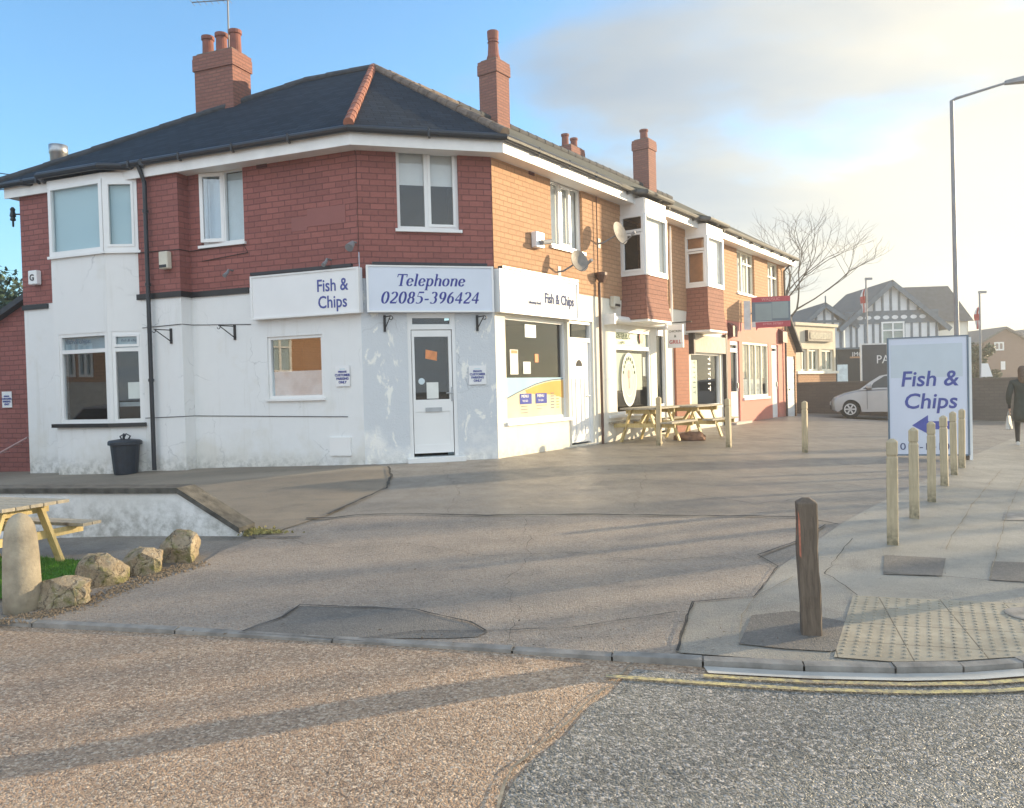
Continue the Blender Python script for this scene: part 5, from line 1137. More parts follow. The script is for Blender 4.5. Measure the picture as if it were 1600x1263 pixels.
# letting agent's board
def letting():
    u=13.3; A=FR.pt(u,.13,0); d=(Vector((.98,-.19,0))).normalized(); 
    a=at_y(1174.5,485,23.9); b=at_y(1235,485,23.7); F=fac_from(a,b)
    zt=at_y(1205,463.5,23.8).z; zb=at_y(1205,511,23.8).z; zm1=at_y(1205,471.5,23.8).z; zm0=at_y(1205,502,23.8).z
    T=thing('letting_board','red and slate blue estate agent board fixed high on the pink shop','sign',(a.x,a.y,zb))
    L_=F.len
    MB().fbox(F,0,L_,-.02,0,zb,zt).build('board',M['signw'],T)
    MB().fbox(F,0.0,L_,.001,.004,zm1,zt).build('red_band',M['redband'],T); 
    MB().prism([F.pt(.12,.001,zb-.10),F.pt(.17,.001,zb-.02),F.pt(L_,.001,zb),F.pt(L_,.001,zm0),F.pt(.1,.001,zm0-.02)],(F.n[0]*.003,F.n[1]*.003,0)).build('red_band',M['redband'],T)
    MB().fbox(F,0.0,L_,.001,.004,zm0,zm1-.0005).build('slate_panel',M['slatep'],T)
    MB().fbox(F,.10,L_*.52,.005,.007,zm0+.02,zm1-.05).build('pale_block',M['slatep2'],T); MB().fbox(F,L_*.53,L_*.95,.005,.007,zm0+.08,zm1-.01).build('pale_block',M['slatep2'],T)
    text('WADSUC',.13,F,L_/2,zm1+.03,.006,'pinkl',T,align='CENTER',sx=.95); text('01904 397007',.10,F,L_/2+.05,zb+.06,.006,'pinkl',T,align='CENTER')
    # the second leaf, seen almost edge on, and the wall bracket
    wpt=FR.pt(12.55,.06,0); F2=fac_from(wpt,a+Vector((0,.04,0))); mb=MB(); mb.fbox(F2,0,F2.len-.02,-.015,.0,zb-.06,zt-.1); mb.build('folded_leaf',M['signw'],T)
    mb=MB(); q=FR.pt(13.2,.0,zm0+.3); mb.tube([q,Vector((a.x+.5,a.y+.06,zm0+.3))],.025,8); mb.build('bracket',M['lamp'],T)
M['redband']=plain('crimson board',(.42,.06,.085),.5,.08,4); M['slatep']=plain('slate blue board',(.12,.17,.22),.5,.1,4); M['slatep2']=plain('grey green blank block',(.24,.31,.33),.6,.04,4); M['pinkl']=plain('pale pink letters',(.66,.33,.34),.5,.05,4); M['signw']=plain('weathered white board',(.66,.66,.66),.6,.1,4)
letting()
# television aerial on the big chimney
def aerial():
    b=at_y(358,95,17.75); t=at_y(356,0,17.75); T=thing('tv_aerial','tall television aerial strapped to the three pot chimney','aerial',b)
    mb=MB(); mb.tube([b-Vector((0,0,.3)),t+Vector((0,0,.45))],.02,8); mb.tube([b-Vector((0,0,.3)),b-Vector((0,-.0,.45))],.05,8); mb.build('mast',M['lamp'],T)
    mb=MB(); a=at_y(300,4,17.75); c=at_y(358,0,17.75); mb.tube([a,c],.012,6)
    for k in range(7):
        p=a.lerp(c,k/6); mb.tube([p+Vector((0,-.16,.0)),p+Vector((0,.16,0))],.006,5); 
    mb.build('boom',M['lamp'],T)
aerial()
def wires():
    T=None
    for i,(y0,y1,yy) in enumerate(((254,262,212),(279,284,222))):
        a=at_y(-60,y0-4,20); b=at_y(100 if i==0 else 45,y1,16.5); P=[]
        for k in range(13):
            t=k/12; p=a.lerp(b,t); p.z-=.25*4*t*(1-t); P.append(p)
        tag(MB().tube(P,.012,5).build('overhead_wire',M['black'],loc=b),('upper of the two thin overhead wires at the far left','lower of the two thin overhead wires at the far left')[i],'wire','overhead wires at the far left')
wires()
# insulator on the corner of the eaves
def insul():
    p=at_y(20,335,16.0); T=thing('wire_insulator','black porcelain wire holder under the far left eaves','insulator',p); MB().tube([p,p+Vector((.32,.05,0))],.015,6).build('arm',M['black'],T)
    MB().lathe(p+Vector((0,0,-.14)),[(.0,-.12),(.02,-.1),(.02,0),(.055,.02),(.04,.08),(.06,.1),(.04,.2),(.05,.24),(.02,.28)],12).build('insulator_body',M['black'],T)
insul()
# =================================================================== street things
M['post']=woodmat('pressure treated post',(.38,.31,.20),(.52,.43,.28),3,.35); M['oldpost']=woodmat('weathered grey timber',(.085,.062,.045),(.17,.13,.095),4,.6,.8,(.03,.025,.02))
M['bench']=woodmat('yellow pine',(.50,.38,.16),(.68,.54,.26),3,.3,.6,(.28,.2,.1)); M['benchtop']=woodmat('weathered bench top',(.30,.27,.22),(.46,.40,.30),3,.4,.8)
M['redpaint']=plain('red paint scrape',(.45,.15,.09),.7,.3,30)
def make_post(w=.095,h=1.0,notch=True,seed=0):
    rnd=random.Random(seed); mb=MB(); a=w/2; hz=[(0,1),(h*.82,1)]
    if notch: hz+= [(h*.828,.86),(h*.845,.86),(h*.853,1)]
    hz+=[(h-.032,1),(h-.026,.93),(h,.30)]
    n=0; rings=[]
    for z,k in hz:
        c=a*.12; r=[(a-c,-a),(a,-a+c),(a,a-c),(a-c,a),(-a+c,a),(-a,a-c),(-a,-a+c),(-a+c,-a)]
        rings.append([Vector((x*k,y*k,z-.12 if z==0 else z)) for x,y in r])
    i0=len(mb.v)
    for r in rings: mb.v+=r
    for k in range(len(rings)-1):
        for j in range(8): mb.f.append([i0+k*8+j,i0+k*8+(j+1)%8,i0+(k+1)*8+(j+1)%8,i0+(k+1)*8+j]); mb.m.append(0)
    e=i0+(len(rings)-1)*8; mb.f.append([e+j for j in range(8)]); mb.m.append(0)
    return mb
proto=make_post().build('timber_post',M['post'],loc=(0,0,0))
rowl=['nearest timber post in the row in front of the Fish & Chips board','second timber post from the camera in the row by the board','third timber post from the camera in the row by the board','fourth timber post from the camera in the row by the board','fifth timber post from the camera in the row by the board','sixth and farthest timber post, in front of the board edge']
pts=[(1392,852),(1426,811),(1453,785),(1473,760),(1488,743),(1500,732)]
for i,(x,y) in enumerate(pts):
    o=proto if i==0 else proto.copy()
    if i: COL.objects.link(o)
    o.location=ground(x+3,y); o.rotation_euler=(rad(random.uniform(-.8,.8)),rad(random.uniform(-.8,.8)),rad(-35+random.uniform(-8,8))+PI/2*(i%2)); tag(o,rowl[i],'post','row of timber posts along the pavement')
for (x,y),l in (((1258,707),'lone timber post standing in the open tarmac forecourt'),((1139,699),'timber post right of the picnic tables'),((1030,696),'timber post in front of the left picnic table')):
    o=proto.copy(); COL.objects.link(o); o.location=ground(x,y); o.rotation_euler=(0,rad(random.uniform(-1,1)),rad(-35+random.uniform(-10,10))); tag(o,l,'post','timber posts on the forecourt')
def old_bollard():
    g=ground(1267,993); mb=make_post(.122,.87,False); 
    T=thing('wooden_bollard','dark weathered timber bollard with a red scrape near the kerb','bollard',g)
    o=mb.build('post',M['oldpost'],None,loc=(0,0,0)); o.parent=T; o.rotation_euler=(rad(.5),rad(-1.0),rad(-14))
    bm=bmesh.new(); bm.from_mesh(o.data); bmesh.ops.subdivide_edges(bm,edges=[e for e in bm.edges if abs(e.verts[0].co.z-e.verts[1].co.z)>.3],cuts=10)
    for v in bm.verts: 
        if 0<v.co.z<.8: v.co.x+=random.uniform(-.0025,.0025)+.004*math.sin(v.co.z*9); v.co.y+=random.uniform(-.0025,.0025)
    bm.to_mesh(o.data); bm.free()
    mb=MB(); mb.face([(-.0635,-.035,.50),(-.0645,-.03,.80),(-.0645,-.015,.82),(-.0640,-.012,.55)]); mb.face([(-.055,-.0635,.52),(-.045,-.0635,.50),(-.045,-.0640,.74),(-.056,-.0640,.80)])
    p=mb.build('red_scrape',M['redpaint'],None,loc=(0,0,0)); p.parent=T; p.rotation_euler=o.rotation_euler
old_bollard()
def stone_bollard():
    g=ground(36,953); mb=MB(); mb.lathe(g-Vector((0,0,.05)),[(.132,0),(.130,.2),(.122,.45),(.112,.60),(.098,.68),(.075,.735),(.045,.765),(.012,.78)],28)
    o=mb.build('stone_bollard',M['stoneb'],smooth=True); tag(o,'round topped buff stone bollard beside the rocks','bollard')
M['stoneb']=plain('buff sandstone',(.36,.31,.23),.85,.25,7,.5,45)
stone_bollard()
def stonemat():
    m,t,b=newmat('mossy sandstone rock'); co=N(t,'ShaderNodeTexCoord').outputs['Object']; f=noise(t,5,8,.65,vec=co); g=noise(t,9,5,.6,vec=co); h=noise(t,28,6,.7,vec=co)
    c=mixc(t,ramp(t,f,.38,.66),(.27,.21,.14),(.44,.36,.25)); c=mixc(t,ramp(t,g,.50,.66),c,(.17,.16,.055)); c=mixc(t,ramp(t,h,.30,.45,(1,1,1),(0,0,0)),c,(.08,.06,.04))
    vc=N(t,'ShaderNodeTexVoronoi',i_Scale=5.0,feature='DISTANCE_TO_EDGE'); wv=N(t,'ShaderNodeTexNoise',i_Scale=7.0,i_Detail=4.0); t.links.new(co,wv.inputs['Vector']); wa=N(t,'ShaderNodeVectorMath',operation='MULTIPLY_ADD'); t.links.new(wv.outputs['Color'],wa.inputs[0]); wa.inputs[1].default_value=(.22,.22,.22); t.links.new(co,wa.inputs[2]); t.links.new(wa.outputs[0],vc.inputs['Vector'])
    ckr=ramp(t,vc.outputs['Distance'],.0,.035); c=mixc(t,ramp(t,vc.outputs['Distance'],.0,.02,(.7,.7,.7),(0,0,0)),c,(.06,.045,.03)); lich=ramp(t,noise(t,40,4,.7,vec=co),.62,.68); c=mixc(t,lich,c,(.46,.43,.33))
    t.links.new(c,b.inputs['Base Color']); b.inputs['Roughness'].default_value=.9; n1_=bump(t,b,f,.6,.05); n2_=bump(t,b,ckr,.5,.03,n1_); bump(t,b,h,.9,.02,n2_); return m
M['rock']=stonemat()
def rock(px,py,w,d,h,seed,rz,label,lean=0):
    from mathutils import noise as mn
    g=ground(px,py); bm=bmesh.new(); bmesh.ops.create_cube(bm,size=1); bmesh.ops.bevel(bm,geom=bm.edges[:],offset=.12,segments=1,affect='EDGES'); bmesh.ops.subdivide_edges(bm,edges=bm.edges[:],cuts=7,use_grid_fill=True)
    rnd=random.Random(seed); cuts=[(Vector((rnd.uniform(-1,1),rnd.uniform(-1,1),rnd.uniform(-.2,1))).normalized(),rnd.uniform(.38,.54)) for _ in range(13)]
    for v in bm.verts:
        p=v.co.copy()
        for n_,dd in cuts:
            e=p.dot(n_)-dd
            if e>0: p-=n_*e*.97
        k=mn.noise(p*2.2+Vector((seed,0,0)))*.05+mn.noise(p*7+Vector((seed,3,0)))*.03+mn.noise(p*17+Vector((seed,3,5)))*.02; p+=p.normalized()*k
        v.co=Vector((p.x*w,p.y*d,p.z*h+p.x*lean))
    mz=min(v.co.z for v in bm.verts)
    for v in bm.verts: v.co.z-=mz+.05
    me=bpy.data.meshes.new('boulder'); bm.to_mesh(me); bm.free(); me.materials.append(M['rock'])
    for p in me.polygons: p.use_smooth=True
    me.set_sharp_from_angle(angle=rad(20)) if hasattr(me,'set_sharp_from_angle') else None
    o=bpy.data.objects.new('boulder',me); COL.objects.link(o); o.location=(g.x,g.y+d*.3,g.z); o.rotation_euler=(0,0,rz); tag(o,label,'rock','boulders edging the grass')
rock(80,950,.47,.32,.24,11,.15,'lowest pointed boulder at the foot of the stone bollard',.05)
rock(152,917,.38,.30,.29,5,.3,'squarish mossy boulder second from the stone bollard')
rock(218,897,.36,.30,.26,8,.1,'flat topped mossy boulder between two larger boulders')
rock(276,879,.34,.32,.32,21,-.15,'tall pale boulder nearest the low white wall')
# gravel and grass round the stones
M['grass']=asphalt('grass turf',(.05,.15,.012),(.08,.22,.02),(.04,.11,.01),.25,45,.9,.8,light=(.12,.28,.03))
gp=[tuple(ground(x,y).xy) for x,y in ((-260,905),(-260,868),(60,874),(128,880),(150,897),(105,915),(60,935),(0,940))]
o=poly_sheet('lawn',gp,M['grass'],gz,.022,step=.6); o['kind']='structure'
def blades():
    rnd=random.Random(3); mb=MB()
    import itertools
    def inside(x,y):
        c=False
        for (x1,y1),(x2,y2) in zip(gp,gp[1:]+gp[:1]):
            if (y1>y)!=(y2>y) and x<(x2-x1)*(y-y1)/(y2-y1)+x1: c=not c
        return c
    xs=[p[0] for p in gp]; ys=[p[1] for p in gp]; n=0
    while n<9000:
        x=rnd.uniform(-5.6,max(xs)); y=rnd.uniform(min(ys),max(ys))
        if not inside(x,y): continue
        n+=1; z=gz(x,y)+.018; a=rnd.uniform(0,6.28); h=rnd.uniform(.015,.04); dx,dy=math.cos(a)*.004,math.sin(a)*.004; l=rnd.uniform(-.015,.015)
        mb.face([(x-dx,y-dy,z),(x+dx,y+dy,z),(x+l,y+l,z+h)])
    o=mb.build('grass',M['blade'],loc=(xs[3],ys[3],0)); tag(o,'short bright green grass by the stone bollard','grass',kind='stuff')
M['blade']=plain('grass blade',(.07,.20,.015),.6,.4,9)
blades()
def gravel():
    rnd=random.Random(9); mb=MB(); path=[ground(*p) for p in ((-30,978),(60,966),(120,948),(200,918),(255,898),(305,884))]
    for _ in range(1500):
        t=rnd.uniform(0,len(path)-1.001); k=int(t); p=path[k].lerp(path[k+1],t-k); x=p.x+rnd.gauss(0,.07); y=p.y+rnd.gauss(0,.05)+.02; r=rnd.uniform(.006,.016)*(1.0 if t>1 else 1.0); z=gz(x,y)+.008
        q=[Vector((x+r*rnd.uniform(.6,1.2)*math.cos(a),y+r*rnd.uniform(.6,1.2)*math.sin(a),z)) for a in (0,1.57,3.14,4.71)]; tp=Vector((x,y,z+r*.9))
        for i in range(4): mb.face([q[i],q[(i+1)%4],tp])
    tag(mb.build('gravel',M['gravel'],loc=path[2]),'loose brown gravel along the foot of the boulders','gravel',kind='stuff')
M['gravel']=plain('brown gravel',(.20,.15,.10),.9,.5,40)
gravel()
# low white wall with a dark coping that slopes down at its right hand end
def low_wall():
    a=ground(-330,840); A=at_z(-400,838,.08); B=ground(278,838); Cc=ground(376,838); F=Fac((Cc.x,Cc.y),math.degrees(math.atan2(Cc.x-B.x,Cc.y-B.y)))
    T=thing('low_garden_wall','low white rendered garden wall with a dark coping sloping down at one end','wall',Cc)
    ub=-F.along(B.x,B.y)*-1; u0=-7.5; zt=at_z(278,760,0); zl=F.uz(278,764)[1]; ze=F.uz(378,826)[1]
    ub=F.uz(278,764)[0]; print('lowwall',ub,zl,ze)
    z0=-.15; th=.26
    mb=MB(); mb.prism([F.pt(u0,0,z0),F.pt(0,0,z0),F.pt(0,0,ze-.04),F.pt(ub,0,zl-.04),F.pt(u0,0,zl-.04)],(-F.n[0]*th,-F.n[1]*th,0)); mb.build('rendered_wall',M['whitew'],T)
    mb=MB(); k=.03
    def seg(ua,za,ub_,zb): mb.hexa([F.pt(ua,k,za-.045),F.pt(ub_,k,zb-.045),F.pt(ub_,-th-k,zb-.045),F.pt(ua,-th-k,za-.045),F.pt(ua,k,za+.012),F.pt(ub_,k,zb+.012),F.pt(ub_,-th-k,zb+.012),F.pt(ua,-th-k,za+.012)])
    seg(u0,zl,ub,zl); seg(ub+.004,zl,.0,ze); mb.build('coping',M['coping'],T)
    # yellow lichen and moss at the foot
M['whitew']=render_mat('white garden wall render',(.80,.80,.80),(.50,.50,.44),.28,.2,6)
M['coping']=plain('dark weathered coping stone',(.085,.08,.07),.85,.45,9,.5,40)
low_wall()
# bin
def bin_():
    g=ground(197,741); T=thing('litter_bin','black plastic litter bin standing against the bay with a bag poking out','bin',g); c=g+Vector((0,0,.0))
    mb=MB(); n=20
    mb.lathe(c,[(.19,0),(.20,.02),(.245,.52),(.25,.525)],18); mb.build('bin_body',M['bin'],T)
    mb=MB(); mb.lathe(c,[(.255,.52),(.285,.53),(.285,.58),(.27,.60),(.25,.61),(.13,.625),(.12,.60)],18); mb.build('bin_rim',M['bin'],T)
    mb=MB(); 
    for k in range(3): a=k*2.1; mb.tube([c+Vector((.05*math.cos(a),.05*math.sin(a),.60)),c+Vector((.1*math.cos(a),.08*math.sin(a),.68)),c+Vector((.02*math.cos(a+1),.04*math.sin(a+1),.72)),c+Vector((-.03,0,.63))],.014,6)
    mb.build('bin_bag',M['bin'],T)
M['bin']=plain('dark navy plastic',(.018,.026,.04),.45,.2,9)
bin_()
# picnic tables ------------------------------------------------------------
def make_picnic(label,group,L=1.35):
    T=thing('picnic_table',label,'picnic table',(0,0,0),group)
    mb=MB()
    for k in range(5): x=-.36+.155*k; mb.box(x,x+.14,-L/2,L/2,.715,.75)
    mb.build('table_top',M['benchtop'],T)
    for s in (-1,1):
        mb=MB()
        for k in range(2): x=s*(.56+.125*k); mb.box(min(x,x+s*.115),max(x,x+s*.115),-L/2,L/2,.42,.455)
        mb.build('seat',M['benchtop'],T)
    for e in (-1,1):
        y=e*(L/2-.2)
        for s in (-1,1): MB().bar((s*.20,y,.712),(s*.46,y,0),.038,.09,up=(0,1,0)).build('leg',M['bench'],T)
        mb=MB(); mb.box(-.76,.76,y+.022,y+.06,.33,.415); mb.build('seat_bearer',M['bench'],T)
        mb=MB(); mb.box(-.34,.34,y+.022,y+.06,.62,.714); mb.build('top_bearer',M['bench'],T)
        MB().bar((0,y,.42),(0,e*.08,.70),.07,.038).build('brace',M['bench'],T)
    return T
pt=make_picnic('pine picnic table with benches standing near the kerb post and shop window','yellow pine picnic tables')
pt['label']='left yellow pine picnic table on the sunlit forecourt'; pt.location=(2.95,17.15,gz(2.95,17.15)); pt.rotation_euler=(0,0,rad(-35))
p2=copy_tree(pt); p2['label']='right yellow pine picnic table on the sunlit forecourt'; p2.location=(4.18,18.45,gz(4.18,18.45)); p2.rotation_euler=(0,0,rad(-40))
p3=copy_tree(pt); p3['label']='weathered picnic table behind the stone bollard at the left edge'; p3.location=(-4.72,7.15,gz(-4.72,7.15)-.0); p3.rotation_euler=(0,0,rad(70)); p3.scale=(.86,.86,.84)
def sack():
    from mathutils import noise as mn
    g=ground(1080,688); bm=bmesh.new(); bmesh.ops.create_icosphere(bm,subdivisions=4,radius=1)
    for v in bm.verts:
        p=v.co.copy(); k=1+.25*mn.noise(p*1.7)+.10*mn.noise(p*5); v.co=Vector((p.x*.36*k,p.y*.18*k,max(p.z,-.3)*.15*k+.04))
    me=bpy.data.meshes.new('sack'); bm.to_mesh(me); bm.free(); me.materials.append(M['sack'])
    for p in me.polygons: p.use_smooth=True
    o=bpy.data.objects.new('sack',me); COL.objects.link(o); o.location=g; tag(o,'crumpled brown sack lying under the right picnic table','sack')
M['sack']=plain('brown sacking',(.22,.12,.075),.9,.3,9,.6,30)
sack()
# free standing board ----------------------------------------------------
def board():
    a=at_y(1387,620,15.05); b=at_y(1514.5,620,14.6); F=fac_from(a,b); W=F.len
    zt=at_y(1450,527.5,14.8).z; zb=at_y(1450,710,14.8).z; g=gz(a.x,a.y); print('board',W,zt,zb,g)
    T=thing('freestanding_sign','large white board on posts reading Fish & Chips with a blue arrow','sign',((a.x+b.x)/2,(a.y+b.y)/2,g))
    MB().fbox(F,.03,W-.03,-.03,0,zb,zt).build('panel',M['signbg2'],T)
    mb=MB(); 
    for q in ((0,.03,zb-.02,zt+.02),(W-.03,W,zb-.02,zt+.02),(.03,W-.03,zt,zt+.02),(.03,W-.03,zb-.03,zb)): mb.fbox(F,q[0],q[1],-.045,.012,q[2],q[3])
    mb.build('frame',M['slatep'],T)
    MB().fbox(F,.06,W-.10,.001,.003,zb+(zt-zb)*.66,zt-.12).build('painted_over_patch',M['signpatch'],T)
    for u in (.10,W-.06): MB().fbox(F,u-.05,u+.05,-.14,-.046,-.1,zt-.05).build('post',M['oldpost'],T)
    MB().fbox(F,W+.001,W+.05,-.10,-.03,-.1,zt-.02).build('white_edge_post',M['upvc'],T)
    def P(x,y): return F.uz(x,y,0)
    u,z=P(1451,603); text('Fish &',.40,F,u,z,.002,'blue',T,shear=.14,align='CENTER',bold=.006,sx=.97)
    u,z=P(1453,638); text('Chips',.40,F,u,z,.002,'blue',T,shear=.14,align='CENTER',bold=.006,sx=.97)
    u,z=P(1425,665); mb=MB(); mb.prism([F.pt(u,.001,z),F.pt(u+.27,.001,z-.16),F.pt(u+.27,.001,z-.075),F.pt(u+.66,.001,z-.075),F.pt(u+.66,.001,z+.075),F.pt(u+.27,.001,z+.075),F.pt(u+.27,.001,z+.19)],(F.n[0]*.003,F.n[1]*.003,0)); mb.build('blue_arrow',M['navyv'],T)
    u,z=P(1406,703); text('010-14101',.185,F,u,z,.002,'vgrey2',T,sx=1.18)
M['signbg2']=plain('pale lilac board',(.60,.64,.74),.45,.03,1.2); M['signpatch']=plain('greyer repainted patch',(.52,.58,.63),.5,.03,3)
board()
# street lamp ---------------------------------------------------------------
def make_lamp(H=7.9,label='',tallarm=1.9):
    T=thing('street_lamp',label,'street lamp',(0,0,0),'street lamps'); mb=MB(); mb.tube([(0,0,-.05),(0,0,1.3)],.085,14); mb.tube([(0,0,1.3),(0,0,H)],[.062,.045],12); mb.build('column',M['lamp'],T)
    MB().box(-.035,.035,-.088,-.083,.5,.9).build('access_door',M['lamp'],T)
    mb=MB(); mb.tube([(0,0,H-.3),(0,0,H),(.12,0,H+.06),(tallarm,0,H+.42)],[.045,.042,.036,.03],10); mb.build('arm',M['lamp'],T)
    mb=MB(); z=H+.42; x=tallarm; mb.hexa([(x-.06,-.05,z-.06),(x+.55,-.14,z+.0),(x+.55,.14,z+.0),(x-.06,.05,z-.06),(x-.06,-.04,z+.05),(x+.5,-.10,z+.16),(x+.5,.10,z+.16),(x-.06,.04,z+.05)]); mb.build('lantern',M['lamp'],T,bevel=.02)
    return T
lb=at_y(1496.5,560,20.5)
L1=make_lamp(at_y(1486,158,20.5).z-gz(lb.x,20.5),'tall grey street lamp rising behind the Fish & Chips board',1.42); L1.location=(lb.x,20.5,gz(lb.x,20.5)); L1.rotation_euler=(0,rad(-.35),rad(0))
L2=copy_tree(L1); L2['label']='nearer street lamp beside the kerb, just beyond the right edge of the frame'; L2.location=(4.86,6.28,0); L2.rotation_euler=(0,0,rad(-60))
# =================================================================== boundary wall, car, person, far buildings
def bwall():
    a=at_y(1235,649,30.2); b=at_y(1606,656,25.6); a=Vector((11.1,32.2,0)); b=Vector((18.9,27.3,0)); F=fac_from(a,b); T=thing('boundary_wall','dark brown brick boundary wall behind the silver car','wall',((a.x+b.x)/2,(a.y+b.y)/2,0))
    z0,z1=at_y(1260,600,31.8).z,at_y(1590,592,28.2).z; L_=F.len
    mb=MB(); mb.hexa([F.pt(0,.11,-.2),F.pt(L_,.11,-.2),F.pt(L_,-.11,-.2),F.pt(0,-.11,-.2),F.pt(0,.11,z0),F.pt(L_,.11,z1),F.pt(L_,-.11,z1),F.pt(0,-.11,z0)]); mb.build('brick_wall',M['brick4'],T)
    mb=MB(); mb.hexa([F.pt(0,.14,z0+.002),F.pt(L_,.14,z1+.002),F.pt(L_,-.14,z1+.002),F.pt(0,-.14,z0+.002),F.pt(0,.12,z0+.06),F.pt(L_,.12,z1+.06),F.pt(L_,-.12,z1+.06),F.pt(0,-.12,z0+.06)]); mb.build('coping',M['brick4'],T)
bwall()
# silver hatchback ------------------------------------------------------------
M['silver']=plain('champagne silver car paint',(.36,.345,.34),.32,.05,2,metal=.5,coat=.6); M['tyre']=plain('tyre rubber',(.02,.02,.02),.8,.2,20); M['alloy']=plain('silver wheel trim',(.55,.55,.55),.3,.06,6,metal=.6); M['carglass']=plain('dark car glass',(.03,.035,.04),.05,.1,2); M['blackp']=plain('black car plastic',(.02,.02,.022),.5,.2,6)
M['headl']=plain('headlamp lens',(.55,.50,.48),.08,.1,6)
def car():
    T=thing('parked_car','silver hatchback car parked by the dark brick wall','car',(0,0,0))
    L,Wd,wr=3.62,1.66,.29; xf,xr=.66,3.03   # wheel centres, nose at x=0
    def archpts(xc,r=.345): return [(xc+r*math.cos(rad(a)),.29+r*math.sin(rad(a))) for a in range(0,181,15)]
    belt=[(.0,.42),(.02,.60),(.10,.70),(.45,.84),(.98,.95),(1.6,.965),(2.4,.985),(3.1,1.03),(3.50,1.04),(3.58,.9),(3.62,.6),(3.60,.30)]
    low=[(3.45,.20)]+[p for p in archpts(xr) if p[1]>.21]+[(xr-.37,.19),(xf+.37,.19)]+[p for p in archpts(xf) if p[1]>.21]+[(.12,.20),(.02,.27)]
    prof=belt+low; n=len(prof)
    ys=[(-Wd/2,0.06),(-Wd/2+.05,.0),(-.45,-.012),(0,-.03),(.45,-.012),(Wd/2-.05,.0),(Wd/2,.06)]
    mb=MB(); cx=1.8
    lay=[]
    for y,ins in ys:
        row=[]
        for x,z in prof:
            f=abs(y)/(Wd/2); nose=.16*f**2.4*max(0,1-x/.7)+(-.12*f**2.4*max(0,(x-3.0)/.6)); zz=z-ins*.9*max(0,(z-.55)/.45) ; row.append(Vector((x+nose,y*(1-.04*max(0,(z-.6)/.4)),zz)))
        lay.append(row)
    i0=0
    for r in lay: mb.v+=r
    for k in range(len(ys)-1):
        for j in range(n): a=k*n+j; b=k*n+(j+1)%n; mb.f.append([a,a+n,b+n,b]); mb.m.append(0)
    mb.f.append(list(range(n))); mb.m.append(0); e=(len(ys)-1)*n; mb.f.append([e+j for j in range(n)][::-1]); mb.m.append(0)
    body=mb.build('body',M['silver'],T,smooth=True)
    body.data.set_sharp_from_angle(angle=rad(38))
    bm=bmesh.new(); bm.from_mesh(body.data); bmesh.ops.triangulate(bm,faces=[f for f in bm.faces if len(f.verts)>4]); bmesh.ops.recalc_face_normals(bm,faces=bm.faces); bm.to_mesh(body.data); bm.free()
    # cabin
    cab=[(.92,.94),(1.30,1.22),(1.62,1.43),(2.0,1.50),(2.6,1.49),(3.2,1.42),(3.50,1.04)]
    def cabpt(x,z,s): return Vector((x,s*(Wd/2-.05-.20*((z-.95)/.55)),z))
    mb=MB(); 
    for s in (-1,1): 
        P=[cabpt(x,z,s) for x,z in cab]; mb.face(P if s>0 else P[::-1])
    for (x,z),(x2,z2) in zip(cab,cab[1:]): mb.face([cabpt(x,z,-1),cabpt(x2,z2,-1),cabpt(x2,z2,1),cabpt(x,z,1)])
    mb.build('cabin',M['silver'],T)
    def sidewin(pts,nm,s): 
        P=[cabpt(x,z,s)+Vector((0,s*.006,0)) for x,z in pts]; MB().face(P).build(nm,M['carglass'],T)
    for s in (-1,1):
        sidewin([(1.30,1.0),(1.52,1.02),(2.12,1.02),(2.12,1.43),(1.76,1.42),(1.42,1.20)],'side_window',s); sidewin([(2.20,1.02),(2.85,1.05),(2.95,1.38),(2.20,1.43)],'side_window',s); sidewin([(1.06,.985),(1.24,.99),(1.34,1.15)],'quarter_window',s)
    def front(a,b,k=.86):
        A,B=cabpt(*a,-1),cabpt(*a,1); C_,D=cabpt(*b,1),cabpt(*b,-1); c=(A+B+C_+D)/4; nn=(B-A).cross(C_-A).normalized(); 
        if nn.x*(1 if a[0]>2 else -1)<0: nn=-nn
        return [c+(p-c)*k+nn*.006 for p in (A,B,C_,D)]
    MB().face(front((.95,.96),(1.58,1.40))).build('windscreen',M['carglass'],T); MB().face(front((3.48,1.08),(3.22,1.40))).build('rear_window',M['carglass'],T)
    for xc in (xf,xr):
        for s in (-1,1):
            y=s*(Wd/2-.11); P=[(xc,y-s*.09,.29),(xc,y+s*.09,.29)]
            wr_=MB(); wr_.tube([(xc,y-s*.09,.29),(xc,y-s*.07,.29),(xc,y+s*.08,.29),(xc,y+s*.10,.29)],[.26,.29,.29,.265],24); w=wr_.build('wheel',M['tyre'],T)
            r=MB(); r.tube([(xc,y+s*.09,.29),(xc,y+s*.105,.29)],[.20,.195],24)
            rm=r.build('rim',M['blackp'],w); sp=MB()
            for k in range(6):
                a=k*PI/3; c=Vector((xc,y+s*.112,.29)); d=Vector((math.cos(a),0,math.sin(a))); sp.bar(c+d*.03,c+d*.185,.05,.02,up=(0,1,0))
            sp.tube([(xc,y+s*.10,.29),(xc,y+s*.122,.29)],.05,12); 
            for k in range(24):
                a,b=k*PI/12,(k+1)*PI/12; q=lambda t,r_: Vector((xc+r_*math.cos(t),y+s*.112,.29+r_*math.sin(t))); sp.face([q(a,.165),q(b,.165),q(b,.2),q(a,.2)])
            sp.build('spokes',M['alloy'],w)
            al=MB(); al.tube([(xc,s*(Wd/2-.5),.29),(xc,s*(Wd/2-.21),.29)],.34,20); al.build('wheel_well',M['blackp'],T)
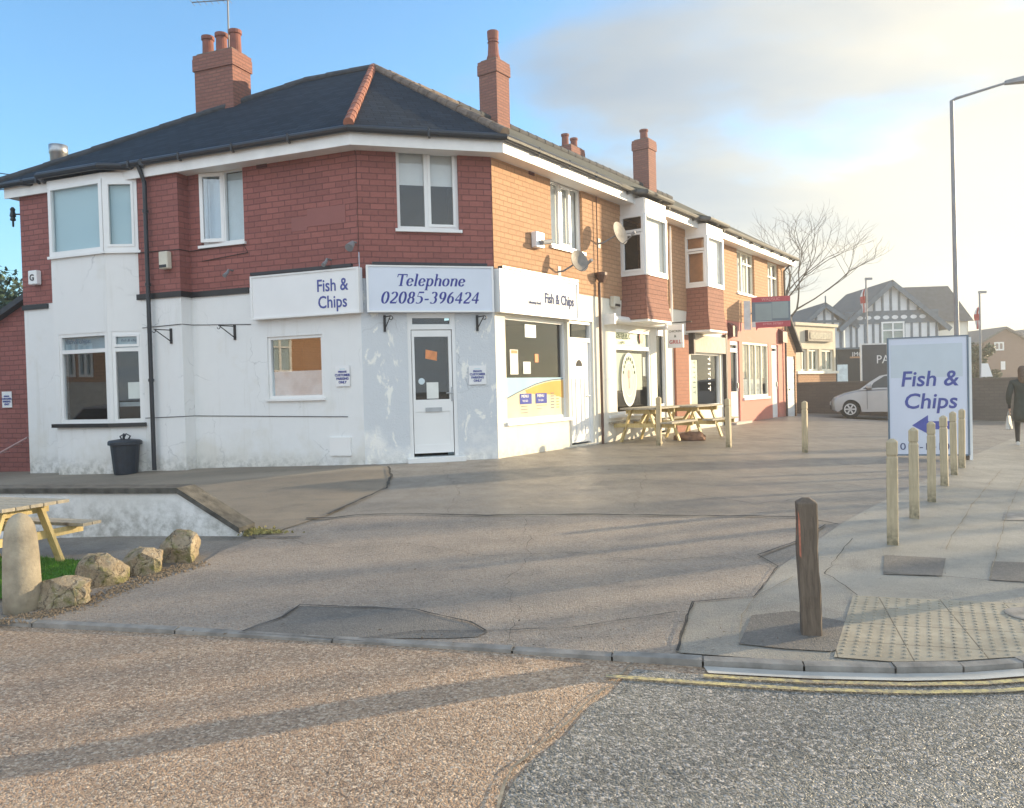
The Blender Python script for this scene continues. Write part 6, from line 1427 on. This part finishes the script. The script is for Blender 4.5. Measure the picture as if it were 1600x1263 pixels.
    for s in (-1,1):
        mb=MB(); mb.hexa([(.13,s*.44,.60),(.20,s*.74,.62),(.34,s*.80,.66),(.2,s*.5,.62),(.15,s*.46,.72),(.24,s*.72,.76),(.52,s*.765,.82),(.3,s*.5,.76)]); mb.build('headlight',M['headl'],T,bevel=.01)
        MB().box(3.50,3.60,min(s*.60,s*.76),max(s*.60,s*.76),.72,.98).build('tail_light',M['redp'],T)
        m2=MB(); m2.box(1.18,1.36,min(s*.80,s*.97),max(s*.80,s*.97),.99,1.12); m2.build('wing_mirror',M['silver'],T,bevel=.03)
        MB().box(.06,3.5,min(s*.80,s*.845),max(s*.80,s*.845),.24,.27).build('sill_trim',M['blackp'],T) if False else None
        MB().box(2.08,2.24,min(s*.835,s*.85),max(s*.835,s*.85),.80,.83).build('door_handle',M['silver'],T)
        g=MB(); 
        for x in (1.20,2.16): g.box(x,x+.012,min(s*.822,s*.8335),max(s*.822,s*.8335),.28,.93)
        g.build('door_gap',M['blackp'],T)
    MB().box(-.01,.10,-.42,.42,.28,.42).build('front_grille',M['blackp'],T); MB().box(-.02,.0,-.26,.26,.44,.54).build('number_plate',M['signw'],T)
    return T
cr=car(); cg=at_z(1329,652.5,.06); gg=gz(cg.x,cg.y); print('car',cg,gg); cg=at_z(1329,652.5,gg); cr.location=(cg.x-.29,cg.y+.98,gg+.0); cr.rotation_euler=(0,0,rad(-24))
# person --------------------------------------------------------------------
def skin(name,pts,edges,mat,parent,sub=2):
    me=bpy.data.meshes.new(name); me.from_pydata([p[:3] for p in pts],[],[]) if False else me.from_pydata([p[:3] for p in pts],edges,[])
    o=bpy.data.objects.new(name,me); COL.objects.link(o); m=o.modifiers.new('s','SKIN'); m.use_smooth_shade=True
    for i,p in enumerate(pts):
        r=p[3] if isinstance(p[3],tuple) else (p[3],p[3]); me.skin_vertices[0].data[i].radius=r
    me.skin_vertices[0].data[0].use_root=True
    s=o.modifiers.new('d','SUBSURF'); s.levels=sub; s.render_levels=sub
    dg=bpy.context.evaluated_depsgraph_get(); dg.update(); m2=bpy.data.meshes.new_from_object(o.evaluated_get(dg)); bpy.data.objects.remove(o)
    m2.name=name; m2.materials.clear(); m2.materials.append(mat); 
    for p in m2.polygons: p.use_smooth=True
    n=bpy.data.objects.new(name,m2); COL.objects.link(n); n.parent=parent; return n
M['coat']=plain('dark green black coat',(.030,.042,.040),.8,.3,7,.3,40); M['trous']=plain('charcoal trousers',(.03,.032,.036),.85,.25,9,.3,50); M['hair']=plain('brown hair',(.10,.065,.045),.55,.4,30); M['skin']=plain('skin',(.52,.33,.25),.55,.1,12); M['shoe']=plain('white trainer',(.6,.6,.58),.6,.1,12); M['bag']=plain('pale carrier bag',(.55,.55,.52),.6,.1,9)
def person():
    g=ground(1600,697.5); T=thing('person','person in a long dark coat walking away along the pavement with a pale bag','person',(0,0,0))
    # faces +Y (away). 1.74 m tall, mid stride
    body=skin('body',[ (0,0,.93,(.15,.11)),(0,.0,1.08,(.135,.10)),(0,.01,1.28,(.165,.11)),(0,.01,1.42,(.15,.09)),(0,.02,1.50,(.058,.058)),(0,.035,1.555,(.058,.06)),(0,.045,1.63,(.078,.095)),(0,.04,1.70,(.060,.075)),
       (-.10,.02,.88,.10),(-.11,.14,.50,.068),(-.11,.20,.42,.062),(-.11,.12,.12,.045),(-.11,.10,.07,.042),(-.11,.22,.035,.034),
       (.10,-.02,.88,.10),(.11,-.06,.50,.068),(.11,-.08,.42,.062),(.11,-.26,.14,.045),(.11,-.27,.09,.042),(.11,-.17,.035,.034),
       (-.19,0,1.40,.066),(-.26,-.05,1.14,.048),(-.27,-.04,1.08,.045),(-.26,.08,.90,.032),(-.26,.12,.83,.034),
       (.19,0,1.40,.066),(.25,-.06,1.14,.048),(.26,-.06,1.08,.045),(.25,.04,.90,.032),(.25,.07,.83,.034)],
       [(0,1),(1,2),(2,3),(3,4),(4,5),(5,6),(6,7),(0,8),(8,9),(9,10),(10,11),(11,12),(12,13),(0,14),(14,15),(15,16),(16,17),(17,18),(18,19),(3,20),(20,21),(21,22),(22,23),(23,24),(3,25),(25,26),(26,27),(27,28),(28,29)],M['trous'],T)
    skin('coat',[(0,0,.50,(.235,.17)),(0,0,.72,(.22,.16)),(0,0,.95,(.195,.145)),(0,.0,1.12,(.178,.135)),(0,.01,1.30,(.20,.135)),(0,.01,1.43,(.165,.105)),(0,.02,1.49,(.085,.08)),(-.20,0,1.40,.085),(-.275,-.05,1.14,.066),(-.275,-.03,1.07,.064),(-.268,.075,.92,.050),(.20,0,1.40,.085),(.265,-.06,1.14,.066),(.268,-.05,1.07,.064),(.258,.03,.92,.050)],
       [(0,1),(1,2),(2,3),(3,4),(4,5),(5,6),(5,7),(7,8),(8,9),(9,10),(5,11),(11,12),(12,13),(13,14)],M['coat'],T)
    mb=MB(); mb.lathe((0,-.005,0),[(.06,1.36),(.10,1.42),(.105,1.50),(.098,1.58),(.104,1.66),(.096,1.72),(.066,1.765),(.02,1.78)],20); h_=mb.build('hair',M['hair'],T,smooth=True)
    for v in h_.data.vertices: v.co.y*= .9; v.co.y-=.03 if v.co.z<1.6 else .0
    # hands, each with a palm and five bent fingers
    for s,hx,hy,hz in ((-1,-.26,.125,.825),(1,.25,.075,.825)):
        P=[(hx,hy,hz+.02,(.020,.034)),(hx,hy+.01,hz-.05,(.016,.040))]; E=[(0,1)]
        for k,(dy,ln) in enumerate(((-.030,.060),(-.010,.070),(.012,.066),(.032,.052))):
            b=len(P); P+=[(hx,hy+.01+dy,hz-.065,.0095),(hx-s*.006,hy+.012+dy,hz-.065-ln*.55,.009),(hx-s*.022,hy+.012+dy,hz-.065-ln,.008)]; E+=[(1,b),(b,b+1),(b+1,b+2)]
        b=len(P); P+=[(hx-s*.015,hy+.045,hz-.02,.011),(hx-s*.02,hy+.065,hz-.055,.009)]; E+=[(0,b),(b,b+1)]
        skin('hand',P,E,M['skin'],T,1)
    for x,y,z,rx in ((-.11,.16,.05,0),(.11,-.22,.065,rad(-25))):
        mb=MB(); mb.hexa([(-.045,-.13,-.05),(.045,-.13,-.05),(.05,.14,-.05),(-.05,.14,-.05),(-.035,-.11,.05),(.035,-.11,.05),(.035,.09,.0),(-.035,.09,.0)]); o=mb.build('shoe',M['shoe'],T,bevel=.018); o.location=(x,y,z); o.rotation_euler=(rx,0,0)
    T.location=(g.x,g.y,g.z+.005); T.rotation_euler=(0,0,rad(-30))
    b=thing('carrier_bag','pale carrier bag held at the left side of the walking person','bag',(0,0,0)); 
    mb=MB(); mb.hexa([(-.12,-.05,-.40),(.12,-.05,-.40),(.12,.05,-.40),(-.12,.05,-.40),(-.09,-.015,-.08),(.09,-.015,-.08),(.09,.015,-.08),(-.09,.015,-.08)]); mb.build('bag_body',M['bag'],b,bevel=.02)
    mb=MB(); mb.tube([(-.06,0,-.09),(-.03,0,.0),(.0,0,.02),(.03,0,.0),(.06,0,-.09)],.008,6); mb.build('handle',M['bag'],b)
    R3=Matrix.Rotation(rad(-30),3,'Z'); q=R3@Vector((-.275,.13,.755)); b.location=Vector(T.location)+q; b.rotation_euler=(0,0,rad(40))
person()
# pale flat roofed building ---------------------------------------------------
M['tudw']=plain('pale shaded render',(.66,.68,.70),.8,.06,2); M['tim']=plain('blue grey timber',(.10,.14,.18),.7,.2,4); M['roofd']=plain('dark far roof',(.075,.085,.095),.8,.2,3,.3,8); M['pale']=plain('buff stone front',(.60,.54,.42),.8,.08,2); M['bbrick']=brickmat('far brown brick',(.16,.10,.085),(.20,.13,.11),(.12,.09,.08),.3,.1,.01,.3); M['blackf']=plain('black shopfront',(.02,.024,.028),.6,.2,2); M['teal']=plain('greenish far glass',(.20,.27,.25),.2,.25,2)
def flatroof():
    T=thing('flat_roofed_building','low buff flat roofed building with a row of tall windows','building',(0,0,0)); 
    a=at_y(1243,580,34.5); F=Fac((a.x,a.y),50); L_=F.uz(1306,580)[0]; zt0=F.uz(1250,497)[1]; T.location=F.pt(L_/2,0,0)
    zt=F.uz(1285,509)[1]; zw1,zw0=F.uz(1280,546)[1],F.uz(1280,580)[1]; zb=F.uz(1280,602)[1]; print('flat',L_,zt,zw0,zw1)
    hs=[]; 
    for x0,x1 in ((1251,1261.5),(1264,1280),(1284,1303)): hs.append((F.uz(x0,560)[0],F.uz(x1,560)[0],zw0,zw1))
    mb=MB(); mb.wall(F,0,L_,0,zt,hs,rev=.15); mb.face([F.pt(L_,0,0),F.pt(L_,-8,0),F.pt(L_,-8,zt),F.pt(L_,0,zt)]); mb.face([F.pt(0,-8,0),F.pt(0,0,0),F.pt(0,0,zt),F.pt(0,-8,zt)]); mb.face([F.pt(0,0,zt),F.pt(L_,0,zt),F.pt(L_,-8,zt),F.pt(0,-8,zt)]); mb.build('wall',M['pale'],T)
    MB().fbox(F,-.1,L_+.1,-.2,.1,zt-.05,zt+.08).build('parapet',M['pale'],T); MB().fbox(F,.1,L_-.1,0.005,.06,zb-.9,zw0-.12).build('brick_panel',M['brick2'],T)
    for h in hs: 
        window(F,h,T,rec=.1,fr=.09,vb=((.5,.07),),back=[('teal',.02,.98,.02,.98,.05,'dim_room')],room=0,frame='creamf')
    MB().fbox(F,-.05,L_,.0,.14,zw0-.12,zw0).build('sill',M['creamf'],T)
    q=(F.uz(1258,530)[0],F.uz(1296,530)[0]); z1,z0=F.uz(1276,517)[1],F.uz(1276,534)[1]; MB().fbox(F,q[0],q[1],.0,.15,z0,z1).build('sign_box',M['darkpost'],T); MB().fbox(F,q[0]+.15,q[1]-.15,.15,.17,z0+.1,z1-.1).build('sign_face',M['curtain'],T)
flatroof()
def tudor():
    Y=60.; T=thing('tudor_pub','large mock Tudor pub with white gables and blue grey timbers','building',(0,0,0))
    a=at_y(1325,560,Y); F=Fac((a.x,a.y),93); T.location=F.pt(4,0,0)
    X=lambda px,o=0: F.uz(px,500,o)[0]
    Z=lambda py,px=1392: F.uz(px,py)[1]
    u0,u1,up=X(1320),X(1466),X(1392); ze=Z(505); zp=Z(443)
    k=(zp-ze)/(up-u0)
    mb=MB(); mb.face([F.pt(u0,0,-.5),F.pt(u1,0,-.5),F.pt(u1,0,ze),F.pt(up,0,zp),F.pt(u0,0,ze)])
    mb.face([F.pt(u1,0,-.5),F.pt(u1,-9,-.5),F.pt(u1,-9,ze),F.pt(u1,0,ze)])
    ul,ur,upl=X(1252),u0,X(1290); zpl=Z(474); zel=Z(508)
    mb.face([F.pt(ul,-.3,-.5),F.pt(ur,-.3,-.5),F.pt(ur,-.3,zel),F.pt(upl,-.3,zpl),F.pt(ul,-.3,zel)])
    mb.build('wall',M['tudw'],T)
    rf=MB(); ov=.5; ro=Vector((0,0,.12)); kl=(zp-ze)/(u1-up)
    def slab(p,q,r_,s): rf.hexa([v for v in (p,q,r_,s)]+[v+Vector((0,0,.22)) for v in (p,q,r_,s)])
    slab(F.pt(u0-.5,.45,ze-.5*k),F.pt(up,.45,zp),F.pt(up,-9,zp),F.pt(u0-.5,-9,ze-.5*k)); slab(F.pt(up,.45,zp),F.pt(u1+.7,.45,ze-.7*kl),F.pt(u1+.7,-9,ze-.7*kl),F.pt(up,-9,zp))
    kk=(zpl-zel)/(upl-ul); slab(F.pt(ul-.4,.1,zel-.4*kk),F.pt(upl,.1,zpl),F.pt(upl,-8,zpl),F.pt(ul-.4,-8,zel-.4*kk)); slab(F.pt(upl,.1,zpl),F.pt(upl+2.4,.1,zpl-2.4*kk*.8),F.pt(upl+2.4,-8,zpl-2.4*kk*.8),F.pt(upl,-8,zpl))
    # main range running right, behind the front gable
    o1=-4.5; ua,ub=up+.8,X(1482,o1); zr=F.uz(1450,448,o1)[1]; zq=F.uz(1450,504,o1+3)[1]
    rf.face([F.pt(ua,o1+3.2,zq),F.pt(ub+.35,o1+3.2,zq),F.pt(ub,o1,zr),F.pt(ua,o1,zr)]); rf.face([F.pt(ub+.35,o1-3.2,zq),F.pt(ua,o1-3.2,zq),F.pt(ua,o1,zr),F.pt(ub,o1,zr)])
    rf.build('roof',M['roofd'],T)
    mb=MB(); mb.face([F.pt(ub,o1+3,-.5),F.pt(ub,o1-3,-.5),F.pt(ub,o1-3,zq),F.pt(ub,o1,zr-.05),F.pt(ub,o1+3,zq)]); mb.face([F.pt(u1,o1+2.9,-.5),F.pt(ub,o1+2.9,-.5),F.pt(ub,o1+2.9,zq),F.pt(u1,o1+2.9,zq)]); mb.build('side_wall',M['cream'],T)
    tm=MB()
    def top(u): return ze+(u-u0)*k if u<up else zp-(u-up)*kl
    def stud(u,z0,z1,w=.16,o=0): tm.fbox(F,u-w/2,u+w/2,o,o+.06,z0,z1)
    zb1,zb0,zl=Z(489),Z(503),Z(541)
    tm.fbox(F,u0,u1,.0,.07,zb1,zb1+.16); tm.fbox(F,u0,u1,.0,.07,zb0-.12,zb0+.02); tm.fbox(F,u0,u1,0,.055,zb0,zb1)
    for px in (1352,1366,1379,1392,1405,1419,1434): u=X(px); stud(u,zb1+.16,top(u)-.1)
    for px in (1329,1338,1351,1364,1375,1412,1424,1437,1450,1463): u=X(px); stud(u,Z(600),zb0-.12)
    tm.fbox(F,u0,u1,0,.07,zl-.8,zl-.6)
    for (a_,za),(b_,zb) in (((u0-.5,ze-.5*k),(up,zp)),((up,zp),(u1+.7,ze-.7*kl))): tm.bar(F.pt(a_,.42,za-.02),F.pt(b_,.42,zb-.02),.1,.34)
    for (a_,za),(b_,zb) in (((ul-.4,zel-.4*kk),(upl,zpl)),((upl,zpl),(upl+2.4,zpl-2.4*kk*.8))): tm.bar(F.pt(a_,.08,za),F.pt(b_,.08,zb),.1,.3)
    for px in (1265,1277,1290,1303,1315): u=X(px); tl=zel+(u-ul)*kk if u<upl else zpl-(u-upl)*kk*.8; stud(u,0,tl,.16,-.3)
    tm.fbox(F,ul,ur,-.3,-.23,Z(501),Z(497)); tm.fbox(F,upl-.04,upl+.04,.0,.08,zpl,zpl+.7)
    tm.build('timber_frame',M['tim'],T)
    ov_=MB()
    for px in (1343,1356,1370,1384,1398,1412,1427,1441):
        u=X(px); zc=(zb0+zb1)/2; ov_.face([F.pt(u+.24*math.cos(t*PI/8),.062,zc+.15*math.sin(t*PI/8)) for t in range(16)][::1])
    ov_.build('white_ovals',M['tudw'],T)
    window(F,(X(1376),X(1412),Z(545),Z(503)),T,o=.12,rec=.0,fr=.12,vb=((.5,.1),),hb=((.68,.1),),back=[('teal',.02,.98,.02,.98,.05,'dim_room')],room=0)
tudor()
def shopfront():
    a=at_y(1308,570,44); F=Fac((a.x,a.y),92); L_=F.uz(1480,570)[0]; T=thing('black_shopfront','single storey black shopfront below the mock Tudor gables','building',F.pt(L_/2,0,0)); zt=F.uz(1330,546)[1]
    MB().fbox(F,0,L_,-5,0,-.3,zt).build('wall',M['blackf'],T); MB().fbox(F,-.05,L_,-5,.12,zt,zt+.1).build('parapet',M['tim'],T)
    MB().fbox(F,.7,2.0,.0,.05,F.uz(1330,560)[1],F.uz(1330,557.5)[1]).build('red_strip',M['brick2'],T)
    text('JMC',.34,F,F.uz(1331,556)[0],F.uz(1331,557)[1],.01,'signw',T)
    MB().fbox(F,.0,.55,.0,.06,0,F.uz(1312,570)[1]).build('grey_door',M['frost'],T)
shopfront()
def hoarding():
    a=at_y(1347,570,38); F=Fac((a.x,a.y),92); T=thing('black_hoarding','large black hoarding with white edge starting PA behind the car','sign',a-Vector((0,0,a.z))); zt=F.uz(1360,539)[1]; L_=2.9
    MB().fbox(F,0,L_,-.1,0,.7,zt).build('panel',M['slatek'],T); mb=MB(); mb.fbox(F,-.06,L_,-.1,.02,zt,zt+.07); mb.fbox(F,-.06,-.002,-.1,.02,.0,zt); mb.build('white_edge',M['signw'],T)
    for u in (.5,L_-.3): MB().fbox(F,u,u+.1,-.22,-.11,-.1,zt-.1).build('post',M['darkpost'],T)
    text('PA',.56,F,F.uz(1369,566)[0],F.uz(1369,568)[1],.002,'signw',T,sx=.95)
M['slatek']=plain('slate black panel',(.035,.042,.055),.5,.2,2)
hoarding()
def flagpole(px,ytop,Y,flag,label,side):
    t=at_y(px,ytop,Y); T=thing('flag_pole',label,'flag pole',(t.x,Y,0),'flag poles'); mb=MB(); mb.tube([(t.x,Y,-.2),(t.x,Y,t.z)],[.07,.045],10); mb.build('pole',M['lamp'],T); MB().box(t.x-.05,t.x+.35,Y-.05,Y+.05,t.z-.02,t.z+.1).build('pole_head',M['lamp'],T)
    z1,z0=at_y(px,flag[0],Y).z,at_y(px,flag[1],Y).z; mb=MB(); n=8; rnd=random.Random(px)
    # limp cloth: a few folds, white with a red bar
    W=flag[2]; rows=10; G_=[]
    for i in range(rows+1):
        z=z1+(z0-z1)*i/rows; w_=W*(.35+.65*math.sin(min(1,i/rows*1.1+.1)*2.6)); row=[]
        for j in range(7): x=t.x+side*(.05+w_*j/6); row.append(Vector((x,Y-.03+.06*math.sin(j*2.1+i*.5),z-.12*j/6*W)))
        G_.append(row)
    for i in range(rows):
        for j in range(6): mb.face([G_[i][j],G_[i+1][j],G_[i+1][j+1],G_[i][j+1]],1 if (3<=i<=5 or 2<=j<=3) else 0)
    mb.build('flag',[M['signw'],M['redp']],T)
flagpole(1353,437,46,(452,488,.30),'grey pole with a limp red and white flag in front of the Tudor gable',-1)
flagpole(1530.5,458,42,(480,514,.26),'thin pole with a limp red and white flag right of the street lamp',-1)
def aboard():
    c=at_y(1541,580,33.5); T=thing('white_poster_board','sunlit white leaning poster board beyond the boundary wall','sign',(c.x,33.5,0)); zt,zb=at_y(1540,568,33.5).z,at_y(1540,589,33.5).z
    mb=MB(); mb.prism([(c.x-.18,33.5,zt),(c.x+.08,33.5,zt),(c.x+.27,33.5,zb),(c.x-.2,33.5,zb)],(0,.06,0)); mb.build('poster',M['sign'],T); MB().box(c.x-.16,c.x-.1,33.57,33.63,-.1,zt-.05).build('leg',M['lamp'],T); MB().box(c.x+.02,c.x+.08,33.57,33.63,-.1,zt-.05).build('leg',M['lamp'],T)
aboard()
def house(px0,px1,py_e,pxp,pyp,Y,label,mat='bbrick',az=92,wins=(),dep=8):
    a=at_y(px0,560,Y); F=Fac((a.x,a.y),az); L_=F.uz(px1,560)[0]; T=thing('brick_house',label,'house',F.pt(L_/2,0,0)); ze=F.uz(pxp,py_e)[1]; zp=F.uz(pxp,pyp)[1]; up=F.uz(pxp,540)[0]
    mb=MB(); mb.face([F.pt(0,0,-.5),F.pt(L_,0,-.5),F.pt(L_,0,ze),F.pt(up,0,zp),F.pt(0,0,ze)]); mb.face([F.pt(0,-dep,-.5),F.pt(0,0,-.5),F.pt(0,0,ze),F.pt(0,-dep,ze)]); mb.face([F.pt(L_,0,-.5),F.pt(L_,-dep,-.5),F.pt(L_,-dep,ze),F.pt(L_,0,ze)]); mb.build('wall',M[mat],T)
    rf=MB(); k=(zp-ze)/up; k2=(zp-ze)/(L_-up)
    for p,q in (((-.4,ze-.4*k),(up,zp)),((up,zp),(L_+.4,ze-.4*k2))):
        P=[F.pt(p[0],.35,p[1]),F.pt(q[0],.35,q[1]),F.pt(q[0],-dep,q[1]),F.pt(p[0],-dep,p[1])]; rf.hexa(P+[v+Vector((0,0,.2)) for v in P])
    rf.build('roof',M['roofd'],T)
    for w_ in wins:
        r=(F.uz(w_[0],w_[1])[0],F.uz(w_[2],w_[1])[0],F.uz(w_[0],w_[3])[1],F.uz(w_[0],w_[1])[1]); window(F,r,T,o=.06,rec=0,fr=.12,vb=((.5,.1),),back=[('teal',.02,.98,.02,.98,.05,'dim_room')],room=0)
    return T
house(1537,1604,533,1570,514,75,'dark brick house with a shallow gable at the right edge',wins=((1553,535,1568,548),(1563.5,565,1570,578)))
house(1604,1700,540,1650,512,82,'second dark brick house, beyond the right edge behind the walker')
# house across the side road: it shows only as a reflection in the left windows
def opposite():
    T=thing('opposite_house','red brick house across the side road seen only reflected in the left windows','house',(-18,3,0)); F=fac_from(Vector((-15.5,14,0)),Vector((-21,-8,0))); F=fac_from(Vector((-21,-8,0)),Vector((-15.5,14,0)))
    n=Vector((F.n[0],F.n[1])); 
    L_=F.len; hs=[(2,3.6,1.4,2.9),(6,7.6,1.4,2.9),(10.0,10.9,.3,2.4),(13.15,14.25,2.45,3.75),(16.2,17.6,1.4,2.9),(20.12,20.58,2.25,3.2),(20.64,21.1,2.25,3.2)]
    MB().fbox(F,19.7,21.3,.01,.12,.2,2.1).build('grey_panel',M['stone'],T)
    MB().wall(F,0,L_,-.3,4.0,hs,rev=.1).build('wall',M['brick2'],T)
    for h in hs: window(F,h,T,rec=.05,fr=.07,vb=((.5,.07),),hb=((.7,.06),),room=0,back=[('blindblue',.02,.98,.02,.98,.06,'blind')])
    P=[F.pt(-.3,.4,4.0),F.pt(L_+.3,.4,4.0),F.pt(L_+.3,-4,5.7),F.pt(-.3,-4,5.7)]; MB().hexa(P+[v+Vector((0,0,.15)) for v in P]).build('roof',M['slate2'],T)
    MB().fbox(F,0,L_,-8,-.5,-.3,3.9).build('rear_block',M['brick2'],T)
opposite()
# trees ---------------------------------------------------------------------
M['bark']=plain('grey brown bark',(.085,.065,.05),.9,.3,12,.5,40)
def bare_tree(x,y,z,H,spread,seed,label,lv=6,r0=.22,first=.3):
    rnd=random.Random(seed); T=thing('bare_tree',label,'tree',(x,y,z)); tr=MB(); cr_=MB()
    def branch(p,d,l,r,depth,mb):
        if depth==0 or r<.004: return
        n=4; P=[p]; q=p; dd=d.copy()
        for i in range(n):
            dd=(dd+Vector((rnd.uniform(-1,1),rnd.uniform(-1,1),rnd.uniform(-.5,.9)))*.16).normalized(); q=q+dd*l/n; P.append(q)
        mb.tube(P,[r*(1-.42*i/n) for i in range(n+1)],6 if r>.03 else 4,cap=False)
        k=rnd.choice((2,3,3)) if depth>2 else rnd.choice((3,4))
        for i in range(k):
            a=rnd.uniform(0,6.28); s=rnd.uniform(.45,1.0)*spread; nd=(dd+Vector((math.cos(a)*s,math.sin(a)*s,rnd.uniform(-.25,.35)))).normalized()
            t=P[-1] if i<2 else P[rnd.choice((2,3))]
            branch(t,nd,l*rnd.uniform(.62,.86),r*rnd.uniform(.5,.64),depth-1,cr_)
    tz=H*first; tr.tube([Vector((x,y,z-.2)),Vector((x+.05,y,z+tz*.5)),Vector((x,y,z+tz))],[r0*1.2,r0,r0*.9],10); tr.build('trunk',M['bark'],T,smooth=True)
    for i in range(5):
        a=i*1.257+rnd.uniform(-.3,.3); branch(Vector((x,y,z+tz)),Vector((math.cos(a)*.75,math.sin(a)*.75,rnd.uniform(.6,1.1))).normalized(),H*.21,r0*.55,lv,cr_)
    cr_.build('crown',M['bark'],T); return T
tb=at_y(1200,600,46); bare_tree(tb.x,46,.2,13.6,.95,23,'large leafless tree behind the far end of the terrace',7,.17,.24)
bare_tree(27,17.3,0,8.5,.7,12,'leafless tree beyond the right edge whose shadow streaks the tarmac',5,.26,.3)
bare_tree(36,17.0,0,8,.7,17,'second leafless tree beyond the right edge, farther off',5,.26,.3)
M['leafd']=plain('dark evergreen leaf',(.022,.05,.018),.6,.5,3)
def leafy(cx,cy,z0,H,R,seed,label,n=9000,name='evergreen_tree',mat='leafd',ls=.09):
    rnd=random.Random(seed); T=thing(name,label,'tree' if 'tree' in name else 'hedge',(cx,cy,z0)); MB().tube([(cx,cy,z0-.2),(cx+.1,cy,z0+H*.4),(cx,cy,z0+H*.8)],[.2,.15,.05],8).build('trunk',M['bark'],T)
    cl=[(Vector((cx+rnd.gauss(0,R*.42),cy+rnd.gauss(0,R*.42),z0+H*rnd.uniform(.25,.95))),rnd.uniform(.25,.5)*R) for _ in range(34)]; mb=MB()
    for _ in range(n):
        c,r=rnd.choice(cl); d=Vector((rnd.gauss(0,1),rnd.gauss(0,1),rnd.gauss(0,1))).normalized(); p=c+d*r*rnd.uniform(.6,1.05)
        a=Vector((rnd.uniform(-1,1),rnd.uniform(-1,1),rnd.uniform(-1,1))).normalized()*ls*rnd.uniform(.6,1.3); b=a.cross(d).normalized()*ls*.5
        mb.face([p-a,p+b,p+a,p-b])
    mb.build('crown',M[mat],T); return T
c=at_y(5,470,24); leafy(c.x-.6,24,0,5.2,2.2,3,'dark evergreen tree above the annexe roof at the far left')
c=at_y(1524,560,47); leafy(c.x,47,0,3.4,1.0,5,'dark green conifer between the board and the second flag pole',5000,'conifer_tree',ls=.10)

c2=copy_tree(cr); F_=fac_from(Vector((-21,-8,0)),Vector((-15.5,14,0))); q=F_.pt(18.6,2.6,0); c2.location=(q.x,q.y,0); c2.rotation_euler=(0,0,math.atan2(F_.t[1],F_.t[0])); c2['label']='second silver hatchback, across the side road, seen only reflected in the bay window'
# ------------------------------------------------------------------ the air
def haze(d):  # added volume, mostly standing in for veiling glare in the lens
    mb=MB(); mb.box(-95,180,-70,190,-1.2,24)
    m=bpy.data.materials.new('pale air'); m.use_nodes=True; t=m.node_tree; t.nodes.clear(); out=N(t,'ShaderNodeOutputMaterial'); v=N(t,'ShaderNodeVolumePrincipled'); v.inputs['Color'].default_value=(.95,.95,.95,1); v.inputs['Density'].default_value=d; v.inputs['Anisotropy'].default_value=.45
    t.links.new(v.outputs[0],out.inputs['Volume']); o=mb.build('haze',m,loc=(0,0,-1.2)); tag(o,'thin pale haze over the street, added for lens veil and distance fade','haze',kind='stuff')
haze(.0022)
